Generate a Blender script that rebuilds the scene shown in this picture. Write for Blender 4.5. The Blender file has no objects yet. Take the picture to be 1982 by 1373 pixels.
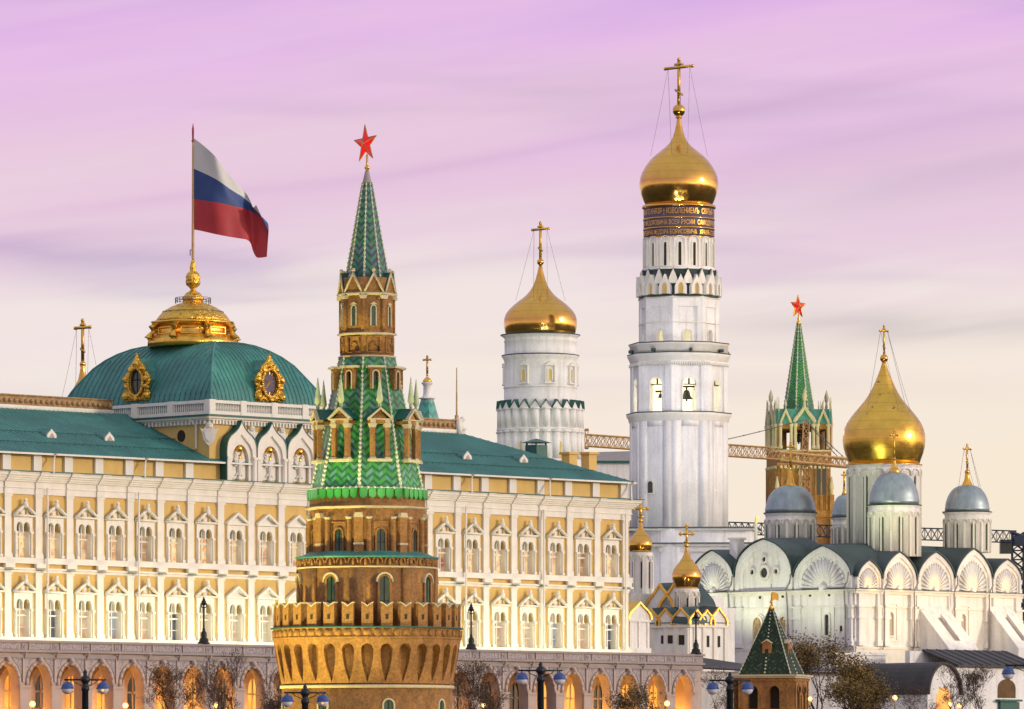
import bpy, bmesh, math, random
from mathutils import Vector, Matrix
R = math.radians
PI = math.pi
scene = bpy.context.scene
COL = scene.collection
random.seed(7)

# ------------------------------------------------------------------ camera
F = 11700.0            # focal length in photo pixels
CX, HY, ZC = 991.0, 1505.0, 12.0   # principal column, horizon row, eye height
cam_d = bpy.data.cameras.new('camera')
cam = bpy.data.objects.new('camera', cam_d)
COL.objects.link(cam)
cam.location = (0, 0, ZC)
cam.rotation_euler = (R(90), 0, 0)
cam_d.sensor_width = 36.0
cam_d.lens = 36.0 * F / 1982.0
cam_d.shift_y = (HY - 686.5) / 1982.0
cam_d.clip_start = 1.0
cam_d.clip_end = 20000.0
scene.camera = cam
scene.view_settings.view_transform = 'Standard'
scene.view_settings.look = 'None'
scene.view_settings.gamma = 1.0
scene.view_settings.exposure = 0.0
scene.render.film_transparent = False

# ------------------------------------------------------------------ sky
SUN_AZ = R(72)     # measured from -Y (behind the viewer) towards +X
SUN_EL = R(11)
SUN_DIR = Vector((math.sin(SUN_AZ) * math.cos(SUN_EL), -math.cos(SUN_AZ) * math.cos(SUN_EL), math.sin(SUN_EL)))
world = bpy.data.worlds.new('World')
scene.world = world
world.use_nodes = True
nt = world.node_tree
nt.nodes.clear()


def lin(r, g, b):
    def f(c):
        c /= 255.0
        return c / 12.92 if c <= 0.04045 else ((c + 0.055) / 1.055) ** 2.4
    return (f(r), f(g), f(b), 1.0)


def nd(tree, kind, **kw):
    n = tree.nodes.new(kind)
    for k, v in kw.items():
        setattr(n, k, v)
    return n


def math_node(tree, op, a, b=None, clamp=False):
    n = tree.nodes.new('ShaderNodeMath')
    n.operation = op
    n.use_clamp = clamp
    for i, s in enumerate((a, b)):
        if s is None:
            continue
        if isinstance(s, (int, float)):
            n.inputs[i].default_value = s
        else:
            tree.links.new(s, n.inputs[i])
    return n.outputs[0]


def mix_col(tree, fac, a, b, blend='MIX'):
    n = tree.nodes.new('ShaderNodeMix')
    n.data_type = 'RGBA'
    n.blend_type = blend
    for idx, s in ((0, fac), (6, a), (7, b)):
        if isinstance(s, (int, float)):
            n.inputs[idx].default_value = s
        elif isinstance(s, (tuple, list)):
            n.inputs[idx].default_value = s
        else:
            tree.links.new(s, n.inputs[idx])
    return n.outputs[2]


def ramp(tree, fac, stops, interp='LINEAR'):
    n = tree.nodes.new('ShaderNodeValToRGB')
    cr = n.color_ramp
    cr.interpolation = interp
    while len(cr.elements) > 1:
        cr.elements.remove(cr.elements[-1])
    cr.elements[0].position = stops[0][0]
    cr.elements[0].color = stops[0][1]
    for p, c in stops[1:]:
        e = cr.elements.new(p)
        e.color = c
    tree.links.new(fac, n.inputs[0])
    return n.outputs[0]


def build_sky():
    tc = nd(nt, 'ShaderNodeTexCoord')
    sep = nd(nt, 'ShaderNodeSeparateXYZ')
    nt.links.new(tc.outputs['Generated'], sep.inputs[0])
    X, Y, Z = sep.outputs
    # layered cloud streaks: slow noise stretched along the horizon, tilted a little
    tilt = math_node(nt, 'ADD', Z, math_node(nt, 'MULTIPLY', X, -0.16))
    def streak(sx, sz, seed, detail, zz):
        cmb = nd(nt, 'ShaderNodeCombineXYZ')
        nt.links.new(math_node(nt, 'MULTIPLY', X, sx), cmb.inputs[0])
        nt.links.new(math_node(nt, 'MULTIPLY', zz, sz), cmb.inputs[2])
        nt.links.new(math_node(nt, 'ADD', math_node(nt, 'MULTIPLY', Y, 3.0), seed), cmb.inputs[1])
        n = nd(nt, 'ShaderNodeTexNoise')
        n.inputs['Scale'].default_value = 1.0
        n.inputs['Detail'].default_value = detail
        n.inputs['Roughness'].default_value = 0.5
        nt.links.new(cmb.outputs[0], n.inputs['Vector'])
        return n.outputs['Fac']
    s1 = streak(9, 75, 4.2, 4, tilt)
    s2 = streak(14, 170, 11.7, 5, tilt)
    s3 = streak(6, 60, 21.3, 3, Z)
    # the streaks also bend the colour bands up and down
    zj = math_node(nt, 'ADD', Z, math_node(nt, 'MULTIPLY', math_node(nt, 'SUBTRACT', s1, 0.5), 0.045))
    zj = math_node(nt, 'ADD', zj, math_node(nt, 'MULTIPLY', math_node(nt, 'SUBTRACT', s2, 0.5), 0.012))
    fac = math_node(nt, 'DIVIDE', zj, 0.16, clamp=True)
    low = ramp(nt, fac, [(0.0, lin(243, 226, 206)), (0.24, lin(247, 234, 219)), (0.36, lin(246, 234, 224)), (0.46, lin(241, 228, 226)),
                         (0.55, lin(233, 210, 223)), (0.64, lin(231, 198, 222)), (0.76, lin(230, 190, 230)), (0.86, lin(214, 172, 230)),
                         (1.0, lin(190, 152, 220))])
    # darker violet bands
    m = ramp(nt, s3, [(0.0, (0, 0, 0, 1)), (0.53, (0, 0, 0, 1)), (0.68, (1, 1, 1, 1)), (1.0, (1, 1, 1, 1))], 'EASE')
    mz = ramp(nt, math_node(nt, 'DIVIDE', Z, 0.16, clamp=True), [(0.0, (0, 0, 0, 1)), (0.38, (.1, .1, .1, 1)), (0.5, (1, 1, 1, 1)), (0.8, (.7, .7, .7, 1)), (1.0, (.2, .2, .2, 1))])
    low = mix_col(nt, math_node(nt, 'MULTIPLY', math_node(nt, 'MULTIPLY', m, mz), 0.55), low, lin(190, 168, 200))
    m2 = ramp(nt, s2, [(0.0, (0, 0, 0, 1)), (0.5, (0, 0, 0, 1)), (0.75, (1, 1, 1, 1)), (1.0, (1, 1, 1, 1))])
    low = mix_col(nt, math_node(nt, 'MULTIPLY', m2, 0.22), low, lin(246, 222, 232))
    # named cloud bars: (height, slope, thickness, azimuth centre, half length, strength, colour)
    wob = math_node(nt, 'MULTIPLY', math_node(nt, 'SUBTRACT', s1, 0.5), 0.016)
    for z0, sl, th, xc, xl, k, colr in ((.0852, .01, .0022, -.075, .045, .62, (186, 166, 202)), (.0815, .0, .0016, -.052, .022, .40, (196, 180, 206)), (.0757, .01, .0026, .075, .042, .62, (194, 184, 192)),
                                        (.1011, .214, .0018, .045, .05, .34, (206, 168, 210)), (.0901, .218, .0024, .068, .04, .46, (200, 172, 206)), (.0870, .16, .0040, .078, .03, .45, (198, 178, 202)),
                                        (.1004, .12, .0016, -.03, .05, .32, (208, 172, 210)), (.0945, .10, .0015, -.07, .03, .30, (208, 174, 208)), (.0880, .06, .0014, -.005, .03, .22, (206, 182, 206)), (.0720, .0, .0012, .02, .04, .22, (216, 202, 208)), (.0640, .01, .0016, .04, .05, .18, (222, 206, 204))):
        dz = math_node(nt, 'SUBTRACT', math_node(nt, 'SUBTRACT', Z, math_node(nt, 'ADD', math_node(nt, 'MULTIPLY', X, sl), z0)), wob)
        gz_ = math_node(nt, 'POWER', 2.718, math_node(nt, 'MULTIPLY', math_node(nt, 'POWER', math_node(nt, 'ABSOLUTE', math_node(nt, 'DIVIDE', dz, th)), 1.6), -1.0))
        gx = math_node(nt, 'POWER', 2.718, math_node(nt, 'MULTIPLY', math_node(nt, 'POWER', math_node(nt, 'ABSOLUTE', math_node(nt, 'DIVIDE', math_node(nt, 'SUBTRACT', X, xc), xl)), 2.4), -1.0))
        front_only = math_node(nt, 'GREATER_THAN', Y, 0.0)
        low = mix_col(nt, math_node(nt, 'MULTIPLY', math_node(nt, 'MULTIPLY', math_node(nt, 'MULTIPLY', gz_, gx), front_only), math_node(nt, 'MULTIPLY', math_node(nt, 'ADD', s2, .55), k * .95)), low, lin(*colr))
    # the low sky warms towards the sunset side
    warm = math_node(nt, 'MULTIPLY', math_node(nt, 'MULTIPLY', math_node(nt, 'ADD', math_node(nt, 'MULTIPLY', X, 7.0), 0.35, clamp=True), math_node(nt, 'SUBTRACT', 1.0, math_node(nt, 'DIVIDE', Z, 0.085), clamp=True)), 1.3, clamp=True)
    low = mix_col(nt, warm, low, lin(249, 232, 203))
    # sky above the frame: dusk blue-violet towards the zenith
    up = math_node(nt, 'DIVIDE', math_node(nt, 'SUBTRACT', Z, 0.13), 0.75, clamp=True)
    sky = mix_col(nt, math_node(nt, 'POWER', up, 0.32), low, lin(208, 210, 216))
    # Nishita dusk sky mixed in faintly
    sk = nd(nt, 'ShaderNodeTexSky', sky_type='NISHITA', sun_disc=False)
    sk.sun_elevation = SUN_EL
    sk.sun_rotation = math.atan2(SUN_DIR.x, SUN_DIR.y)
    sky = mix_col(nt, 1.0, sky, mix_col(nt, 1.0, sk.outputs[0], (0.022, 0.022, 0.022, 1), 'MULTIPLY'), 'ADD') if False else sky
    # sunset side: broad warm glow behind the viewer's right shoulder
    dot = math_node(nt, 'ADD', math_node(nt, 'MULTIPLY', X, SUN_DIR.x), math_node(nt, 'MULTIPLY', Y, SUN_DIR.y))
    az = math_node(nt, 'POWER', math_node(nt, 'MAXIMUM', dot, 0.0), 3.0)
    elv = math_node(nt, 'POWER', 2.718, math_node(nt, 'MULTIPLY', math_node(nt, 'ABSOLUTE', Z), -4.0))
    glow = math_node(nt, 'MULTIPLY', az, elv)
    gl = mix_col(nt, 1.0, glow_rgb(glow), (3.6, 2.7, 2.0, 1), 'MULTIPLY')
    sky = mix_col(nt, 1.0, sky, gl, 'ADD')
    bg = nd(nt, 'ShaderNodeBackground')
    nt.links.new(sky, bg.inputs[0])
    bg.inputs[1].default_value = 1.0
    # the Nishita dusk sky adds its own faint light
    bg2 = nd(nt, 'ShaderNodeBackground')
    nt.links.new(sk.outputs[0], bg2.inputs[0])
    bg2.inputs[1].default_value = 0.0
    add = nd(nt, 'ShaderNodeAddShader')
    nt.links.new(bg.outputs[0], add.inputs[0])
    nt.links.new(bg2.outputs[0], add.inputs[1])
    out = nd(nt, 'ShaderNodeOutputWorld')
    nt.links.new(bg.outputs[0], out.inputs[0])


def glow_rgb(fac):
    return ramp(nt, fac, [(0.0, (0, 0, 0, 1)), (1.0, (1, 1, 1, 1))])


build_sky()

# ------------------------------------------------------------------ sun (low, warm, from the right)
sun_d = bpy.data.lights.new('sun', 'SUN')
sun_d.energy = 1.5
sun_d.angle = R(4)
sun_d.color = (1.0, 0.87, 0.69)
sun = bpy.data.objects.new('sun', sun_d)
COL.objects.link(sun)
sun.rotation_euler = (-SUN_DIR).to_track_quat('-Z', 'Y').to_euler()


def lamp(name, kind, loc, energy, color, target=None, size=0.5, size_y=None, spot=60, blend=0.6):
    d = bpy.data.lights.new(name, kind)
    d.energy = energy
    d.color = color
    if kind == 'SPOT':
        d.spot_size = R(spot)
        d.spot_blend = blend
        d.shadow_soft_size = size
    elif kind == 'POINT':
        d.shadow_soft_size = size
    elif kind == 'AREA':
        d.shape = 'RECTANGLE'
        d.size = size
        d.size_y = size_y or size
    o = bpy.data.objects.new(name, d)
    COL.objects.link(o)
    o.location = loc
    if target is not None:
        o.rotation_euler = (Vector(target) - Vector(loc)).to_track_quat('-Z', 'Y').to_euler()
    return o


# ------------------------------------------------------------------ placement helpers
def at(px, py, Y):
    """point of the place seen at photo pixel (px, py), Y metres away"""
    return Vector(((px - CX) * Y / F, Y, ZC + (HY - py) * Y / F))


GROUND = [(-400, 2), (150, 2), (190, 9), (300, 9), (335, 4), (420, 1), (480, 2), (540, 10), (575, 15), (690, 16), (740, 18), (790, 19), (1400, 19), (2500, 2), (9000, 2)]


def gz(y):
    for (a, za), (b, zb) in zip(GROUND, GROUND[1:]):
        if y <= b:
            return za + (zb - za) * (y - a) / (b - a)
    return GROUND[-1][1]


# ------------------------------------------------------------------ floodlights of the buildings (their beams are seen on the walls), plus lamps added on the bell tower
FS = Vector((0.7096, 0.7046, 0.0))     # direction of the palace front
FN = Vector((0.7046, -0.7096, 0.0))    # outward from it
WHITE, YEL, GRN, WARM = (1.0, 0.92, 0.55), (1.0, 0.80, 0.18), (0.80, 1.0, 0.62), (1.0, 0.80, 0.45)


def flood_rows():
    for px0, px1, n, E in ((-40, 1225, 8, 400),):
        for i in range(n):
            px = px0 + (px1 - px0) * (i + .5) / n
            Y = 600 + 63 * (px - 5) / 1213
            p = at(px, 1237, Y) + FN * 5.2
            p.z = 25.4
            o = lamp('facade_floodlight', 'AREA', p, E, WHITE, p - FN * 5.0 + Vector((0, 0, 6.0)), 11.0, .3)
            o.rotation_euler = Matrix((FS, (o.matrix_basis.to_3x3() @ Vector((0, 0, 1))).cross(FS), o.matrix_basis.to_3x3() @ Vector((0, 0, 1)))).transposed().to_euler()
    # near tower: yellow beams from the ground left and front, greenish ones from its ledges
    c = at(710, HY, 450)
    lamp('tower_floodlight', 'SPOT', (c.x - 30, 438, 6), 85000, YEL, (c.x, 450, 33), .6, spot=50)
    lamp('tower_floodlight', 'SPOT', (c.x + 10, 424, 4), 11000, YEL, (c.x, 450, 28), .6, spot=60)
    lamp('tower_floodlight', 'SPOT', (c.x - 9, 424, 4), 40000, (1.0, .92, .36), (c.x, 450, 44), .6, spot=45)
    # white cathedral: warm beams along its right front, pale green ones on the left front
    for px in (1684, 1737, 1808, 1879, 1944):
        Y = 800 + 24 * (px - 1655) / 320
        p = at(px, 1143, Y) + FN * 1.5
        lamp('gable_floodlight', 'SPOT', p, 150, (1.0, .58, .14), at(px, 1095, Y) - FN * .5, .2, spot=150, blend=1.0)
        p = at(px, 1200, Y) + FN * 9
        lamp('wall_floodlight', 'SPOT', p, 1000, (1.0, .70, .26), at(px, 1180, Y), .4, spot=120, blend=1.0)
    for px in (1384, 1484, 1594):
        Y = 800 + 24 * (1655 - px) / 300
        p = at(px, 1215, Y) + Vector((-.707, -.707, 0)) * 9
        lamp('gable_floodlight', 'SPOT', p, 2300, (.97, 1.0, .66), at(px, 1085, Y), .3, spot=130, blend=1.0)
    # domes, drums and the far towers, with added lamps for the bell tower
    for px, py, Y, dx, dy, E, colr, tpx, tpy, sp in (
            (1530, 1062, 790, -5, -5, 2600, GRN, 1530, 985, 80), (1690, 1060, 800, -4, -8, 7000, (.9, 1.0, .5), 1700, 880, 70),
            (1740, 1075, 800, 3, -7, 2200, WARM, 1735, 985, 80), (1880, 1066, 812, 2, -7, 1800, (1.0, .9, .6), 1872, 1000, 80),
            (1010, 905, 900, -6, -6, 7000, (.82, 1.0, .55), 1030, 800, 80), (1046, 845, 908, 2, -2, 1500, (1.0, .9, .6), 1046, 640, 70),
            (1500, 1040, 1125, -8, -6, 17000, (.85, 1.0, .36), 1540, 860, 80), (1545, 900, 1130, 3, -6, 9000, (.8, 1.0, .42), 1545, 740, 60),
            (1590, 1050, 1130, 6, -6, 11000, YEL, 1570, 920, 80),
            (1275, 668, 872, -2, -2, 1500, WARM, 1300, 560, 80), (1360, 668, 875, 2, -2, 2600, (1.0, .75, .35), 1350, 440, 70),  # added spots, for glints on the bell tower's gilded dome
            (1320, 575, 885, 0, -3, 2000, WARM, 1318, 390, 80), (1300, 800, 872, 0, -3, 2600, (.85, .92, 1.0), 1314, 740, 90),  # another added dome glint, then added cool fill on the bell tier
            (1275, 1030, 868, -6, -14, 14000, (.86, .93, 1.0), 1290, 900, 90), (1360, 1030, 868, 5, -14, 9000, (1.0, .95, .88), 1360, 900, 90), (1290, 700, 868, -6, -16, 9000, (.95, .95, 1.0), 1310, 600, 80),  # added fill that brightens the white walls of the bell tower
            (1470, 1350, 545, -4, -8, 2600, (1.0, .62, .2), 1490, 1330, 90),
            (1285, 1205, 708, -2, -6, 1500, WARM, 1300, 1130, 90), (1370, 1262, 708, 4, -6, 1500, WARM, 1375, 1215, 95),
            (1232, 1262, 690, 0, -3, 420, WARM, 1236, 1200, 90), (430, 668, 620, 5, -4, 1500, (1.0, .8, .4), 400, 640, 90)):
        p = at(px, py, Y) + Vector((dx, dy, 0))
        lamp('flood_and_fill_light', 'SPOT', p, E, colr, at(tpx, tpy, Y + 12), .35, spot=sp, blend=1.0)
    # ledges of the near tower
    for ph in (-75, -30, 15, 60):
        a = R(ph)
        p = Vector((c.x + 5.15 * math.sin(a) + .0, 450 - 5.15 * math.cos(a), 32.3))
        lamp('ledge_floodlight', 'SPOT', p + Vector((math.sin(a), -math.cos(a), 0)) * 1.6, 330, (.95, 1.0, .5), (c.x + 3.2 * math.sin(a), 450 - 3.2 * math.cos(a), 37.5), .2, spot=110)


flood_rows()

# ------------------------------------------------------------------ mesh builder
class MB:
    def __init__(self):
        self.v, self.f, self.mi, self.uv = [], [], [], []
        self.M = Matrix.Identity(4)
        self.warp = None

    def add(self, verts, faces, mi=0, uvs=None):
        n = len(self.v)
        for p in verts:
            p = Vector(p)
            if self.warp:
                p = Vector(self.warp(p))
            self.v.append(self.M @ p)
        for i, fc in enumerate(faces):
            self.f.append([n + k for k in fc])
            self.mi.append(mi)
            self.uv.append(uvs[i] if uvs else None)
        return self

    def box(self, x0, x1, y0, y1, z0, z1, mi=0):
        v = [(x0, y0, z0), (x1, y0, z0), (x1, y1, z0), (x0, y1, z0), (x0, y0, z1), (x1, y0, z1), (x1, y1, z1), (x0, y1, z1)]
        return self.add(v, [(0, 3, 2, 1), (4, 5, 6, 7), (0, 1, 5, 4), (1, 2, 6, 5), (2, 3, 7, 6), (3, 0, 4, 7)], mi)

    def prism(self, poly, y0, y1, mi=0, back=True):
        """polygon in the xz plane (anticlockwise seen from -y) pushed from y0 back to y1"""
        n = len(poly)
        v = [(x, y0, z) for x, z in poly] + [(x, y1, z) for x, z in poly]
        f = [list(range(n))]
        if back:
            f.append(list(range(2 * n - 1, n - 1, -1)))
        for i in range(n):
            j = (i + 1) % n
            f.append((i, n + i, n + j, j))
        return self.add(v, f, mi)

    def plan(self, poly, z0, z1, mi=0):
        """polygon in plan pushed up from z0 to z1"""
        n = len(poly)
        v = [(x, y, z0) for x, y in poly] + [(x, y, z1) for x, y in poly]
        f = [list(range(n - 1, -1, -1)), list(range(n, 2 * n))]
        for i in range(n):
            j = (i + 1) % n
            f.append((i, j, n + j, n + i))
        return self.add(v, f, mi)

    def lathe(self, prof, n=32, off=0.0, mi=0, cx=0.0, cy=0.0, a0=0.0, a1=2 * PI, caps=True, uvw=None):
        """prof = [(r, z)] upwards; vertex angle phi measured so that phi=0 faces -y"""
        closed = abs(a1 - a0 - 2 * PI) < 1e-6
        m = n if closed else n + 1
        v = []
        for r, z in prof:
            for i in range(m):
                a = off + a0 + (a1 - a0) * i / n
                v.append((cx + r * math.sin(a), cy - r * math.cos(a), z))
        f, uvs = [], []
        s = 0.0
        for k in range(len(prof) - 1):
            ds = math.hypot(prof[k + 1][0] - prof[k][0], prof[k + 1][1] - prof[k][1])
            w0, w1 = prof[k][0] * 2 * math.sin((a1 - a0) / n / 2), prof[k + 1][0] * 2 * math.sin((a1 - a0) / n / 2)
            for i in range(n):
                j = (i + 1) % m
                f.append((k * m + i, k * m + j, (k + 1) * m + j, (k + 1) * m + i))
                uvs.append([(-w0 / 2, s), (w0 / 2, s), (w1 / 2, s + ds), (-w1 / 2, s + ds)])
            s += ds
        if caps and closed:
            if prof[0][0] > 1e-4:
                f.append(list(range(m - 1, -1, -1)))
                uvs.append(None)
            if prof[-1][0] > 1e-4:
                b = (len(prof) - 1) * m
                f.append(list(range(b, b + m)))
                uvs.append(None)
        return self.add(v, f, mi, uvs)

    def tube(self, pts, radii, n=6, mi=0):
        pts = [Vector(p) for p in pts]
        if isinstance(radii, (int, float)):
            radii = [radii] * len(pts)
        v, f = [], []
        for i, p in enumerate(pts):
            d = (pts[min(i + 1, len(pts) - 1)] - pts[max(i - 1, 0)])
            if d.length < 1e-9:
                d = Vector((0, 0, 1))
            d.normalize()
            a = d.orthogonal().normalized() if abs(d.z) > 0.95 else d.cross(Vector((0, 0, 1))).normalized()
            b = d.cross(a)
            for k in range(n):
                t = 2 * PI * k / n
                v.append(p + (a * math.cos(t) + b * math.sin(t)) * radii[i])
        for i in range(len(pts) - 1):
            for k in range(n):
                l = (k + 1) % n
                f.append((i * n + k, i * n + l, (i + 1) * n + l, (i + 1) * n + k))
        f.append(list(range(n - 1, -1, -1)))
        b0 = (len(pts) - 1) * n
        f.append(list(range(b0, b0 + n)))
        return self.add(v, f, mi)

    def ball(self, c, r, n=12, m=8, sz=1.0, mi=0):
        prof = [(r * math.sin(PI * k / m), -r * sz * math.cos(PI * k / m)) for k in range(m + 1)]
        prof[0] = (1e-5, prof[0][1])
        prof[-1] = (1e-5, prof[-1][1])
        keep = self.M.copy()
        self.M = self.M @ Matrix.Translation(Vector(c))
        self.lathe(prof, n, mi=mi, caps=False)
        self.M = keep
        return self

    def face_frame(self, phi, a, cx=0.0, cy=0.0, z=0.0):
        """work on the wall whose outward direction is phi, a metres from the axis: x along it, y inwards"""
        self.M = Matrix.Translation((cx, cy, z)) @ Matrix.Rotation(phi, 4, 'Z') @ Matrix.Translation((0, -a, 0))
        return self

    def free(self):
        self.M = Matrix.Identity(4)
        self.warp = None
        return self

    def build(self, name, mats, parent=None, sharp=0.55, smooth=True):
        me = bpy.data.meshes.new(name)
        bm = bmesh.new()
        vs = [bm.verts.new(p) for p in self.v]
        uvl = bm.loops.layers.uv.new('UVMap') if any(u for u in self.uv) else None
        for fc, mi, uv in zip(self.f, self.mi, self.uv):
            ids = []
            for k in fc:
                if k not in ids:
                    ids.append(k)
            if len(ids) < 3:
                continue
            try:
                g = bm.faces.new([vs[k] for k in ids])
            except ValueError:
                continue
            g.material_index = mi
            g.smooth = smooth
            if uv and uvl:
                for l, c in zip(g.loops, uv):
                    l[uvl].uv = c
        bmesh.ops.remove_doubles(bm, verts=bm.verts, dist=1e-5) if not uvl else None
        if smooth:
            for e in bm.edges:
                if len(e.link_faces) != 2 or e.calc_face_angle(0.0) > sharp:
                    e.smooth = False
        bm.to_mesh(me)
        bm.free()
        for m in (mats if isinstance(mats, (list, tuple)) else [mats]):
            me.materials.append(m)
        o = bpy.data.objects.new(name, me)
        COL.objects.link(o)
        if parent is not None:
            o.parent = parent
        return o


def tag(o, label=None, cat=None, group=None, kind=None):
    if label:
        o['label'] = label
    if cat:
        o['category'] = cat
    if group:
        o['group'] = group
    if kind:
        o['kind'] = kind
    return o


def thing(name, label, cat, loc=(0, 0, 0), rotz=0.0, group=None):
    o = bpy.data.objects.new(name, None)
    COL.objects.link(o)
    o.empty_display_size = 1.0
    o.location = loc
    o.rotation_euler = (0, 0, rotz)
    return tag(o, label, cat, group)


def twin(o, parent=None, loc=None, rotz=None, deep=True):
    """copy of an object with copies of its children, sharing meshes"""
    c = o.copy()
    COL.objects.link(c)
    c.parent = parent
    if loc is not None:
        c.location = loc
    if rotz is not None:
        c.rotation_euler = (0, 0, rotz)
    if deep:
        for ch in KIDS.get(o.name, []):
            twin(ch, c)
    KIDS.setdefault(c.name, [])
    if parent is not None:
        KIDS.setdefault(parent.name, []).append(c)
    return c


KIDS = {}
_build = MB.build


def _build_reg(self, name, mats, parent=None, sharp=0.55, smooth=True):
    o = _build(self, name, mats, parent, sharp, smooth)
    if parent is not None:
        KIDS.setdefault(parent.name, []).append(o)
    return o


MB.build = _build_reg


def arc(cx, cz, rx, rz, a0, a1, n=10):
    return [(cx + rx * math.cos(a0 + (a1 - a0) * i / n), cz + rz * math.sin(a0 + (a1 - a0) * i / n)) for i in range(n + 1)]


def arch_poly(cx, z0, zs, w, rz=None, n=10):
    """arched opening outline: feet at z0, spring at zs, half width w"""
    return [(cx - w, z0), (cx + w, z0)] + arc(cx, zs, w, rz or w, 0, PI, n)


def bez(p0, p1, p2, p3, n=8):
    out = []
    for i in range(n + 1):
        t = i / n
        s = 1 - t
        out.append(tuple(s ** 3 * a + 3 * s * s * t * b + 3 * s * t * t * c + t ** 3 * d for a, b, c, d in zip(p0, p1, p2, p3)))
    return out


def ogee(w, hs, h, belly=0.5, nip=0.12, n=9):
    """keel-arch outline from (-w,0) up over (0,h) to (w,0), anticlockwise seen from the front"""
    right = bez((w, hs), (w, hs + belly * (h - hs)), (nip * w + 0.22 * w, hs + 0.55 * (h - hs)), (0, h), n)
    left = [(-x, z) for x, z in reversed(right[:-1])]
    return [(-w, 0), (w, 0)] + right + left


def notch_wall(mb, x0, x1, z0, z1, cx, w, zs, y0, y1, rz=None, mi=0, n=10):
    """wall panel with one arched opening that reaches down to z0"""
    poly = [(x0, z0), (cx - w, z0)] + list(reversed(arc(cx, zs, w, rz or w, 0, PI, n))) + [(cx + w, z0), (x1, z0), (x1, z1), (x0, z1)]
    return mb.prism(poly, y0, y1, mi)


def ring_arch(mb, cx, z0, zs, w, t, y0, y1, rz=None, mi=0, n=10):
    """arched moulding of width t round an opening"""
    rz = rz or w
    inner = [(cx + w, z0)] + arc(cx, zs, w, rz, 0, PI, n) + [(cx - w, z0)]
    outer = [(cx + w + t, z0)] + arc(cx, zs, w + t, rz + t, 0, PI, n) + [(cx - w - t, z0)]
    k = len(inner)
    for i in range(k - 1):
        mb.prism([inner[i], outer[i], outer[i + 1], inner[i + 1]], y0, y1, mi)
    return mb


def band_strip(mb, inner, outer, y0, y1, mi=0):
    for i in range(len(inner) - 1):
        mb.prism([inner[i], outer[i], outer[i + 1], inner[i + 1]], y0, y1, mi)
    return mb


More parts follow.
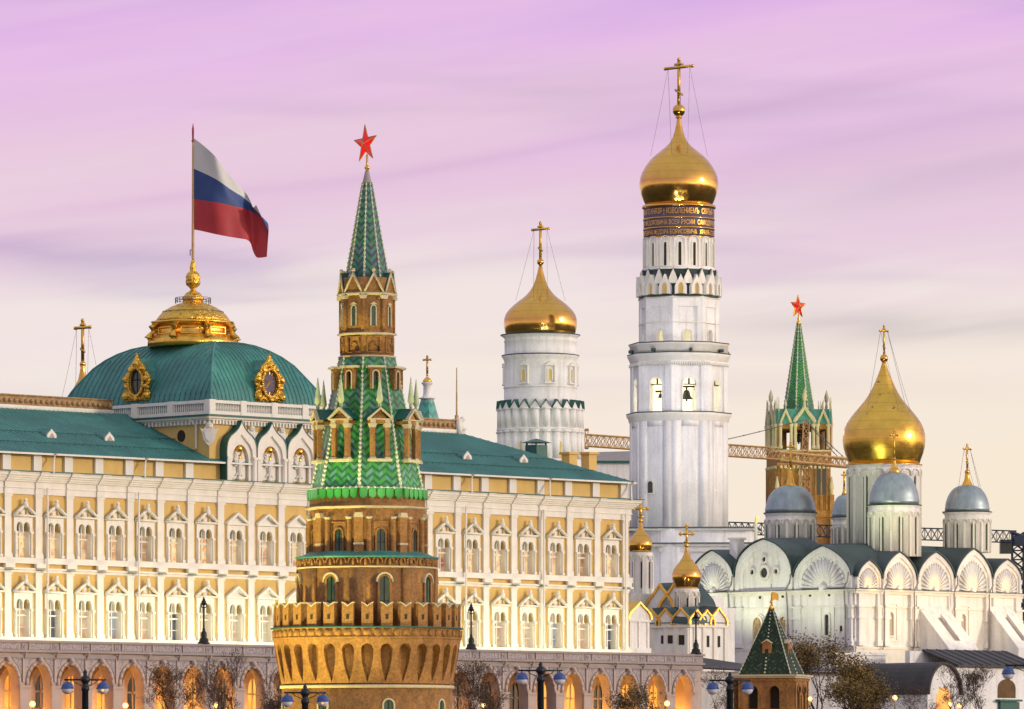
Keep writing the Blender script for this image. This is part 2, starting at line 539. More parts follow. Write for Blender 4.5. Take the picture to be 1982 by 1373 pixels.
# ------------------------------------------------------------------ materials
def mat(name, col, rough=0.75, metal=0.0, var=0.14, scale=0.6, bump=0.0, bscale=4.0, streak=0.0, dirt=None, fine=0.0, rows=0.0, flakes=False, emit=None, estr=0.0, spec=None, coat=0.0):
    m = bpy.data.materials.new(name)
    m.use_nodes = True
    t = m.node_tree
    b = t.nodes['Principled BSDF']
    tc = nd(t, 'ShaderNodeTexCoord')
    n1 = nd(t, 'ShaderNodeTexNoise')
    n1.inputs['Scale'].default_value = scale
    n1.inputs['Detail'].default_value = 6
    n1.inputs['Roughness'].default_value = 0.6
    t.links.new(tc.outputs['Object'], n1.inputs['Vector'])
    lo = tuple(max(0.0, c * (1 - var)) for c in col[:3]) + (1,)
    hi = tuple(min(1.0, c * (1 + var)) for c in col[:3]) + (1,)
    base = ramp(t, n1.outputs['Fac'], [(0.3, lo), (0.7, hi)])
    if fine > 0:
        nf = nd(t, 'ShaderNodeTexNoise')
        nf.inputs['Scale'].default_value = 5.0
        nf.inputs['Detail'].default_value = 4
        nf.inputs['Roughness'].default_value = 0.7
        t.links.new(tc.outputs['Object'], nf.inputs['Vector'])
        k0, k1 = 1 - fine, 1 + fine
        base = mix_col(t, 1.0, base, ramp(t, nf.outputs['Fac'], [(0.32, (k0, k0, k0, 1)), (0.68, (min(1.6, k1),) * 3 + (1,))]), 'MULTIPLY')
    if rows > 0 or flakes:
        so = nd(t, 'ShaderNodeSeparateXYZ')
        t.links.new(tc.outputs['Object'], so.inputs[0])
        if rows > 0:
            fr = math_node(t, 'FRACT', math_node(t, 'DIVIDE', so.outputs[2], rows))
            base = mix_col(t, math_node(t, 'MULTIPLY', math_node(t, 'LESS_THAN', fr, 0.07), 0.35), base, tuple(c * 0.4 for c in col[:3]) + (1,))
        if flakes:
            nk = nd(t, 'ShaderNodeTexNoise')
            nk.inputs['Scale'].default_value = 1.1
            nk.inputs['Detail'].default_value = 6
            nk.inputs['Roughness'].default_value = 0.65
            t.links.new(tc.outputs['Object'], nk.inputs['Vector'])
            base = mix_col(t, math_node(t, 'MULTIPLY', ramp(t, nk.outputs['Fac'], [(0.64, (0, 0, 0, 1)), (0.67, (1, 1, 1, 1))]), 0.8), base, (0.06, 0.06, 0.05, 1))
    if streak > 0:
        mp = nd(t, 'ShaderNodeMapping')
        mp.inputs['Scale'].default_value = (1.3, 1.3, 0.14)
        t.links.new(tc.outputs['Object'], mp.inputs[0])
        n2 = nd(t, 'ShaderNodeTexNoise')
        n2.inputs['Scale'].default_value = 1.0
        n2.inputs['Detail'].default_value = 5
        t.links.new(mp.outputs[0], n2.inputs['Vector'])
        f2 = ramp(t, n2.outputs['Fac'], [(0.48, (0, 0, 0, 1)), (0.75, (1, 1, 1, 1))])
        d = dirt or tuple(c * 0.6 for c in col[:3]) + (1,)
        base = mix_col(t, math_node(t, 'MULTIPLY', f2, streak), base, d)
    t.links.new(base, b.inputs['Base Color'])
    b.inputs['Roughness'].default_value = rough
    b.inputs['Metallic'].default_value = metal
    if spec is not None:
        b.inputs['Specular IOR Level'].default_value = spec
    if coat:
        b.inputs['Coat Weight'].default_value = coat
    if metal > 0.5:
        rr = ramp(t, n1.outputs['Fac'], [(0.3, (rough * 0.75,) * 3 + (1,)), (0.7, (min(1, rough * 1.3),) * 3 + (1,))])
        t.links.new(rr, b.inputs['Roughness'])
    if bump > 0:
        n3 = nd(t, 'ShaderNodeTexNoise')
        n3.inputs['Scale'].default_value = bscale
        n3.inputs['Detail'].default_value = 5
        t.links.new(tc.outputs['Object'], n3.inputs['Vector'])
        bp = nd(t, 'ShaderNodeBump')
        bp.inputs['Strength'].default_value = 1.0
        bp.inputs['Distance'].default_value = bump
        t.links.new(n3.outputs['Fac'], bp.inputs['Height'])
        t.links.new(bp.outputs[0], b.inputs['Normal'])
    if emit is not None:
        b.inputs['Emission Color'].default_value = emit
        b.inputs['Emission Strength'].default_value = estr
    return m


def tile_mat(name, c_main, c_dark, c_alt, cell=0.55, row=0.42, rough=0.3):
    """glazed roof tiles laid in chevrons, using face UVs in metres"""
    m = bpy.data.materials.new(name)
    m.use_nodes = True
    t = m.node_tree
    b = t.nodes['Principled BSDF']
    uv = nd(t, 'ShaderNodeUVMap')
    uv.uv_map = 'UVMap'
    sp = nd(t, 'ShaderNodeSeparateXYZ')
    t.links.new(uv.outputs[0], sp.inputs[0])
    u, v = sp.outputs[0], sp.outputs[1]
    zig = math_node(t, 'ABSOLUTE', math_node(t, 'SUBTRACT', math_node(t, 'FRACT', math_node(t, 'DIVIDE', u, cell * 2)), 0.5))
    q = math_node(t, 'ADD', math_node(t, 'DIVIDE', v, row * 2), math_node(t, 'MULTIPLY', zig, 1.5))
    fr = math_node(t, 'FRACT', q)
    n = nd(t, 'ShaderNodeTexNoise')
    n.inputs['Scale'].default_value = 1.1
    n.inputs['Detail'].default_value = 2
    t.links.new(uv.outputs[0], n.inputs['Vector'])
    # individual tiles
    cu = math_node(t, 'FLOOR', math_node(t, 'DIVIDE', u, cell * 0.5))
    cv = math_node(t, 'FLOOR', math_node(t, 'MULTIPLY', q, 2.0))
    cmb = nd(t, 'ShaderNodeCombineXYZ')
    t.links.new(cu, cmb.inputs[0])
    t.links.new(cv, cmb.inputs[1])
    wn = nd(t, 'ShaderNodeTexWhiteNoise')
    wn.noise_dimensions = '3D'
    t.links.new(cmb.outputs[0], wn.inputs['Vector'])
    base = mix_col(t, math_node(t, 'MULTIPLY', wn.outputs['Value'], 0.95), c_main, tuple(c * 0.55 for c in c_main[:3]) + (1,))
    alt = ramp(t, math_node(t, 'ADD', math_node(t, 'MULTIPLY', wn.outputs['Value'], 0.6), math_node(t, 'MULTIPLY', n.outputs['Fac'], 0.4)), [(0.58, (0, 0, 0, 1)), (0.68, (1, 1, 1, 1))])
    base = mix_col(t, math_node(t, 'MULTIPLY', alt, 0.75), base, c_alt)
    dk = ramp(t, fr, [(0.0, (1, 1, 1, 1)), (0.40, (1, 1, 1, 1)), (0.48, (0, 0, 0, 1)), (1.0, (0, 0, 0, 1))])
    base = mix_col(t, math_node(t, 'MULTIPLY', dk, 0.8), base, c_dark)
    t.links.new(base, b.inputs['Base Color'])
    b.inputs['Roughness'].default_value = rough
    bp = nd(t, 'ShaderNodeBump')
    bp.inputs['Distance'].default_value = 0.05
    t.links.new(math_node(t, 'ADD', fr, math_node(t, 'MULTIPLY', wn.outputs['Value'], 0.5)), bp.inputs['Height'])
    t.links.new(bp.outputs[0], b.inputs['Normal'])
    return m


def glow_mat(name, col, strength, var=0.35, scale=1.2, mull=None):
    """lit window: curtains and rooms behind the glass"""
    m = bpy.data.materials.new(name)
    m.use_nodes = True
    t = m.node_tree
    b = t.nodes['Principled BSDF']
    tc = nd(t, 'ShaderNodeTexCoord')
    n1 = nd(t, 'ShaderNodeTexNoise')
    n1.inputs['Scale'].default_value = scale
    n1.inputs['Detail'].default_value = 4
    oi = nd(t, 'ShaderNodeObjectInfo')
    ad = nd(t, 'ShaderNodeVectorMath', operation='ADD')
    sc = nd(t, 'ShaderNodeVectorMath', operation='SCALE')
    sc.inputs[0].default_value = (37, 19, 53)
    t.links.new(oi.outputs['Random'], sc.inputs['Scale'])
    t.links.new(tc.outputs['Object'], ad.inputs[0])
    t.links.new(sc.outputs[0], ad.inputs[1])
    t.links.new(ad.outputs[0], n1.inputs['Vector'])
    dark = tuple(c * (1 - var * 2) if i else c * (1 - var) for i, c in enumerate(col[:3])) + (1,)
    dark = tuple(max(0.0, c) for c in dark)
    e = ramp(t, n1.outputs['Fac'], [(0.36, dark), (0.56, col)])
    t.links.new(e, b.inputs['Emission Color'])
    b.inputs['Emission Strength'].default_value = strength
    b.inputs['Base Color'].default_value = (0.03, 0.03, 0.035, 1)
    b.inputs['Roughness'].default_value = 0.15
    return m


M = {}
M['white'] = mat('white_plaster', (0.80, 0.795, 0.775), 0.8, var=0.09, scale=0.3, fine=0.10, streak=0.55, dirt=(0.46, 0.44, 0.41, 1), bump=0.02, bscale=3)
M['trim'] = mat('white_stone_trim', (0.76, 0.74, 0.665), 0.75, var=0.07, scale=0.8, streak=0.15, dirt=(0.5, 0.48, 0.44, 1))
M['ochre'] = mat('ochre_plaster', (0.66, 0.455, 0.145), 0.8, var=0.10, scale=0.4, streak=0.25, dirt=(0.50, 0.28, 0.08, 1))
M['teal'] = mat('teal_metal_roof', (0.042, 0.20, 0.185), 0.5, var=0.3, scale=0.25, fine=0.25, streak=0.55, dirt=(0.03, 0.13, 0.13, 1), bump=0.015, bscale=6)
M['teal_dark'] = mat('dark_green_metal', (0.01, 0.10, 0.08), 0.5, var=0.2)
M['slate'] = mat('grey_green_roof', (0.035, 0.065, 0.07), 0.55, var=0.3, scale=0.35, streak=0.3, dirt=(0.06, 0.09, 0.09, 1))
M['dark_roof'] = mat('dark_sheet_roof', (0.035, 0.032, 0.035), 0.6, var=0.3, scale=0.6)
M['gold'] = mat('gilded_copper', (0.74, 0.42, 0.10), 0.17, 1.0, var=0.10, scale=0.5, bump=0.02, bscale=0.7, rows=1.15)
M['gold_rough'] = mat('worn_gilding', (0.78, 0.47, 0.09), 0.32, 1.0, var=0.22, scale=1.2, bump=0.02, bscale=3)
M['gold_flaking'] = mat('flaking_gilding', (0.76, 0.47, 0.09), 0.30, 1.0, var=0.16, scale=0.5, bump=0.03, bscale=0.7, rows=1.25, flakes=True)
M['gold_dull'] = mat('dull_old_gilding', (0.42, 0.27, 0.13), 0.75, 0.35, var=0.35, scale=2.5, bump=0.1, bscale=3)
M['gold_carved'] = mat('carved_gilding', (0.82, 0.47, 0.08), 0.35, 1.0, var=0.35, scale=2.2, bump=0.30, bscale=2.4)
M['silver'] = mat('lead_grey_dome', (0.33, 0.40, 0.43), 0.42, 0.6, var=0.2, scale=0.6, streak=0.6, dirt=(0.20, 0.25, 0.27, 1), bump=0.01, bscale=1.2)
M['brick'] = mat('red_brick', (0.30, 0.150, 0.045), 0.9, var=0.3, scale=0.8, fine=0.35, streak=0.45, dirt=(0.15, 0.065, 0.03, 1), bump=0.04, bscale=7)
M['brick_trim'] = mat('pale_stone_band', (0.52, 0.46, 0.31), 0.8, var=0.12, scale=1.5)
M['tile'] = tile_mat('green_glazed_tiles', (0.035, 0.30, 0.04, 1), (0.008, 0.075, 0.03, 1), (0.12, 0.30, 0.30, 1), 0.5, 0.28)
M['tile_blue'] = tile_mat('blue_green_glazed_tiles', (0.035, 0.24, 0.09, 1), (0.02, 0.03, 0.08, 1), (0.10, 0.16, 0.26, 1), 0.42, 0.30)
M['tile_far'] = tile_mat('turquoise_glazed_tiles', (0.06, 0.40, 0.32, 1), (0.03, 0.2, 0.18, 1), (0.3, 0.5, 0.4, 1), 0.8, 0.6)
M['tile_deep'] = tile_mat('deep_green_tiles', (0.006, 0.036, 0.013, 1), (0.002, 0.010, 0.006, 1), (0.05, 0.11, 0.05, 1), 0.35, 0.22, 0.75)
M['tile_green'] = mat('green_scallop_tile', (0.025, 0.22, 0.04), 0.35, var=0.35, scale=2)
M['bead'] = mat('pale_rib_tile', (0.52, 0.55, 0.42), 0.4, var=0.1)
M['glass'] = mat('dark_window', (0.02, 0.03, 0.03), 0.12, var=0.4, scale=2)
M['glass_green'] = mat('dim_green_window', (0.03, 0.07, 0.035), 0.2, var=0.4, scale=1)
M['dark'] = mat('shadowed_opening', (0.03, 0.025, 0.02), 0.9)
M['iron'] = mat('black_iron', (0.012, 0.015, 0.02), 0.45, 0.3, var=0.2)
M['blue_shade'] = mat('blue_lamp_shade', (0.03, 0.07, 0.24), 0.35, var=0.15, scale=6)
M['globe'] = mat('frosted_glass_globe', (0.75, 0.72, 0.76), 0.2, var=0.05)
M['ruby'] = mat('ruby_glass', (0.70, 0.012, 0.012), 0.22, var=0.2, scale=1.5, emit=(0.9, 0.02, 0.01, 1), estr=0.28)
M['stone_grey'] = mat('grey_stone', (0.31, 0.275, 0.275), 0.85, var=0.10, scale=0.8, streak=0.2)
M['stone_pink'] = mat('pinkish_limestone', (0.44, 0.355, 0.315), 0.85, var=0.12, scale=0.7, streak=0.25)
M['tracery'] = mat('grey_green_tracery', (0.22, 0.23, 0.17), 0.85, var=0.3, scale=3)
M['carved'] = mat('carved_grey_relief', (0.34, 0.31, 0.33), 0.9, var=0.45, scale=5, bump=0.12, bscale=4)
M['crane_yellow'] = mat('rusty_yellow_steel', (0.58, 0.36, 0.15), 0.6, var=0.25, scale=1)
M['crane_dark'] = mat('dark_blue_steel', (0.03, 0.045, 0.08), 0.55, var=0.2)
M['mural'] = mat('faded_mural', (0.38, 0.25, 0.12), 0.8, var=0.5, scale=1.6, fine=0.4)
M['pinnacle'] = mat('pale_green_finial', (0.44, 0.52, 0.32), 0.5, var=0.15)
M['cable'] = mat('steel_cable', (0.12, 0.11, 0.13), 0.6)
M['bark'] = mat('dark_bark', (0.035, 0.022, 0.018), 0.9, var=0.3, scale=3)
M['twig'] = mat('brown_twigs', (0.06, 0.035, 0.03), 0.9, var=0.4, scale=0.5)
M['leaf_brown'] = mat('dry_brown_leaves', (0.12, 0.065, 0.02), 0.8, var=0.5, scale=0.6)
M['leaf_olive'] = mat('olive_autumn_leaves', (0.16, 0.105, 0.024), 0.75, var=0.6, scale=0.35)
M['white_cloth'] = mat('white_cloth', (0.58, 0.59, 0.57), 0.7, var=0.05, scale=0.4)
M['blue_cloth'] = mat('blue_cloth', (0.022, 0.06, 0.20), 0.6, var=0.15, scale=0.4)
M['red_cloth'] = mat('red_cloth', (0.42, 0.03, 0.04), 0.6, var=0.15, scale=0.4)
M['mosaic'] = mat('dark_blue_band', (0.08, 0.06, 0.11), 0.6, var=0.2, scale=1)
M['bronze'] = mat('bell_bronze', (0.06, 0.07, 0.05), 0.45, 0.7, var=0.2)
M['asphalt'] = mat('ground_mix', (0.05, 0.05, 0.045), 0.95, var=0.3, scale=0.03)
M['lit_warm'] = glow_mat('warm_lit_room', (1.0, 0.72, 0.36, 1), 0.88, 0.30, 1.3)
M['lit_warm_dim'] = glow_mat('dim_curtained_room', (0.85, 0.55, 0.24, 1), 0.62, 0.34, 0.8)
M['lit_gold'] = glow_mat('golden_lit_room', (1.0, 0.72, 0.34, 1), 1.1, 0.3, 1.7)
M['lit_cream'] = glow_mat('cream_blind_window', (0.95, 0.72, 0.42, 1), 0.75, 0.22, 0.8)
M['lit_pale'] = glow_mat('pale_blind_window', (0.62, 0.64, 0.66, 1), 0.55, 0.2, 0.9)
M['lit_dim'] = glow_mat('blue_grey_window', (0.16, 0.2, 0.26, 1), 0.5, 0.3, 0.7)
M['lit_orange'] = glow_mat('orange_lit_arch_window', (1.0, 0.42, 0.05, 1), 1.3, 0.2, 0.5)
M['lamp_glow'] = glow_mat('glowing_lamp', (1.0, 0.52, 0.11, 1), 2.8, 0.05)
M['lamp_bulb'] = glow_mat('warm_lamp_bulb', (1.0, 0.50, 0.12, 1), 1.6, 0.3, 6)
# ------------------------------------------------------------------ ground
g = MB()
xs = [-3000, -600, -200, -80, 0, 80, 200, 600, 3000]
ys = [p[0] for p in GROUND]
gv = [(x, y, gz(y)) for y in ys for x in xs]
nx = len(xs)
gf = [(j * nx + i, j * nx + i + 1, (j + 1) * nx + i + 1, (j + 1) * nx + i) for j in range(len(ys) - 1) for i in range(nx - 1)]
g.add(gv, gf)
tag(g.build('ground', M['asphalt'], smooth=False), kind='structure')

# ------------------------------------------------------------------ the long palace
PA = Vector((-50.56, 600.0))
PB = Vector((12.86, 663.0))
TH = math.atan2(PB.y - PA.y, PB.x - PA.x)
UD = Vector((math.cos(TH), math.sin(TH)))
VD = Vector((-math.sin(TH), math.cos(TH)))
Z0 = 15.0


def u_of(px, v=0.0):
    """distance along the palace front of the point of the plane v metres behind it seen in photo column px"""
    k = (px - CX) / F
    ox, oy = PA.x + VD.x * v, PA.y + VD.y * v
    return (k * oy - ox) / (UD.x - k * UD.y)


Y42 = PA.y + UD.y * u_of(42)


def zp(py):
    return ZC + (HY - py) * Y42 / F - Z0


palace = thing('palace', 'long ochre palace with white pilasters, teal roof and gilded crown on its roof block', 'palace', (PA.x, PA.y, Z0), TH)
BAY = {-1: -17, 0: 42.6, 1: 102.7, 2: 162.5, 3: 221, 4: 279.5, 5: 337.5, 6: 395.5, 7: 454.5, 8: 513, 9: 571.5, 10: 629, 11: 686.5, 12: 744, 13: 800.5,
       14: 857, 15: 911.5, 16: 965.5, 17: 1019.5, 18: 1073.5, 19: 1127, 20: 1180.5}
BU = {k: u_of(x) for k, x in BAY.items()}
keys = sorted(BU)
PIL = [(BU[a] + BU[b]) / 2 for a, b in zip(keys, keys[1:])]
UEND = u_of(1217)
USTART = u_of(-45)
PIL = [USTART + 0.6] + PIL + [UEND - 0.75]
HW = 0.86      # half width of the window openings
up0, up1 = zp(1079), zp(1001)
lo0, lo1 = zp(1233), zp(1148)
zroof = zp(876)
zeave = zp(913)
DEP = 24.0

w = MB()
edges = [USTART] + [x for k in keys for x in (BU[k] - HW, BU[k] + HW)] + [UEND]
for i in range(0, len(edges), 2):       # solid strips between the openings
    w.box(edges[i], edges[i + 1], 0, 0.9, -2.5, zeave)
for k in keys:                           # under, between and over the openings
    a, b = BU[k] - HW, BU[k] + HW
    w.box(a, b, 0, 0.9, -2.5, lo0)
    w.box(a, b, 0, 0.9, lo1 - 0.3, up0)
    w.box(a, b, 0, 0.9, up1 - 0.3, zeave)
w.box(USTART, UEND, 0.25, 1.0, zeave, zroof)
w.box(USTART, USTART + 0.9, 1.0, DEP, -2.5, zroof)
w.box(UEND - 0.9, UEND, 1.0, DEP, -2.5, zroof)
w.box(USTART + 0.9, UEND - 0.9, DEP - 0.9, DEP, -2.5, zroof)
w.build('wall', M['ochre'], palace)

c = MB()
# main cornice and frieze
for (p0, p1, d) in ((957, 945, 0.18), (945, 943, 0.30), (943, 932.5, 0.22), (932.5, 929, 0.45), (929, 925, 0.62), (925, 921, 0.80), (921, 916, 1.0), (916, 914, 1.12)):
    c.box(USTART, UEND + d, -d, 0.0, zp(p0), zp(p1))
    for x in PIL[:-1]:
        c.box(x - 0.52, x + 0.52, -d - 0.16, -d, zp(p0) + .003, zp(p1) - .003)
# belt between the storeys
for (p0, p1, d) in ((1091, 1079.5, 0.32), (1103, 1099.5, 0.36), (1108, 1103.2, 0.12)):
    c.box(USTART, UEND + d, -d, 0.0, zp(p0), zp(p1))
# plinth line
c.box(USTART, UEND + .25, -0.3, 0.0, zp(1240), zp(1233.3))
c.box(USTART, UEND + .1, -0.1, 0.0, -2.5, zp(1240) - .003)
c.build('cornice', M['trim'], palace)
ln = MB()
ln.box(USTART, UEND + 1.25, -1.25, 0.0, zp(914) + .002, zp(912))
for x in PIL:
    ln.box(x - 0.55, x + 0.55, -0.52, -.362, zp(1103.2), zp(1102))
ln.build('cornice_flashing', M['teal_dark'], palace)


def pilaster(z0, z1):
    p = MB()
    p.box(-0.42, 0.42, -0.24, 0.0, z0, z1)
    p.box(-0.52, 0.52, -0.34, 0.0, z0, z0 + 0.32)
    p.box(-0.47, 0.47, -0.29, 0.0, z0 + 0.322, z0 + 0.50)
    p.box(-0.5, 0.5, -0.32, 0.0, z1 - 0.22, z1)
    return p


pu = pilaster(up0 - .02, zp(957.2)).build('pilaster', M['trim'], palace)
pl = pilaster(lo0 - .01, zp(1108.2)).build('pilaster', M['trim'], palace)
at_ = MB()
at_.box(-0.52, 0.52, -0.05, 0.25, zeave + .15, zroof - .02)
att = at_.build('attic_pier', M['trim'], palace)
pd = MB()
pd.box(-0.62, 0.62, -0.62, -0.322, zp(1099.4), zp(1091))
pd.box(-0.5, 0.5, -0.5, -0.0, zp(1099.4), zp(1091.1))
ped = pd.build('belt_block', M['trim'], palace)
for i, x in enumerate(PIL):
    if i == 0:
        for o in (pu, pl, att, ped):
            o.location.x = x
    else:
        for o in (pu, pl, ped):
            twin(o, palace, (x, 0, 0))
        if not (u_of(425) < x < u_of(672)):
            twin(att, palace, (x, 0, 0))


def make_window(z0, z1, figure, pane_mat):
    H = z1 - z0
    s = MB()
    zb = 0.64 * H
    zs = 0.76 * H
    left = [(-1.20, zb), (-HW, zb), (-HW, zs)] + list(reversed(arc(-0.45, zs, 0.38, 0.48, 0, PI, 8)))[1:] + [(-0.07, zb - .1), (0.07, zb - .1)]
    right = list(reversed(arc(0.45, zs, 0.38, 0.48, 0, PI, 8)))[:-1] + [(HW, zs), (HW, zb), (1.20, zb)]
    s.prism(left + right + [(1.20, H), (-1.20, H)], -0.2, 0.15)
    for sx in (-1, 1):
        x0, x1 = sorted((sx * HW, sx * 1.185))
        s.box(x0, x1, -0.16, 0.1, 0, zb)
        x2, x3 = sorted((sx * (HW - .07), sx * (HW - .002)))
        s.box(x2, x3, -0.155, 0.69, 0, zb - .003)
        s.tube([(sx * 1.02, -0.24, 0.25), (sx * 1.02, -0.24, zb - 0.2)], 0.11, 8)
        s.box(sx * 1.02 - .17, sx * 1.02 + .17, -0.40, -0.163, zb - 0.22, zb + 0.02)
        s.box(sx * 1.02 - .17, sx * 1.02 + .17, -0.40, -0.163, 0, 0.26)
        # small round-headed openings carved over the arches
        s.box(sx * 0.45 - .06, sx * 0.45 + .06, -0.225, -0.203, zs + .62, zs + .8)
    win = s.build('window', M['trim'], palace)
    p = MB()
    p.box(-1.42, 1.42, -0.46, 0.0, H + 0.02, H + 0.22)
    p.prism([(-1.35, H + 0.222), (1.35, H + 0.222), (0, H + 1.2)], -0.18, 0.0)
    for sx in (-1, 1):
        q = [(sx * 1.58, H + 0.222), (0, H + 1.34), (0, H + 1.06), (sx * 1.22, H + 0.222)]
        p.prism(q if sx < 0 else q[::-1], -0.62, -0.182)
    if figure:
        p.tube([(0, -0.55, H + 0.95), (0, -0.55, H + 1.25), (0, -0.55, H + 1.55)], [0.26, 0.28, 0.16], 8)
        p.ball((0, -0.55, H + 1.66), 0.2, 8, 6)
    p.build('pediment', M['trim'], win)
    if figure:
        q = MB()
        for sx in (-1, 1):
            q.tube([(sx * 0.42, -0.25, H + 0.3), (sx * 0.42, -0.25, H + 0.7)], [0.17, 0.12], 6)
        q.build('gable_relief', M['ochre'], win)
    f = MB()
    f.box(-HW, HW, 0.42, 0.55, zb - 0.12, zb + 0.06)
    f.box(-HW, HW, 0.30, 0.55, 0.50 * H - .10, 0.50 * H + 0.06)
    f.box(-0.06, 0.06, 0.40, 0.58, 0, H - .3)
    f.box(-HW, HW, 0.46, 0.56, 0.22 * H, 0.22 * H + 0.07)
    f.build('window_frame', M['trim'], win)
    g = MB()
    g.box(-HW, HW, 0.56, 0.64, zb + .062, H - .3)
    g.build('tracery_panel', M['tracery'], win)
    g = MB()
    g.box(-HW, HW, 0.70, 0.78, 0, zb + .06)
    pane = g.build('pane', pane_mat, win)
    win.location.z = z0
    return win


uppers = [make_window(up0, up1, True, M[n]) for n in ('lit_warm', 'lit_gold', 'lit_warm_dim')]
wp_u = make_window(up0, up1, False, M['lit_warm'])
lowers = [make_window(lo0, lo1, True, M[n]) for n in ('lit_cream', 'lit_pale', 'lit_dim')]
lp_c = make_window(lo0, lo1, False, M['lit_cream'])
used = set()
pick = [1, 0, 2, 0, 1, 0, 2, 0, 0, 1, 0, 1, 2, 0, 1, 2, 0, 0, 0, 1, 0, 2]
for i, k in enumerate(keys):
    centre = 7 <= k <= 13
    for o in ((wp_u if centre else uppers[(i * 7 + 2) % 5 % 3]), (lp_c if centre else lowers[pick[i]])):
        z = o.location.z
        if o.name not in used:
            used.add(o.name)
            o.location = (BU[k], 0, z)
        else:
            twin(o, palace, (BU[k], 0, z))

# roof of the long wing: eaves, ridge and the hipped right end
RV = 13.1
RZ = 49.8 - Z0
r = MB()
e0 = zroof + 0.02
ov = 0.55
rv = [(USTART, -ov, e0), (UEND + ov, -ov, e0), (UEND - RV, RV, RZ), (USTART, RV, RZ), (UEND + ov, 2 * RV + ov, e0), (USTART, 2 * RV + ov, e0)]
r.add(rv, [(0, 1, 2, 3), (3, 2, 4, 5), (1, 4, 2), (0, 3, 5), (0, 5, 4, 1)])
n_seam = 150
for i in range(n_seam):                   # standing seams up the front slope
    x = USTART + (UEND + ov - USTART) * (i + .5) / n_seam
    t = min(1.0, (UEND + ov - x) / (RV + ov))
    a = Vector((x, -ov, e0 + .03))
    b = Vector((x, -ov + (RV + ov) * t, e0 + (RZ - e0) * t + .03))
    r.tube([a, b], 0.03, 4)
r.build('roof', M['teal'], palace, smooth=False)
gt = MB()
gt.box(USTART, UEND + ov, -ov - 0.12, -ov + .05, e0 - 0.20, e0 - 0.01)
gt.build('gutter', M['trim'], palace)

# rows of small snow guards along the slope
for v_, du in ((2.2, 0.0), (5.4, .45)):
    sg = MB()
    zz = e0 + (RZ - e0) * (v_ + ov) / (RV + ov)
    sg.tube([(USTART, v_, zz + .16), (UEND - v_ - 1, v_, zz + .16)], .035, 4)
    nn = 90
    for i in range(nn):
        x = USTART + du + (UEND - v_ - 2 - USTART) * i / nn
        sg.tube([(x, v_, zz - .02), (x, v_, zz + .2)], .05, 4)
    sg.build('snow_guard', M['teal_dark'], palace)

# gilded openwork cresting along the ridge
u0c, u1c = u_of(218, RV), u_of(889, RV)
for (a, b) in ((USTART, u_of(216, RV)), (u_of(660, RV), u1c)):
    cr = MB()
    cr.box(a, b, RV - .3, RV + .3, RZ - 0.15, RZ + 0.30, 1)
    cr.box(a, b, RV - .12, RV + .12, RZ + 0.302, RZ + 1.25, 0)
    n = int((b - a) / 0.7)
    for i in range(n):
        x = a + (i + .5) * (b - a) / n
        cr.ball((x, RV - .14, RZ + .75), 0.28, 6, 4)
    cr.box(a, b, RV - .2, RV + .2, RZ + 1.252, RZ + 1.4, 0)
    if a > 0:
        cr.box(u1c - .6, u1c + .02, RV - .5, RV + .5, RZ - .2, RZ + 1.5, 1)
    cr.build('roof_cresting', [M['gold_dull'], M['trim']], palace)

# small arched dormers
dm = MB()
dm.prism(ogee(0.62, 0.35, 1.15), -0.05, 0.12)
d0 = dm.build('dormer', M['trim'], palace)
ds = MB()
ds.prism([(x * 1.12, z * 1.06 if z > .4 else z) for x, z in ogee(0.66, 0.35, 1.15)], 0.125, 2.6)
ds.build('dormer_roof', M['teal'], d0)
dp = MB()
dp.prism(ogee(0.30, 0.3, 0.75), -0.09, -0.053)
dp.build('pane', M['stone_pink'], d0)
first = True
for px, py in ((100, 850), (212, 856), (329, 864), (800, 888), (905, 892), (1014, 898), (-15, 846)):
    # solve the depth on the slope that gives this picture row
    best = min((abs((HY - py) - F * (Z0 + e0 + (RZ - e0) * v / RV - ZC) / (PA.y + UD.y * u_of(px, v) + VD.y * v)), v) for v in [x * .1 for x in range(0, 120)])
    v = best[1]
    if px == 329:
        continue
    loc = (u_of(px, v), v, e0 + (RZ - e0) * v / RV - 0.12)
    if first:
        d0.location = loc
        first = False
    else:
        twin(d0, palace, loc)

# rain pipes
pp = MB()
pp.tube([(0.55, -0.62, zroof - .1), (0.5, -0.5, zroof - .5), (-0.25, -1.28, zeave + .25), (-0.25, -1.35, zeave - .1)], 0.10, 6)
pp.tube([(0.55, -0.7, zroof - .15), (0.55, -0.7, zroof + .0)], [.1, .28], 6)
pp.tube([(-0.45, -0.62, zp(943)), (-0.45, -0.62, zp(1235))], 0.12, 6)
for z in (zp(950), zp(1010), zp(1060), zp(1130), zp(1190)):
    pp.tube([(-0.45, -0.62, z), (-0.45, -0.62, z + .12)], 0.17, 6)
p0 = pp.build('rain_pipe', M['trim'], palace)
for i, px in enumerate((91, 267.5, 900, 1051, 1209)):
    if i == 0:
        p0.location.x = u_of(px)
    else:
        twin(p0, palace, (u_of(px), 0, 0))

# ---- the square roof block behind the middle bays
YQ = PA.y + UD.y * u_of(430)


def zq(py):
    return ZC + (HY - py) * YQ / F - Z0


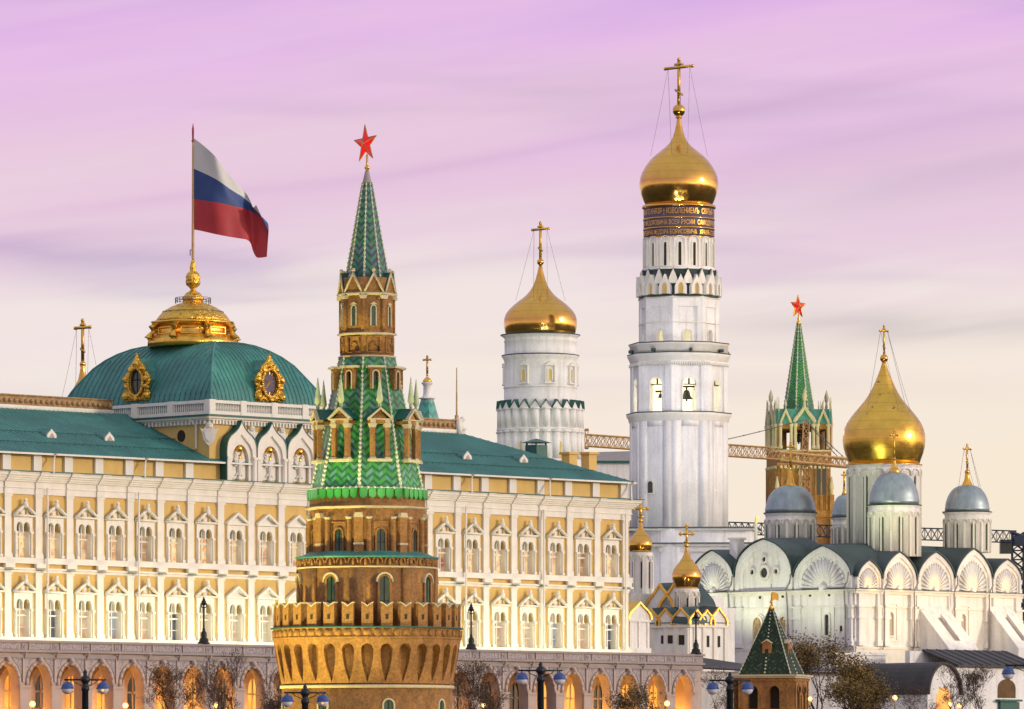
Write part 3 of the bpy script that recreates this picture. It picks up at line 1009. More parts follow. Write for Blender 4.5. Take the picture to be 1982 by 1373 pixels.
BL, BR = u_of(409), u_of(652)
BD = min((abs(u_of(124, v * .05) - BL), v * .05) for v in range(300, 640))[1]
zb0 = zq(808)
b = MB()
b.box(BL, BR, 0.3, BD, zeave, zb0)
b.build('roof_block_wall', M['ochre'], palace)
b = MB()
for (a0, a1, d) in ((zq(822), zq(817), .15), (zq(814), zq(811), .45), (zq(811) + .002, zq(807), .75)):
    b.box(BL - d, BR + d, 0.3 - d, BD + d, a0, a1)
n = 40
for i in range(n):
    x = BL + (BR - BL) * (i + .5) / n
    b.box(x - .11, x + .11, -0.18, .3, zq(821.5), zq(813.8))
    y = .3 + (BD - .3) * (i + .5) / n
    b.box(BL - .48, BL, y - .11, y + .11, zq(821.5), zq(813.8))
b.build('roof_block_cornice', M['trim'], palace)
b = MB()
b.box(BL - .95, BR + .95, -0.65, BD + .95, zq(807) + .003, zq(803.5))
b.build('roof_block_flashing', M['teal_dark'], palace)
# balustrade round its top
zba, zbb = zq(803), zq(775)
b = MB()
x0, x1, y0, y1 = BL - .25, BR + .25, 0.0, BD + .2
for (a, c_, zz0, zz1) in ((0, 0, zba, zba + .38), (0, 0, zbb - .32, zbb)):
    b.box(x0, x1, y0, y0 + .4, zz0, zz1)
    b.box(x0, x1, y1 - .4, y1, zz0, zz1)
    b.box(x0, x0 + .4, y0 + .4, y1 - .4, zz0, zz1)
    b.box(x1 - .4, x1, y0 + .4, y1 - .4, zz0, zz1)
for i in range(5):
    x = x0 + (x1 - x0 - .8) * i / 4
    b.box(x, x + .8, y0 - .06, y0 + .46, zba + .003, zbb + .06)
    y = y0 + (y1 - y0 - .8) * i / 4
    b.box(x0 - .06, x0 + .46, y, y + .8, zba + .004, zbb + .05)
for i in range(76):
    x = x0 + .5 + (x1 - x0 - 1.0) * i / 75
    b.tube([(x, y0 + .2, zba + .38), (x, y0 + .2, (zba + zbb) / 2), (x, y0 + .2, zbb - .32)], [.06, .09, .05], 5)
    y = y0 + .5 + (y1 - y0 - 1.0) * i / 75
    b.tube([(x0 + .2, y, zba + .38), (x0 + .2, y, (zba + zbb) / 2), (x0 + .2, y, zbb - .32)], [.06, .09, .05], 5)
b.build('balustrade', M['trim'], palace)
# bell-shaped roof
YCC = PA.y + UD.y * (BL + BR) / 2 + VD.y * BD / 2
zr0, zr1 = zq(801), ZC + (HY - 666) * YCC / F - Z0
RM = MB()
bx0, bx1, by0, by1 = BL + .5, BR - .5, .7, BD + 1.5
prof = [(0, 0.0), (.03, .15), (.075, .29), (.15, .42), (.25, .55), (.37, .70), (.50, .81), (.63, .89), (.78, .955), (.90, .985), (1.0, 1.0)]
INS = 7.0
rings = []
for ins, hz in prof:
    i_ = ins * INS
    z = zr0 + (zr1 - zr0) * hz
    rings.append([(bx0 + i_, by0 + i_, z), (bx1 - i_, by0 + i_, z), (bx1 - i_, by1 - i_, z), (bx0 + i_, by1 - i_, z)])
for ra, rb in zip(rings, rings[1:]):
    for k in range(4):
        l = (k + 1) % 4
        RM.add([ra[k], ra[l], rb[l], rb[k]], [(0, 1, 2, 3)])
RM.add(rings[-1], [(0, 1, 2, 3)])
RM.build('bell_roof', M['teal'], palace, sharp=0.9)
SM = MB()
ns = 30
for side in range(4):
    for i in range(ns):
        t = (i + .5) / ns
        pts = []
        for ins, hz in prof:
            i_ = ins * INS
            z = zr0 + (zr1 - zr0) * hz + .02
            L = (bx1 - bx0) if side % 2 == 0 else (by1 - by0)
            s = t * L
            if s < i_ or s > L - i_:
                # stop at the hip
                break
            pts.append({0: (bx0 + s, by0 + i_ - .02, z), 1: (bx1 - i_ + .02, by0 + s, z), 2: (bx0 + s, by1 - i_ + .02, z), 3: (bx0 + i_ - .02, by0 + s, z)}[side])
        if len(pts) > 1:
            SM.tube(pts, 0.055, 4)
for cx_, cy_ in ((0, 0), (1, 0), (1, 1), (0, 1)):
    pts = [((bx0 + ins * INS) if cx_ == 0 else (bx1 - ins * INS), (by0 + ins * INS) if cy_ == 0 else (by1 - ins * INS), zr0 + (zr1 - zr0) * hz) for ins, hz in prof]
    SM.tube(pts, 0.1, 5)
SM.build('roof_seams', M['teal'], palace)

# keel-arched gables with crowned double-headed birds in relief
def eagle(mb, s, y):
    """spread double-headed bird, crown above, shield on the breast"""
    mb.tube([(0, y, -1.5 * s), (0, y, -.6 * s), (0, y, .2 * s), (0, y, .7 * s)], [.12 * s, .30 * s, .36 * s, .2 * s], 8)
    for sx in (-1, 1):
        mb.tube([(sx * .1 * s, y, .55 * s), (sx * .34 * s, y, .95 * s), (sx * .42 * s, y, 1.2 * s), (sx * .62 * s, y, 1.22 * s)], [.15 * s, .13 * s, .15 * s, .04 * s], 7)
        for k in range(5):
            a = R(80 - k * 21)
            L = (1.25 - .14 * k) * s
            b0 = Vector((sx * .32 * s, y, (.45 - .14 * k) * s))
            b1 = b0 + Vector((sx * math.cos(a) * L * .62, 0, math.sin(a) * L * .8))
            mb.tube([b0, (b0 + b1) / 2, b1], [.14 * s, .15 * s, .04 * s], 6)
        mb.tube([(sx * .12 * s, y, -.9 * s), (sx * .5 * s, y, -1.25 * s)], [.13 * s, .07 * s], 6)
    mb.tube([(0, y, -1.2 * s), (0, y, -1.65 * s)], [.16 * s, .32 * s], 7)


def kok_outline(k=1.0):
    return ogee(2.02 * k, 2.55, 5.95 * (1 + .03 * (k - 1)), 0.30, 0.24, 10)


zk = zeave + .02
kk = MB()
oright = bez((2.04, 2.7), (2.06, 3.5), (1.98, 4.15), (1.45, 4.6), 7) + bez((1.45, 4.6), (.85, 5.0), (.30, 5.3), (0, 6.15), 7)[1:]
outer = [(-2.04, 0), (2.04, 0)] + oright + [(-x, z) for x, z in reversed(oright[:-1])]
inner = arch_poly(0, 0.0, 2.1, 1.16, 1.65, 12)
o_path = outer[1:] + [outer[0]]
i_path = inner[1:] + [inner[0]]
# resample inner path to the outer one's count
def resample(path, n):
    d = [0]
    for a, b in zip(path, path[1:]):
        d.append(d[-1] + math.hypot(b[0] - a[0], b[1] - a[1]))
    out = []
    for i in range(n):
        s = d[-1] * i / (n - 1)
        k = max(j for j in range(len(d)) if d[j] <= s + 1e-9)
        k = min(k, len(path) - 2)
        t = (s - d[k]) / max(1e-9, d[k + 1] - d[k])
        out.append((path[k][0] + (path[k + 1][0] - path[k][0]) * t, path[k][1] + (path[k + 1][1] - path[k][1]) * t))
    return out


oo, ii = resample(o_path, 33), resample(i_path, 33)
mid = [((a[0] * .45 + b[0] * .55), (a[1] * .45 + b[1] * .55)) for a, b in zip(oo, ii)]
band_strip(kk, mid, oo, -0.75, 0.29)
band_strip(kk, ii, mid, -0.52, 0.29)
for sx in (-1, 1):
    kk.box(*sorted((sx * 1.66, sx * 2.06)), -0.85, 0.2, 0, 2.2)
    kk.box(*sorted((sx * 1.58, sx * 2.08)), -0.95, 0.2, 2.203, 2.5)
k0 = kk.build('keel_gable', M['trim'], palace)
kb = MB()
kb.prism(inner, -0.12, 0.285)
kb.build('gable_panel', M['ochre'], k0)
kr = MB()
ro = [(x * 1.05, z + (.10 if z > 1 else 0)) for x, z in oo]
band_strip(kr, oo, ro, -0.80, 0.295)
kr.build('gable_roof', M['teal_dark'], k0)
ke = MB()
keep = ke.M
ke.prism(resample(arch_poly(0, .25, 1.9, 0.95, 1.35, 12), 26)[:-1], -0.22, -0.125)
ke.M = Matrix.Translation((0, -0.34, 1.75))
eagle(ke, .95, 0)
ke.build('bird_relief', M['trim'], k0)
kc = MB()
kc.M = Matrix.Translation((0, -0.28, 3.15))
kc.tube([(0, 0, -.1), (0, 0, .25), (0, 0, .5), (0, 0, .62), (0, 0, 0.9)], [.34, .42, .28, .08, .04], 8)
kc.ball((0, -.05, -.75), .26, 8, 6, 1.3)
kc.build('gilded_crown', M['gold_rough'], k0)
k0.location = (BU[7] + .3, 0, zk)
for k in (8, 9, 10):
    twin(k0, palace, (BU[k] + .3, 0, zk))
# carved shields between the gables
sh = MB()
shp = [(0, -1.1), (.38, -.75), (.62, -.35), (.72, .25), (.95, .75), (.6, .62), (.42, .95), (0, .82), (-.42, .95), (-.6, .62), (-.95, .75), (-.72, .25), (-.62, -.35), (-.38, -.75)]
sh.prism(shp, -0.22, 0.0)
sh.prism([(x * .62, z * .62) for x, z in shp], -0.36, -0.222)
sh.tube([(0, -.15, .8), (0, -.15, 1.15), (0, -.15, 1.35), (0, -.15, 1.75)], [.34, .40, .18, .05], 8)
s0 = sh.build('carved_shield', M['trim'], palace)
s0.location = (BL, 0.3, zq(844))
s0.rotation_euler = (0, 0, R(-45))
for k in (7, 8, 9):
    twin(s0, palace, ((BU[k] + BU[k + 1]) / 2 + .3, 0.3, zq(846)), 0)
rp = MB()
rp.tube([(BL - .6, 2.6, zq(806)), (BL - .55, 2.6, zq(812)), (BL - .2, 2.1, zq(824)), (BL - .2, 2.1, zq(868))], .13, 6)
rp.tube([(BL - .6, 2.6, zq(808)), (BL - .6, 2.6, zq(803))], [.13, .32], 6)
rp.build('rain_pipe', M['trim'], palace)
ro_ = MB()
ro_.M = Matrix.Translation((BL, 4.6, zq(842))) @ Matrix.Rotation(R(-90), 4, 'Z')
ro_.prism(arc(0, 0, .62, .62, 0, 2 * PI, 16)[:-1], -0.04, 0.0)
ro_.build('round_vent', M['dark'], palace)

# gilded cartouches: an oculus on the left slope, a clock on the front slope
CART = [(0, -2.15), (.7, -2.0), (1.25, -2.15), (1.95, -2.05), (2.15, -1.45), (1.8, -1.0), (1.85, -.45), (2.1, .1), (1.75, .75), (1.3, 1.0), (1.15, 1.55), (.62, 1.85), (.22, 2.35), (0, 2.9)]
CART = CART + [(-x, z) for x, z in reversed(CART[1:-1])]


def cartouche(px, py, face):
    c = MB()
    ell = arc(0, -.15, 1.02, 1.32, -PI / 2, 1.5 * PI, 40)
    out = resample(CART + [CART[0]], 41)
    band_strip(c, ell, out, -0.3, 0.0)
    e2 = arc(0, -.15, 1.28, 1.58, -PI / 2, 1.5 * PI, 40)
    band_strip(c, ell, e2, -0.5, -0.302)
    for x, z, q in ((1.65, -1.55, .42), (-1.65, -1.55, .42), (1.6, .2, .36), (-1.6, .2, .36), (0, 1.75, .42), (0, -1.85, .32), (1.5, -.6, .3), (-1.5, -.6, .3), (.85, 1.2, .3), (-.85, 1.2, .3)):
        c.ball((x, -.3, z), q, 10, 6)
    root = c.build('cartouche', M['gold_carved'], palace)
    d = MB()
    d.prism(ell[:-1], -0.12, -0.02)
    d.build('clock_dial' if face else 'oculus_pane', M['mosaic'] if face else M['glass'], root)
    if face:
        h = MB()
        for i in range(12):
            a = 2 * PI * i / 12
            p, q = (0.70 * math.sin(a), -.15 + .92 * math.cos(a)), (0.93 * math.sin(a), -.15 + 1.2 * math.cos(a))
            h.tube([(p[0], -.14, p[1]), (q[0], -.14, q[1])], .075, 4)
        h.build('hour_mark', M['gold_rough'], root)
        h = MB()
        h.tube([(0, -.16, -.15), (-.72, -.16, .22)], [.07, .03], 4)
        h.tube([(0, -.16, -.15), (-.55, -.16, -.75)], [.08, .04], 4)
        h.tube([(0, -.16, -.15), (.35, -.16, .12)], [.05, .03], 4)
        h.build('clock_hand', M['gold_rough'], root)
    else:
        h = MB()
        h.tube([(0, -.14, -1.4), (0, -.14, 1.1)], .05, 4)
        h.tube([(-.95, -.14, .1), (.95, -.14, .1)], .05, 4)
        h.build('glazing_bar', M['iron'], root)
    dd = MB()
    dd.prism([(x * .8, z * .8) for x, z in CART], 0.002, 3.6)
    dd.build('dormer_cheek', M['teal'], root)
    return root


cf = cartouche(0, 0, True)
cf.location = ((bx0 + bx1) / 2 + 0.2, by0 + .5, zq(732))
cl = cartouche(0, 0, False)
cl.location = (bx0 + .5, (by0 + by1) / 2 - .2, zq(731) + .2)
cl.rotation_euler = (0, 0, R(-90))

# gilded crown on top of the bell roof
CU, CV = (bx0 + bx1) / 2, (by0 + by1) / 2
YC = PA.y + UD.y * CU + VD.y * CV
SC = YC / F


def zc(py):
    return ZC + (HY - py) * SC - Z0


gc = MB()
gc.M = Matrix.Translation((CU, CV, 0))
S1 = SC / math.cos(PI / 8)
gc.lathe([(93 * SC, zc(672)), (92 * SC, zc(661)), (88 * SC, zc(658)), (86 * SC, zc(654)), (77 * SC, zc(650)), (76 * SC, zc(634)), (79 * SC, zc(632)), (85 * SC, zc(628)), (86 * SC, zc(625)), (72 * SC, zc(622))], 8, R(22.5))
gc.build('crown_base', M['gold_rough'], palace)
pn = MB()
for i in range(8):
    pn.face_frame(R(45 * i), 76 * SC * math.cos(PI / 8) + .0, CU, CV)
    hw_ = 76 * SC * math.sin(PI / 8)
    for (a, b_, c_, d_) in ((-hw_ * .62, hw_ * .62, zc(638), zc(636)), (-hw_ * .62, hw_ * .62, zc(650), zc(648))):
        pn.box(a, b_, -.14, 0, c_, d_)
    pn.box(-hw_ * .68, -hw_ * .6, -.14, 0, zc(650), zc(636))
    pn.box(hw_ * .6, hw_ * .68, -.14, 0, zc(650), zc(636))
    # scroll consoles on the corners
    pn.build('crown_panel', M['gold_rough'], palace)
    pn = MB()
    pn.face_frame(R(45 * i + 22.5), 78 * SC, CU, CV)
    pn.tube([(0, .1, zc(632)), (0, -.35, zc(637)), (0, -.15, zc(643)), (0, -.4, zc(650)), (0, -.75, zc(657)), (0, -.5, zc(661))], [.3, .38, .24, .28, .42, .36], 8)
    pn.build('scroll_console', M['gold_rough'], palace)
    pn = MB()
gd = MB()
gd.M = Matrix.Translation((CU, CV, 0))
gd.lathe([(73 * SC, zc(622.5)), (70 * SC, zc(618)), (64 * SC, zc(610)), (55 * SC, zc(602)), (44 * SC, zc(595)), (32 * SC, zc(590)), (22 * SC, zc(587)), (18 * SC, zc(584.5)), (18.5 * SC, zc(582)), (21 * SC, zc(581)), (21.5 * SC, zc(576)),
          (18 * SC, zc(573)), (13 * SC, zc(567)), (7 * SC, zc(564)), (4.5 * SC, zc(561)), (8 * SC, zc(556)), (13.5 * SC, zc(552)), (14.5 * SC, zc(546)), (13.5 * SC, zc(540)), (14.5 * SC, zc(537)), (12 * SC, zc(530)), (7 * SC, zc(526)),
          (6 * SC, zc(524)), (6.5 * SC, zc(519)), (5.5 * SC, zc(513)), (4 * SC, zc(507)), (2.5 * SC, zc(503)), (0.02, zc(500))], 40)
gd.build('gilded_cupola', M['gold_carved'], palace)
rl = MB()
for (rr, za, zb_) in ((34, 588, 577), (59, 609, 604)):
    for i in range(24):
        a = 2 * PI * i / 24
        if 0.62 < abs(math.sin(a)):
            rl.tube([(CU + rr * SC * math.sin(a), CV - rr * SC * math.cos(a), zc(za)), (CU + rr * SC * math.sin(a), CV - rr * SC * math.cos(a), zc(zb_))], .045, 4)
    for zz in (zb_, (za + zb_) / 2):
        rl.tube([(CU + rr * SC * math.sin(2 * PI * i / 32), CV - rr * SC * math.cos(2 * PI * i / 32), zc(zz)) for i in range(33)], .03, 4)
rl.build('service_rail', M['cable'], palace)

# chimneys, vents and poles on the roof, each a thing of its own is not possible: they are fixed to the palace
for px, v in ((1102, 15.5), (1140, 16.0)):
    ch = MB()
    x = u_of(px, v)
    zt = ZC + (HY - 880) * (PA.y + UD.y * x + VD.y * v) / F - Z0
    ch.box(x - .62, x + .62, v - .62, v + .62, RZ - 5.5, zt)
    ch.box(x - .82, x + .82, v - .82, v + .82, zt + .002, zt + .25)
    ch.build('chimney', M['ochre'], palace)
vb = MB()
x = u_of(1038, 15)
zt = ZC + (HY - 862) * (PA.y + UD.y * x + VD.y * 15) / F - Z0
vb.box(x - .85, x + .85, 14.1, 15.9, RZ - 4, zt)
vb.add([(x - 1.25, 13.7, zt + .25), (x + 1.25, 13.7, zt + .25), (x + 1.25, 16.3, zt + .25), (x - 1.25, 16.3, zt + .25), (x, 15, zt + .75)], [(0, 1, 4), (1, 2, 4), (2, 3, 4), (3, 0, 4), (3, 2, 1, 0)])
for sx in (-1, 1):
    for sy in (-1, 1):
        vb.box(x + sx * .75 - .08, x + sx * .75 + .08, 15 + sy * .75 - .08, 15 + sy * .75 + .08, zt, zt + .25)
vb.build('vent_box', M['teal_dark'], palace)
mp_ = MB()
x = u_of(884, RV)
mp_.tube([(x, RV, RZ + 1.4), (x, RV, RZ + 1.9)], .22, 8)
mp_.tube([(x, RV, RZ + 1.9), (x, RV, ZC + (HY - 712) * (PA.y + UD.y * x + VD.y * RV) / F - Z0)], [.11, .05], 8)
mp_.build('mast', M['crane_yellow'], palace)
fi = MB()
x = u_of(895, RV)
yb = RZ - .4
fi.lathe([(.45, yb - .6), (.42, yb + .4), (.3, yb + .7), (.5, yb + .75), (.5, yb + .85), (.15, yb + 1.3), (.08, yb + 1.7)], 12, cx=x, cy=RV)
fi.ball((x, RV, yb + 1.9), .3, 10, 8)
fi.build('corner_finial', M['trim'], palace)

# ------------------------------------------------------------------ flagpole and flag
fp = MB()
ztip = ZC + (HY - 239) * SC
zbase = ZC + (HY - 500.5) * SC
fp.tube([(0, 0, 0), (0, 0, (ztip - zbase) * .86)], [.16, .10], 8)
XC = PA.x + UD.x * CU + VD.x * CV
pole = thing('flagpole', 'tall slim flagpole rising from the gilded cupola of the palace', 'flagpole', (XC, YC, zbase), 0)
fp.build('pole', M['crane_yellow'], pole)
f2 = MB()
f2.ball((0, 0, (ztip - zbase) * .87), .17, 8, 6)
f2.tube([(0, 0, (ztip - zbase) * .87), (0, 0, (ztip - zbase) * .955), (0, 0, ztip - zbase)], [.09, .13, .02], 6)
f2.build('finial', M['red_cloth'], pole)
f3 = MB()
for z0_, z1_ in ((.3, .9),):
    f3.tube([(-.3, 0, z0_), (-.3, 0, z1_)], .06, 4)
    f3.tube([(-.3, 0, z1_), (0, 0, z1_)], .04, 4)
f3.build('cleat', M['iron'], pole)

# cloth: a grid bent by hand so that it hangs from the hoist and folds at the fly
FW = 46
FH = 36
def px_off(px, py):
    return Vector(((px - 375.5) * SC, 0, (500.5 - py) * SC))


# three key edges along the hoist-to-fly direction: (top edge, bottom edge) as picture offsets with depth
top = [(375.5, 267, 0), (389, 277, .6), (404, 290, 1.4), (418, 304, 2.2), (430, 320, 2.0), (440, 334, 1.0), (452, 347, -.2), (462, 356, -1.3), (472, 367, -2.0), (480, 377, -1.6), (487, 392, -.6), (492, 402, .4), (498, 398, 1.4)]
bot = [(373.5, 444, 0), (389, 447, .3), (405, 451, .9), (421, 455, 1.3), (437, 458, 1.2), (452, 460, .6), (468, 462, 0), (480, 464, -.8), (487, 470, -1.6), (491, 485, -2.0), (498, 497, -1.5), (508, 498, -.9), (518, 497, -.2)]
def curve(keys_, t):
    s = t * (len(keys_) - 1)
    i = min(int(s), len(keys_) - 2)
    f = s - i
    a, b_ = keys_[i], keys_[i + 1]
    p = keys_[max(i - 1, 0)]
    q = keys_[min(i + 2, len(keys_) - 1)]
    return [0.5 * (2 * a[k] + (b_[k] - p[k]) * f + (2 * p[k] - 5 * a[k] + 4 * b_[k] - q[k]) * f * f + (3 * a[k] - p[k] - 3 * b_[k] + q[k]) * f ** 3) for k in range(3)]


midc = [(374, 385, 0), (389, 388, .5), (406, 391, 1.3), (423, 394, 1.9), (440, 397, 1.6), (455, 400, .6), (470, 402, -.5), (480, 404, -1.5), (488, 408, -1.8), (499, 414, -1.4), (511, 424, -.8), (520, 433, -.3), (521.5, 448, .3)]
fl = MB()
verts = []
for j in range(FH + 1):
    s = j / FH
    for i in range(FW + 1):
        t = i / FW
        A, Bm, C_ = curve(top, t), curve(midc, t), curve(bot, t)
        if s < 2 / 3:
            q = s * 1.5
            P = [A[k] + (Bm[k] - A[k]) * q for k in range(3)]
        else:
            q = (s - 2 / 3) * 3
            P = [Bm[k] + (C_[k] - Bm[k]) * q for k in range(3)]
        v = px_off(P[0], P[1])
        rip = .16 * math.sin(9 * t + 5 * s) * t + .07 * math.sin(21 * t - 8 * s) * min(1, 4 * t)
        v.y = -P[2] * .55 + rip
        verts.append(v)
faces, mi = [], []
fl.v = [Vector(v) for v in verts]
for j in range(FH):
    for i in range(FW):
        a = j * (FW + 1) + i
        fl.f.append([a, a + FW + 1, a + FW + 2, a + 1])
        fl.mi.append(0 if j < FH / 3 else 1 if j < 2 * FH / 3 else 2)
        fl.uv.append(None)
flag = fl.build('flag', [M['white_cloth'], M['blue_cloth'], M['red_cloth']])
flag.location = (XC, YC, zbase)
sol = flag.modifiers.new('thickness', 'SOLIDIFY')
sol.thickness = 0.03
tag(flag, 'white, blue and red striped flag flying from the palace flagpole', 'flag')

# ------------------------------------------------------------------ terrace with arcade in front of the palace
TV = -6.6
terr = thing('palace_terrace', 'stone terrace with round-arched arcade and carved parapet below the ochre palace', 'terrace', (PA.x + VD.x * TV, PA.y + VD.y * TV, Z0), TH)


def ut(px):
    return u_of(px, TV)


YT = PA.y + VD.y * TV + UD.y * ut(13)
def zt_(py):
    return ZC + (HY - py) * YT / F - Z0


AC = [-46, 13, 75.4, 135.5, 194.5, 254.6, 313.5, 372, 430.5, 488.5, 546, 603.5, 661, 718, 775, 832, 889, 945.6, 999.5, 1053, 1107.5, 1161.5, 1214.5, 1268, 1322]
AU = [ut(p) for p in AC]
T0, T1 = ut(-46) - 2, ut(1358)
TD = 6.0
ztop = zt_(1262)
zspr = zt_(1326)
aw = 1.45
wl = MB()
bnd = [T0] + [(a + b_) / 2 for a, b_ in zip(AU, AU[1:])] + [T1]
for i, a in enumerate(AU):
    notch_wall(wl, bnd[i], bnd[i + 1], -2.5, ztop, a, aw, zspr, 0.0, 1.1, rz=2.1)
wl.box(T0, T1, 4.6, 5.4, -2.5, ztop - .02)
wl.box(T0, T1, 1.1, 6.2, ztop - .5, ztop - .02)
wl.box(T1 - .6, T1, 1.1, 4.6, -2.5, ztop - .5)
wl.build('wall', M['stone_pink'], terr)
pr = MB()
pr.box(T0, T1 + .1, -0.45, 1.2, ztop + .0, ztop + .22)
pr.box(T0, T1 + .1, -0.12, .5, ztop + .222, zt_(1243))
pr.box(T0, T1 + .2, -0.35, .8, zt_(1243) + .002, zt_(1238.5))
pr.box(T0, T1, -0.2, -0.002, zt_(1273), zt_(1266.5))
pr.build('parapet', M['stone_grey'], terr)
for i, a in enumerate(AU):
    pnl = MB()
    pb = MB()
    c_ = (AU[i + 1] + a) / 2 if i + 1 < len(AU) else T1 - 1.2
    s_ = (AU[i + 1] - a) / 2 if i + 1 < len(AU) else 2.0
    z0_, z1_ = ztop + .32, zt_(1245)
    # long relief over the arch, small one over the pier
    pnl.box(a - 1.3, a + 1.3, -0.19, -0.122, z0_, z1_)
    pb.box(a - 1.44, a - 1.3, -0.24, -0.122, z0_ - .05, z1_ + .05)
    pb.box(a + 1.3, a + 1.44, -0.24, -0.122, z0_ - .05, z1_ + .05)
    pb.box(a - 1.44, a + 1.44, -0.235, -0.122, z1_ + .051, z1_ + .12)
    pnl.box(c_ - .32, c_ + .32, -0.19, -0.122, z0_, z1_)
    pnl.tube([(c_, -.2, z0_ + .1), (c_ - .18, -.2, z1_ - .15)], .06, 4)
    pnl.tube([(c_, -.2, z0_ + .1), (c_ + .18, -.2, z1_ - .15)], .06, 4)
    pnl.box(a - 1.3, c_ + .32, -.15, -.121, z0_ - .04, z0_ - .0)
    rp_ = pnl.build('relief_panel', M['carved'], terr)
    pb.build('panel_border', M['stone_pink'], rp_)
# arch mouldings, keystones, piers
am = MB()
ring_arch(am, 0, zspr, zspr + .0, aw, .32, -0.16, 0.0, rz=2.1)
am.box(-.2, .2, -0.34, 0.0, zspr + 2.0, zspr + 2.75)
am.ball((0, -.34, zspr + 2.45), .24, 8, 6)
a0_ = am.build('arch_moulding', M['stone_pink'], terr)
pp2 = MB()
pp2.box(-.62, .62, -0.32, 0.0, -2.5, zspr - .25)
pp2.box(-.74, .74, -0.44, 0.02, zspr - .25, zspr - .02)
pp2.box(-.14, .14, -0.18, 0.0, zspr + .3, ztop - .35)
pp2.tube([(.05, -.5, ztop + .05), (.05, -.3, ztop - .35), (0.05, -.2, ztop - .7)], [.14, .1, .08], 6)
q0_ = pp2.build('pier', M['stone_pink'], terr)
sp2 = []
for sx in (-1, 1):
    sp_ = MB()
    path = [(sx * 1.9, zspr + .9), (sx * 1.9, ztop - .55), (sx * .75, ztop - .55)] + [(sx * x, z) for x, z in bez((.75, ztop - .75), (1.2, zspr + 2.2), (1.6, zspr + 1.6), (1.84, zspr + .95), 6)]
    sp_.prism(path if sx < 0 else path[::-1], -0.05, -0.002)
    sp2.append(sp_.build('spandrel_panel', M['carved'], terr))

lit = {0: 1, 1: 1, 2: 1, 3: 0, 4: 1, 5: 1, 6: 0, 7: 1, 8: 1, 9: 0, 10: 1, 16: 1, 20: 1, 21: 1, 22: 0, 23: 1, 24: 1}
# recessed windows in the back wall of the arcade
rw = MB()
ring_arch(rw, 0, -2.5, zspr - .35, .78, .55, 4.35, 4.598, rz=1.5)
ring_arch(rw, 0, -2.5, zspr - .35, 1.34, .3, 4.2, 4.597, rz=2.06)
rw.box(-.78, .78, 4.42, 4.55, zspr - .6, zspr - .42)
rw.box(-.78, .78, 4.42, 4.55, zspr - 2.3, zspr - 2.15)
rw.box(-.07, .07, 4.42, 4.552, -2.5, zspr + 1.1)
w_on = rw.build('arcade_window', M['stone_pink'], terr)
pg = MB()
pg.prism(arch_poly(0, -2.5, zspr - .35, .78, 1.5), 4.553, 4.596)
pg.build('pane', M['lit_orange'], w_on)
w_off = twin(w_on, terr, deep=False)
pg2 = pg.build('pane', M['glass'], w_off)
done_on = done_off = False
for i, a in enumerate(AU):
    if i == 0:
        a0_.location.x = a
        for s0_ in sp2:
            s0_.location.x = a
        q0_.location.x = bnd[1]
    else:
        twin(a0_, terr, (a, 0, 0))
        for s0_ in sp2:
            twin(s0_, terr, (a, 0, 0))
        if i < len(AU) - 1:
            twin(q0_, terr, (bnd[i + 1], 0, 0))
    if lit.get(i, 0):
        if not done_on:
            w_on.location.x = a
            done_on = True
        else:
            twin(w_on, terr, (a, 0, 0))
    else:
        if not done_off:
            w_off.location.x = a
            done_off = True
        else:
            twin(w_off, terr, (a, 0, 0))
    if lit.get(i, 0):
        P = Vector((PA.x + VD.x * TV, PA.y + VD.y * TV)) + UD * (a + random.uniform(.3, 1.2)) + VD * random.uniform(1.6, 3.2)
        lamp('arcade_light', 'POINT', (P.x, P.y, Z0 + zspr - 3.2), random.uniform(380, 950), (1.0, random.uniform(.38, .50), 0.07), size=.25)
    elif i >= 17:
        P = Vector((PA.x + VD.x * TV, PA.y + VD.y * TV)) + UD * a + VD * 2.2
# ------------------------------------------------------------------ helpers shared by towers and churches
def place(o, phi, a, z=0.0, cx=0.0, cy=0.0):
    """put an object built round the origin on the wall facing phi"""
    o.location = (cx + a * math.sin(phi), cy - a * math.cos(phi), z)
    o.rotation_euler = (0, 0, phi)
    return o


def ring_of(o, parent, phis, a, z=0.0, cx=0.0, cy=0.0):
    for i, ph in enumerate(phis):
        c = o if i == 0 else twin(o, parent)
        place(c, ph, a, z, cx, cy)


class Tw:
    """scale and heights for a tower whose axis stands Y metres away at photo column px"""
    def __init__(self, px, Y, base=None):
        self.px, self.Y, self.S = px, Y, Y / F
        self.z0 = gz(Y) if base is None else base
        p = at(px, HY, Y)
        self.loc = (p.x, p.y, self.z0)

    def z(self, py):
        return ZC + (HY - py) * self.S - self.z0

    def r(self, q):
        return q * self.S

    def prof(self, pts):
        return [(max(q, 0.02) * self.S, self.z(py)) for q, py in pts]


def cross_mesh(h, bar, th, top=.16, arm=.22, slant=.72):
    """three-barred cross standing on z=0, h high, bars along x"""
    m = MB()
    m.box(-th, th, -th * .7, th * .7, 0, h)
    m.box(-bar, bar, -th * .72, th * .72, h * (1 - arm) - th, h * (1 - arm) + th)
    m.box(-bar * .30, bar * .30, -th * .74, th * .74, h * (1 - .09) - th * .8, h * (1 - .09) + th * .8)
    k = bar * .26
    zz = h * (1 - slant)
    m.prism([(-k, zz + k * .55 - th * .8), (k, zz - k * .55 - th * .8), (k, zz - k * .55 + th * .8), (-k, zz + k * .55 + th * .8)], -th * .76, th * .76)
    m.ball((0, 0, h + th * .6), th * 1.5, 6, 4)
    for x in (-bar, bar):
        m.ball((x, 0, h * (1 - arm)), th * 1.4, 6, 4)
    return m


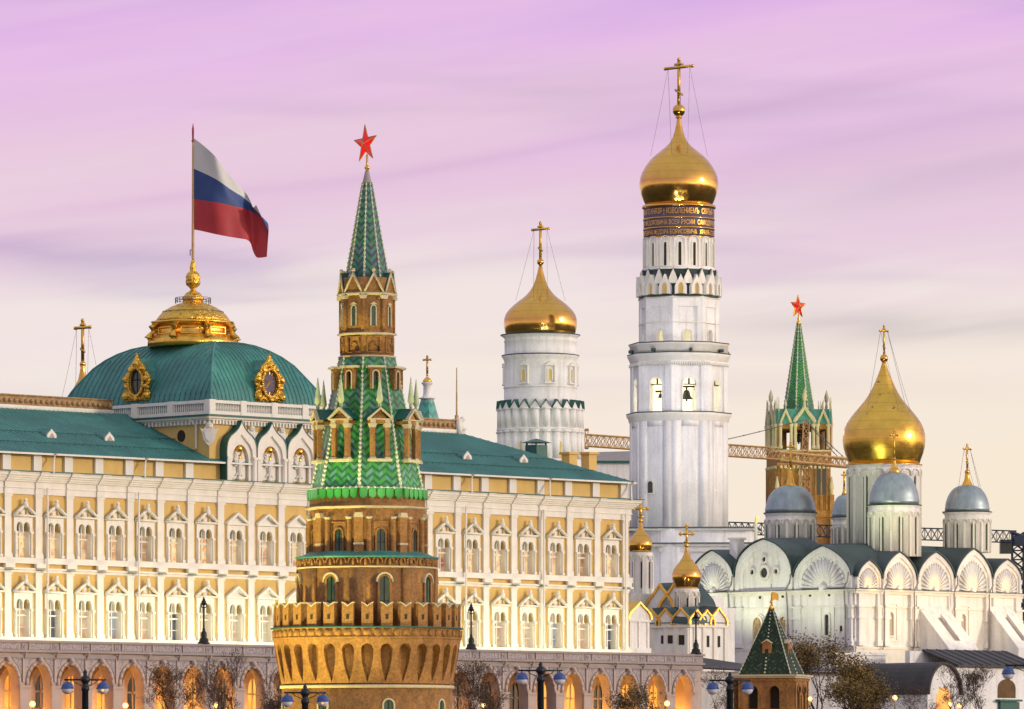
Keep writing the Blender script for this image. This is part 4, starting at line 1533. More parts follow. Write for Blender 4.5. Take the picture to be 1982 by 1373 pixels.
def flower_cross(h, bar, th):
    """equal-armed cross with trefoil ends on a stem"""
    m = MB()
    m.box(-th, th, -th * .7, th * .7, 0, h)
    z = h * .62
    m.box(-bar, bar, -th * .72, th * .72, z - th, z + th)
    for x, zz in ((-bar, z), (bar, z), (0, h)):
        for dx, dz in ((0, 0), (th * 1.1, 0), (-th * 1.1, 0), (0, th * 1.1), (0, -th * 1.1)):
            m.ball((x + dx, 0, zz + dz), th * 1.15, 6, 4)
    for a in (45, 135, 225, 315):
        m.tube([(0, 0, z), (bar * .5 * math.cos(R(a)), 0, z + bar * .5 * math.sin(R(a)))], [th * .5, th * .15], 4)
    m.box(-bar * .5, bar * .5, -th * .74, th * .74, h * .22 - th * .7, h * .22 + th * .7)
    m.ball((0, 0, th), th * 2.2, 8, 6)
    return m


def guy(points, r=.035):
    m = MB()
    a, b = Vector(points[0]), Vector(points[1])
    n = 8
    pts = []
    for i in range(n + 1):
        t = i / n
        p = a.lerp(b, t)
        p.z -= (a - b).length * .012 * 4 * t * (1 - t)
        pts.append(p)
    m.tube(pts, r, 4)
    for p in pts[1:-1]:
        m.ball(p, r * 1.9, 5, 4)
    return m


def cross_on(root, T, px0, ytip, ybase, bar_px, th, rot=R(-45), guys=None, dome_r=None, gy=None, matn='gold_rough', cx=0., cy=0., kind='orthodox', arm=.16):
    """cross part on a tower; bar_px = visible half width; guys run from the bar to the dome"""
    h = T.z(ytip) - T.z(ybase)
    bar = bar_px * T.S / max(.35, abs(math.cos(rot)))
    m = cross_mesh(h, bar, th, arm=arm) if kind == 'orthodox' else flower_cross(h, bar, th)
    o = m.build('cross', M[matn], root)
    o.location = (cx, cy, T.z(ybase))
    o.rotation_euler = (0, 0, rot)
    if dome_r:
        zb = T.z(ybase) + h * (1 - arm)
        for sx in (-1, 1):
            top = Vector((cx + sx * bar * .8 * math.cos(rot), cy + sx * bar * .8 * math.sin(rot), zb))
            for dx, dy in ((1, -.15), (.28, -.9)):
                foot = Vector((cx + sx * dome_r * dx, cy + dome_r * dy, T.z(gy)))
                guy([top, foot], r=max(.02, T.S * .32)).build('guy_chain', M['cable'], root)
    return o


def star_mesh(r1, r2, d):
    m = MB()
    ring = []
    for i in range(10):
        a = PI / 2 + i * PI / 5
        rr = r1 if i % 2 == 0 else r2
        ring.append((rr * math.cos(a), 0, rr * math.sin(a)))
    v = ring + [(0, -d, 0), (0, d, 0)]
    f = []
    for i in range(10):
        j = (i + 1) % 10
        f += [(i, 10, j), (j, 11, i)]
    m.add(v, f)
    return m


def star_edges(r1, r2, d, t):
    m = MB()
    ring = []
    for i in range(10):
        a = PI / 2 + i * PI / 5
        rr = r1 if i % 2 == 0 else r2
        ring.append(Vector((rr * math.cos(a), 0, rr * math.sin(a))))
    for i in range(10):
        m.tube([ring[i], ring[(i + 1) % 10]], t, 4)
    for i in range(0, 10, 2):
        m.tube([ring[i], Vector((0, -d, 0))], t * .8, 4)
        m.tube([ring[i], Vector((0, d, 0))], t * .8, 4)
    return m


def bead_rib(p0, p1, n, r, mi=0):
    m = MB()
    p0, p1 = Vector(p0), Vector(p1)
    for i in range(n):
        t = (i + .5) / n
        m.ball(p0.lerp(p1, t), r * (1 - .35 * t), 6, 4)
    m.tube([p0, p1], [r * .55, r * .35], 4)
    return m


# ------------------------------------------------------------------ near round tower with a green tent roof and a red star
T = Tw(710.5, 450)
tw = thing('round_brick_tower', 'round brick tower with swallowtail battlements, green tiled tent roof and red star', 'tower', T.loc)
OCT = R(-6.8)                    # direction of one octagon corner
FACES = [OCT + R(22.5 + 45 * k) for k in range(8)]
CORN = [OCT + R(45 * k) for k in range(8)]
S = T.S
b = MB()
b.lathe([(165 * S, -2.0), (165 * S, T.z(1333))], 64)
b.lathe([(159 * S, T.z(1333)), (160 * S, T.z(1322)), (166 * S, T.z(1240))], 64)
b.build('shaft', M['brick'], tw)
b = MB()
b.lathe([(165 * S, T.z(1334)), (169 * S, T.z(1333.5)), (169 * S, T.z(1328)), (163 * S, T.z(1327.5))], 64)
b.build('stone_band', M['brick_trim'], tw)


def arched_window(parent, w, z0, zs, frame, depth, pane_mat, frame_mat, bars=True, name='window'):
    f = MB()
    ring_arch(f, 0, z0, zs, w, frame, -depth, 0.12)
    f.box(-w - frame, w + frame, -depth - .05, 0.12, z0 - frame * .8, z0 - .003)
    o = f.build(name, frame_mat, parent)
    p = MB()
    p.prism(arch_poly(0, z0, zs, w), -.03, 0.1)
    p.build('pane', pane_mat, o)
    if bars:
        q = MB()
        q.box(-w, w, -.07, -.033, (z0 + zs) / 2 - .03, (z0 + zs) / 2 + .03)
        q.box(-.03, .03, -.072, -.034, z0, zs + w * .8)
        q.build('glazing_bar', M['iron'], o)
    return o


# slits in the lower shaft
aw_ = arched_window(tw, 9.5 * S, T.z(1400), T.z(1366), .12, .12, M['glass_green'], M['brick_trim'], name='shaft_window')
ring_of(aw_, tw, FACES, 164.6 * S)

# flared gallery: a skin with tapering arched niches
NC = 30
PHI0 = R(1.5)
cell = 2 * PI / NC
RB, RT = 166.0 * S, 181.5 * S
zg0, zg1 = T.z(1325), T.z(1240)


def flare(z):
    t = max(0.0, min(1.0, (z - zg0) / (zg1 - zg0)))
    return RB + (RT - RB) * (t ** 0.9)


g = MB()
wc = cell * 176 * S / 2
for i in range(NC):
    ph = PHI0 + i * cell
    def wp(p, ph=ph):
        a = ph + p.x / (176 * S)
        rr = flare(p.z) - p.y
        return (rr * math.sin(a), -rr * math.cos(a), p.z)
    g.warp = wp
    zspr_ = T.z(1262)
    nw = 12.0 * S
    zb_ = T.z(1323)
    zm_ = [zb_ + (zspr_ - zb_) * q for q in (0.33, .66)]
    right = [(0, zb_), (nw * .52, zm_[0]), (nw * .88, zm_[1]), (nw, zspr_)] + arc(0, zspr_, nw, nw * 1.05, 0, PI / 2, 6)[1:]
    polyR = [(0, zg0)] + [(wc * .5, zg0), (wc, zg0), (wc, zg0 + (zg1 - zg0) * .5), (wc, zg1), (0, zg1)] + right[::-1]
    polyL = [(-x, z) for x, z in polyR][::-1]
    # split into quads so that the skin follows the curve
    zs_ = [zg0, zb_] + zm_ + [zspr_] + [p[1] for p in right[4:]] + [zg1]
    xs_ = [0, 0] + [right[1][0], right[2][0], nw] + [p[0] for p in right[4:]] + [0]
    for k in range(len(zs_) - 1):
        for sx in (-1, 1):
            q = [(sx * xs_[k], zs_[k]), (sx * wc, zs_[k]), (sx * wc, zs_[k + 1]), (sx * xs_[k + 1], zs_[k + 1])]
            g.prism(q if sx > 0 else q[::-1], 0.0, 0.62)
g.warp = None
g.build('gallery_niches', M['brick'], tw, sharp=0.4)
b = MB()
b.lathe([(RT - .02, T.z(1240)), (RT + .06, T.z(1239)), (RT + .06, T.z(1236)), (RT, T.z(1235.5)), (RT, T.z(1220)), (RT + .10, T.z(1219)), (RT + .10, T.z(1217)), (RT - .5, T.z(1216.5)), (136 * S, T.z(1216.5))], 64)
for i in range(NC):
    ph = PHI0 + (i + .5) * cell
    b.face_frame(ph, RT)
    b.lathe([(.02, 0)], 3) if False else None
    ring = arc(0, T.z(1228), .27, .27, 0, 2 * PI, 10)[:-1]
    b.prism(ring, -.09, 0.02)
    b.face_frame(PHI0 + i * cell, RT)
    b.box(-.28, .28, -.06, .02, T.z(1234), T.z(1222))
b.free()
b.build('parapet_band', M['brick'], tw)
b = MB()
b.lathe([(RT + .11, T.z(1219.2)), (RT + .2, T.z(1218.8)), (RT + .2, T.z(1216.3)), (RT - .75, T.z(1215.8))], 64, caps=False)
b.build('ledge', M['teal_dark'], tw)
mz = T.z(1172) - T.z(1216)
mw = 11.2 * S
m = MB()
sl = .5 * mw
body = [(-mw, 0), (mw, 0), (mw, mz)] + bez((mw, mz), (mw * .6, mz - .05), (mw * .25, mz * .90), (0, mz * .84), 5)[1:] + bez((0, mz * .84), (-mw * .25, mz * .90), (-mw * .6, mz - .05), (-mw, mz), 5)[1:]
m.prism(body, 0.0, .55)
me_ = m.build('merlon', M['brick'], tw)
m = MB()
topc = body[2:]
cap = [(x * 1.06, z + .09) for x, z in topc]
for i in range(len(topc) - 1):
    m.prism([topc[i], cap[i], cap[i + 1], topc[i + 1]][::-1], -.06, .6)
m.build('merlon_cap', M['brick_trim'], me_)
m = MB()
m.box(-.10, .10, -.02, -.004, mz * .30, mz * .52)
m.build('loophole', M['dark'], me_)
ring_of(me_, tw, [PHI0 + i * cell for i in range(NC)], RT - .02, T.z(1216.2))

# second storey
b = MB()
R2 = 133.5 * S
b.lathe([(R2, T.z(1220)), (R2, T.z(1080))], 64)
for ph in FACES:
    pass
for ph in CORN:
    b.face_frame(ph, R2)
    b.box(-.62, .62, -.10, .1, T.z(1217), T.z(1103.5))
b.free()
n2 = 36
for i in range(n2):
    b.face_frame(2 * PI * i / n2, R2)
    b.box(-.08, .08, -.14, .05, T.z(1098), T.z(1084))
    ring_arch(b, 0, T.z(1094), T.z(1092), .32, .09, -.12, .05, n=6)
b.free()
b.build('second_storey', M['brick'], tw)
b = MB()
b.lathe([(R2 - .1, T.z(1103)), (R2 + .14, T.z(1102.6)), (R2 + .14, T.z(1099.6)), (R2 - .1, T.z(1099))], 64, caps=False)
b.build('stone_band', M['brick_trim'], tw)
b = MB()
b.lathe([(R2 - .1, T.z(1084)), (R2 + .16, T.z(1083.5)), (R2 + .22, T.z(1079.5)), (R2 - .1, T.z(1078.8)), (112 * S, T.z(1070))], 64, caps=False)
b.build('lean_roof', M['teal'], tw)
w2 = arched_window(tw, 9.6 * S, T.z(1205), T.z(1129), .17, .13, M['glass_green'], M['brick'], bars=True)
hood = MB()
ring_arch(hood, 0, T.z(1131), T.z(1129), 9.6 * S + .17, .12, -.22, 0.0)
hood.build('hood_mould', M['brick_trim'], w2)
ring_of(w2, tw, FACES, R2 + .0)

# third storey: octagon
R3 = 113.2 * S
A3 = R3 * math.cos(PI / 8)
HF3 = R3 * math.sin(PI / 8)
b = MB()
b.lathe([(R3, T.z(1082)), (R3, T.z(950))], 8, OCT)
for ph in FACES:
    b.face_frame(ph, A3)
    for sx in (-1, 1):
        b.box(sx * HF3 * .62 - .02 - .0, sx * HF3 * .62 + .02, -.02, 0, T.z(1072), T.z(1010))
    b.box(-HF3 * .40, HF3 * .40, -.08, 0, T.z(1016), T.z(1013))
    b.box(-HF3 * .40, -HF3 * .34, -.08, 0, T.z(1072), T.z(1016))
    b.box(HF3 * .34, HF3 * .40, -.08, 0, T.z(1072), T.z(1016))
b.free()
b.build('third_storey', M['brick'], tw)
w3 = arched_window(tw, 8.2 * S, T.z(1070), T.z(1036), .12, .14, M['glass_green'], M['brick'])
ring_of(w3, tw, FACES, A3)
cl_ = MB()
cl_.tube([(0, 0, T.z(1072)), (0, 0, T.z(1010))], [5.6 * S, 5.2 * S], 10)
co = cl_.build('column', M['brick'], tw)
cp = MB()
cp.lathe([(5.2 * S, T.z(1010)), (8.2 * S, T.z(1006.5)), (8.2 * S, T.z(1004.5)), (5 * S, T.z(1004))], 4, PI / 4)
cp.build('capital', M['brick_trim'], co)
first = True
for ph in FACES:
    for sx in (-1, 1):
        o = co if first else twin(co, tw)
        first = False
        off = sx * HF3 * .56
        place(o, ph, A3 + .12)
        o.location.x += off * math.cos(ph)
        o.location.y += off * math.sin(ph)
pi_ = MB()
pi_.box(-.33, .33, -.2, .25, T.z(1074), T.z(1006))
po = pi_.build('corner_pilaster', M['brick'], tw)
cp = MB()
cp.prism([(-.36, T.z(1006)), (.36, T.z(1006)), (.26, T.z(997)), (-.26, T.z(997))], -.26, .2)
cp.box(-.37, .37, -.24, .25, T.z(1059), T.z(1055))
cp.build('capital', M['brick_trim'], po)
ring_of(po, tw, CORN, R3 - .02)
b = MB()
b.lathe([(R3 * .98, T.z(989)), (R3 + 3 * S, T.z(988)), (R3 + 8 * S, T.z(985.5)), (R3 + 8 * S, T.z(983.5)), (R3 * .98, T.z(983))], 8, OCT, caps=False)
b.build('stone_band', M['brick_trim'], tw)
# scalloped tile skirt
sk = MB()
sk.prism([(-7.6 * S, T.z(950))] + arc(0, T.z(959), 7.6 * S, 10 * S, PI, 2 * PI, 8) + [(7.6 * S, T.z(950))], -.16, .05)
sko = sk.build('scallop_tile', M['tile_green'], tw)
first = True
for ph in FACES:
    for i in range(-2, 3):
        o = sko if first else twin(sko, tw)
        first = False
        off = i * HF3 * .40
        place(o, ph, A3 + .05)
        o.location.x += off * math.cos(ph)
        o.location.y += off * math.sin(ph)
sk = MB()
sk.tube([(-HF3 * .95, 0, T.z(949)), (HF3 * .95, 0, T.z(949))], .05, 4)
for i in range(-3, 4):
    sk.ball((i * HF3 * .30, 0, T.z(949)), .13, 6, 4)
ring_of(sk.build('tile_edging', M['bead'], tw), tw, FACES, A3 + .08)

# lower tent
b = MB()
TR0, TR1 = 109 * S, 54 * S
tz0, tz1 = T.z(953), T.z(692)
zs_ = [tz0 + (tz1 - tz0) * i / 1 for i in range(2)]
b.lathe([(TR0, tz0), (TR1, tz1)], 8, OCT)
b.lathe([(TR0, tz0), (TR0 + .1, tz0 - .08), (TR0 - .3, tz0 - .1)], 8, OCT, caps=False)
b.build('tent_roof', M['tile'], tw, smooth=False)


def tent_r(py):
    t = (T.z(py) - tz0) / (tz1 - tz0)
    return TR0 + (TR1 - TR0) * t


for ph in CORN:
    bead_rib((TR0 * math.sin(ph), -TR0 * math.cos(ph), tz0), (TR1 * math.sin(ph), -TR1 * math.cos(ph), tz1), 30, .17).build('tent_rib', M['bead'], tw)
b = MB()
b.lathe([(TR1 + .05, T.z(694)), (TR1 + 3 * S, T.z(693)), (TR1 + 3 * S, T.z(690.5)), (TR1 - .2, T.z(690))], 8, OCT, caps=False)
b.build('stone_band', M['brick_trim'], tw)

# big lucarnes on the tent: two piers, entablature, gable and spike
def lucarne_low():
    d = MB()
    hw_ = 14.5 * S
    zA, zB = T.z(893), T.z(829)
    a_out = tent_r(893) * math.cos(PI / 8) + .35
    for sx in (-1, 1):
        d.box(sx * hw_ - .17, sx * hw_ + .17, -.17, .17, zA, zB)
        d.box(sx * hw_ - .15, sx * hw_ + .15, 1.0, 1.3, zA + .6, zB)
    d.prism([(-hw_ - .1, zB + .42), (hw_ + .1, zB + .42), (0, zB + 1.15)], -.1, 1.2)
    d.box(-hw_ - .2, hw_ + .2, -.2, 1.5, zB + .15, zB + .40)
    o = d.build('lucarne', M['brick'], tw)
    t = MB()
    for sx in (-1, 1):
        t.box(sx * hw_ - .27, sx * hw_ + .27, -.27, .27, zB - .02, zB + .146)
        t.box(sx * hw_ - .2, sx * hw_ + .2, -.24, -.203, zB + .14, zB + .41)
        t.box(sx * hw_ - .22, sx * hw_ + .22, -.22, .22, zB - .16, zB - .023)
    t.box(-hw_ - .35, hw_ + .35, -.34, .2, zB + .402, zB + .5)
    for sx in (-1, 1):
        q = [(sx * (hw_ + .45), zB + .505), (0, zB + 1.34), (0, zB + 1.20), (sx * (hw_ + .2), zB + .505)]
        t.prism(q if sx < 0 else q[::-1], -.38, -.105)
    t.build('stone_trim', M['brick_trim'], o)
    t = MB()
    t.box(-hw_ - .32, hw_ + .32, -.3, .5, zA - .2, zA - .005)
    for sx in (-1, 1):
        t.box(sx * hw_ - .22, sx * hw_ + .22, -.23, .22, zA - .008, zA + .12)
    t.build('base_slab', M['brick_trim'], o)
    r_ = MB()
    x1, zt, ze = hw_ + .45, zB + 1.34, zB + .48
    r_.add([(-x1, -.36, ze), (0, -.36, zt), (x1, -.36, ze), (-x1, 2.3, ze), (0, 3.0, zt), (x1, 2.3, ze)], [(0, 1, 4, 3), (1, 2, 5, 4)])
    r_.build('lucarne_roof', M['teal_dark'], o, smooth=False)
    s_ = MB()
    s_.lathe([(.12, zB + 1.25), (.10, zB + 1.6), (.26, zB + 1.85), (.2, zB + 2.3), (.1, zB + 3.1), (.02, zB + 3.7)], 8)
    s_.ball((0, 0, zB + 1.5), .15, 8, 6)
    s_.build('pinnacle', M['pinnacle'], o)
    p = MB()
    p.prism(arch_poly(0, zA + .1, zA + 1.4, .42), 1.05, 1.4)
    p.build('pane', M['glass_green'], o)
    return o, a_out


lo_, a_out = lucarne_low()
ring_of(lo_, tw, FACES, a_out)


def lucarne_high():
    d = MB()
    zA, zB = T.z(757), T.z(716)
    w_ = 5.2 * S
    h_ = 11.5 * S
    notch_wall(d, -h_, h_, zA, zB, 0, w_, zA + (zB - zA) * .72, -.12, .35)
    d.box(-h_, h_, .36, 2.2, zA, zB)
    o = d.build('lucarne', M['brick'], tw)
    t = MB()
    t.box(-h_ - .2, h_ + .2, -.32, 1.2, zB, zB + .16)
    t.build('top_slab', M['brick_trim'], o)
    t = MB()
    ring_arch(t, 0, zA, zA + (zB - zA) * .72, w_, .09, -.17, -.122)
    t.build('stone_trim', M['brick_trim'], o)
    p = MB()
    p.prism(arch_poly(0, zA, zA + (zB - zA) * .72, w_), .25, .34)
    p.build('pane', M['glass_green'], o)
    return o


lh = lucarne_high()
ring_of(lh, tw, FACES, tent_r(757) * math.cos(PI / 8) + .12)

# upper octagonal drum
R5 = 52.5 * S
A5 = R5 * math.cos(PI / 8)
H5 = R5 * math.sin(PI / 8)
b = MB()
b.lathe([(R5, T.z(693)), (R5, T.z(540))], 8, OCT)
for ph in FACES:
    b.face_frame(ph, A5)
    k = H5 * .72
    for (x0_, x1_, z0_, z1_) in ((-k, k, T.z(656), T.z(654)), (-k, k, T.z(686), T.z(684)), (-k, -k + .12, T.z(684), T.z(656)), (k - .12, k, T.z(684), T.z(656))):
        b.box(x0_, x1_, -.09, 0, z0_, z1_)
    ring_arch(b, 0, T.z(673), T.z(673), .22, .08, -.08, 0, n=8)
for ph in CORN:
    b.face_frame(ph, R5)
    b.box(-.14, .14, -.08, .12, T.z(646), T.z(582))
b.free()
b.build('upper_drum', M['brick'], tw)
for (pa, pb_, e) in ((651, 647, 6), (574.5, 570, 7)):
    b = MB()
    b.lathe([(R5 - .05, T.z(pa + 1)), (R5 + e * S * .6, T.z(pa)), (R5 + e * S, T.z(pa - 1.5)), (R5 + e * S, T.z(pb_)), (R5 - .05, T.z(pb_ - .6))], 8, OCT, caps=False)
    b.build('stone_band', M['brick_trim'], tw)
b = MB()
b.prism([(-.2, T.z(582)), (.2, T.z(582)), (.30, T.z(575)), (-.30, T.z(575))], -.24, .2)
ring_of(b.build('corner_bracket', M['brick_trim'], tw), tw, CORN, R5)
w5 = MB()
ring_arch(w5, 0, T.z(634), T.z(601), 4.2 * S, .09, -.10, .05, rz=6 * S)
w5.prism([(-.32, T.z(593)), (.32, T.z(593)), (0, T.z(588))], -.12, .02)
wo = w5.build('slit_window', M['brick_trim'], tw)
p = MB()
p.prism(arch_poly(0, T.z(634), T.z(601), 4.2 * S, 6 * S), -.02, .05)
p.build('pane', M['glass_green'], wo)
ring_of(wo, tw, FACES, A5)
# pointed gables round the foot of the upper tent
gb = MB()
zq0, zq1 = T.z(569.5), T.z(533)
gb.prism([(-H5 * .98, zq0), (H5 * .98, zq0), (0, zq1)], -.05, .3)
go = gb.build('pointed_gable', M['brick'], tw)
t = MB()
for sx in (-1, 1):
    q = [(sx * H5 * 1.06, zq0), (0, zq1 + .16), (0, zq1 - .16), (sx * H5 * .86, zq0)]
    t.prism(q if sx < 0 else q[::-1], -.16, -.053)
t.ball((0, -.05, zq1 + .25), .15, 8, 6)
t.build('stone_trim', M['brick_trim'], go)
t = MB()
t.add([(-H5 * 1.02, -.04, zq0), (0, -.04, zq1 + .12), (H5 * 1.02, -.04, zq0), (0, 1.2, zq1 + .12), (-H5 * .7, .9, zq0), (H5 * .7, .9, zq0)], [(0, 1, 3, 4), (1, 2, 5, 3)])
t.build('gable_roof', M['teal_dark'], go, smooth=False)
ring_of(go, tw, FACES, A5 + .06)
# upper tent
b = MB()
U0, U1 = 47 * S, 9.5 * S
uz0, uz1 = T.z(568), T.z(353)
b.lathe([(U0, uz0), (U1, uz1)], 8, OCT)
b.build('spire', M['tile_blue'], tw, smooth=False)
for ph in CORN:
    bead_rib((U0 * math.sin(ph), -U0 * math.cos(ph), uz0), (U1 * math.sin(ph), -U1 * math.cos(ph), uz1), 24, .13).build('spire_rib', M['bead'], tw)
b = MB()
b.lathe(T.prof([(9.5, 354), (8.8, 353), (4.2, 333), (3.6, 331), (0, 330)]), 12)
b.build('spire_cap', M['stone_grey'], tw)
b = MB()
b.lathe(T.prof([(2.5, 332), (3, 329), (5.2, 326), (5.2, 324), (3, 321), (2.2, 318), (2.2, 300), (0, 298)]), 12)
b.build('star_stem', M['gold_rough'], tw)
st = star_mesh(38 * S, 14.5 * S, 7.5 * S).build('star', M['ruby'], tw, smooth=False)
se = star_edges(38 * S, 14.5 * S, 7.5 * S, .032).build('star_rim', M['gold_dull'], st)
st.location = (-3 * S, 0, T.z(279))
st.rotation_euler = (0, 0, R(-52))
st.rotation_euler = (0, R(-3), R(-52))
# ------------------------------------------------------------------ tall white bell tower
T = Tw(1314, 900)
S = T.S
bt = thing('bell_tower', 'tallest white octagonal bell tower with gold onion dome above a lettered drum', 'bell tower', T.loc)
OC = R(-8.6)
AZ = math.atan((1314 - CX) / F)
OC -= AZ
FC = [OC + R(22.5 + 45 * k) for k in range(8)]
CN = [OC + R(45 * k) for k in range(8)]
C8, S8 = math.cos(PI / 8), math.sin(PI / 8)


def oct_ledge(m, r, pts, n=8, off=None):
    m.lathe([(r - .4, T.z(pts[0][1]))] + [(r + e * T.S, T.z(py)) for e, py in pts] + [(r - .4, T.z(pts[-1][1]))], n, OC if off is None else off, caps=False)


# base block and long ledge
b = MB()
RB_ = 108 * S
b.lathe([(RB_, -1.0), (RB_, T.z(1028))], 8, OC)
bx = MB()
# broad lower storey running to the right
b.M = Matrix.Translation((0, 0, 0)) @ Matrix.Rotation(R(-6), 4, 'Z')
b.box(-30 * S, 148 * S, -98 * S, 40 * S, -1, T.z(1030))
b.free()
b.build('base_storey', M['white'], bt)
b = MB()
b.M = Matrix.Rotation(R(-6), 4, 'Z')
for (pa, pb_, e, mi) in ((1062, 1057, .5, 0), (1057, 1054.5, .9, 1), (1031, 1027, .4, 0), (1027, 1024.5, .7, 1)):
    b.box(-100 * S, 150 * S + e, -98 * S - e, 40 * S, T.z(pa), T.z(pb_), mi)
for i in range(60):
    x = -28 * S + 172 * S * i / 60
    b.box(x - .1, x + .1, -98 * S - .3, -98 * S, T.z(1072), T.z(1064))
b.free()
b.build('base_ledge', [M['trim'], M['slate']], bt)

# first tier: plain octagon with sunk panels
R1 = 97 * S
A1 = R1 * C8
H1 = R1 * S8
b = MB()
b.lathe([(R1 - .12, T.z(1030)), (R1 - .12, T.z(806))], 8, OC)
for ph in FC:
    b.face_frame(ph, A1 - .10)
    hh = H1 - .14
    b.box(-hh, -hh * .50, -.10, .1, T.z(1026), T.z(812))
    b.box(hh * .50, hh, -.10, .1, T.z(1026), T.z(812))
    b.box(-hh * .50, hh * .50, -.10, .1, T.z(829), T.z(812))
b.free()
b.build('first_tier', M['white'], bt)
nw_ = arched_window(bt, 6 * S, T.z(958), T.z(941), .25, .2, M['glass'], M['trim'], bars=False, name='niche_window')
place(nw_, FC[-1], A1 - .36)
nw_.location.x += -.8
n2_ = arched_window(bt, 5.5 * S, T.z(950), T.z(908), .3, .2, M['stone_grey'], M['trim'], bars=False, name='niche_window')
place(n2_, FC[1], A1 - .36)


def tier_with_arches(name, Rr, ztop, zbot, zspr, hw, thick):
    A, H = Rr * C8, Rr * S8
    b = MB()
    for ph in FC:
        b.face_frame(ph, A)
        hh = H - .002
        notch_wall(b, -hh * .62, hh * .62, zbot, ztop, 0, hw, zspr, .22, thick)
        b.box(-hh, -hh * .62, 0, thick * .9, zbot, ztop)
        b.box(hh * .62, hh, 0, thick * .9, zbot, ztop)
        b.box(-hh * .62, hh * .62, 0, .218, ztop - (ztop - zspr) * .28, ztop)
        ring_arch(b, 0, zbot, zspr, hw, .14, .10, .22)
        b.box(-hh, hh, -.07, .0, zspr - .16, zspr) if False else None
    b.free()
    return b.build(name, M['white'], bt)


# second tier with the bells
R2 = 95.5 * S
tier_with_arches('bell_tier', R2, T.z(690), T.z(802), T.z(749), 13.5 * S, 1.3)
b = MB()
oct_ledge(b, R1, [(-2, 822), (1.5, 817), (2.5, 812), (6, 807), (6, 803)])
oct_ledge(b, R2 - .1, [(0, 705), (2, 703), (4, 697), (7, 692), (7, 688.5)])
b.lathe([(R2 + 1 * S, T.z(689)), (R2 + 1 * S, T.z(672)), (R2 + 3 * S, T.z(671)), (R2 + 3 * S, T.z(668.5))], 8, OC)
for ph in FC:
    b.face_frame(ph, R2 * C8)
    for i in range(16):
        x = -R2 * S8 + R2 * S8 * 2 * (i + .5) / 16
        b.box(x - .12, x + .12, -.22, .0, T.z(712), T.z(706))
b.free()
b.build('tier_cornice', M['trim'], bt)
b = MB()
oct_ledge(b, R1, [(6.4, 803), (6.4, 801)])
oct_ledge(b, R2 - .1, [(7.4, 688.4), (7.4, 686.5)])
oct_ledge(b, R2, [(3.4, 668.4), (3.4, 666.5)])
for ph in FC:
    b.face_frame(ph, R2 * C8)
    b.box(-.18, .18, -.9, -.2, T.z(686), T.z(680))
b.free()
b.build('ledge_flashing', M['slate'], bt)
tb = MB()
tb.box(-13.5 * S, 13.5 * S, .5, .75, T.z(750), T.z(748))
tb.box(-.12, .12, .55, .7, T.z(748), T.z(737))
ring_of(tb.build('tie_beam', M['iron'], bt), bt, FC, R2 * C8)
fl_ = MB()
fl_.lathe([(R2 - .5, T.z(802)), (R2 - .5, T.z(801))], 8, OC)
fl_.lathe([(R2 - .5, T.z(700)), (R2 - .5, T.z(699))], 8, OC)
fl_.build('tier_floor', M['white'], bt)
lamp('bell_tier_light', 'POINT', (T.loc[0], T.loc[1], T.z0 + T.z(775)), 2300, (1.0, 0.86, 0.48), size=.4)
lamp('upper_tier_light', 'POINT', (T.loc[0], T.loc[1], T.z0 + T.z(655)), 420, (1.0, 0.88, 0.55), size=.4)
# third tier
R3 = 78.5 * S
tier_with_arches('upper_tier', R3, T.z(578), T.z(670), T.z(650), 8.2 * S, 1.1)
b = MB()
b.lathe([(R3 - .3, T.z(630)), (R3 - .3, T.z(629))], 8, OC)
oct_ledge(b, R3, [(0, 630), (1, 629.5), (1, 628), (0, 627.5)])
b.lathe([(R3 - .1, T.z(583)), (R3 + 1.5 * S, T.z(582)), (R3 + 1.5 * S, T.z(579)), (R3 - .4, T.z(578))], 8, OC)
b.build('tier_cornice', M['trim'], bt)
b = MB()
b.lathe([(R3 + .1 * S, T.z(579)), (78 * S, T.z(578)), (78 * S, T.z(576)), (72 * S, T.z(575)), (68 * S, T.z(524))], 48)
b.build('kokoshnik_backing', M['slate'], bt)
# rows of keel-shaped gables round the drum
kz = MB()
kw = 11.6 * S
k_out = ogee(kw, 1.1, 3.0, .2, .1, 10)
k_in = arch_poly(0, 0.1, 1.1, kw * .42, .62, 8)
band_strip(kz, resample(k_in[1:] + [k_in[0]], 25), resample(k_out[1:] + [k_out[0]], 25), -.55, .35)
ko = kz.build('kokoshnik', M['trim'], bt)
kp = MB()
kp.prism(k_in, -.2, .3)
kp.build('niche_panel', M['ochre'], ko)
NK = 16
ring_of(ko, bt, [OC + 2 * PI * (i + .5) / NK for i in range(NK)], 75.5 * S, T.z(575.5))
kz = MB()
kz.prism([(-9.6 * S, 0), (9.6 * S, 0), (7.2 * S, .9), (0, 2.15), (-7.2 * S, .9)], -.3, .3)
ku = kz.build('upper_kokoshnik', M['trim'], bt)
kq = MB()
kq.add([(11.6 * S, -.1, 0), (8.8 * S, -.1, 1.1), (0, -.1, 2.32), (-8.8 * S, -.1, 1.1), (-11.6 * S, -.1, 0), (11.6 * S, .7, 0), (8.8 * S, .7, 1.1), (0, .9, 2.32), (-8.8 * S, .7, 1.1), (-11.6 * S, .7, 0)], [(0, 1, 6, 5), (1, 2, 7, 6), (2, 3, 8, 7), (3, 4, 9, 8)])
kq.build('kokoshnik_roof', M['slate'], ku, smooth=False)
ring_of(ku, bt, [OC + 2 * PI * i / NK for i in range(NK)], 72 * S, T.z(554))
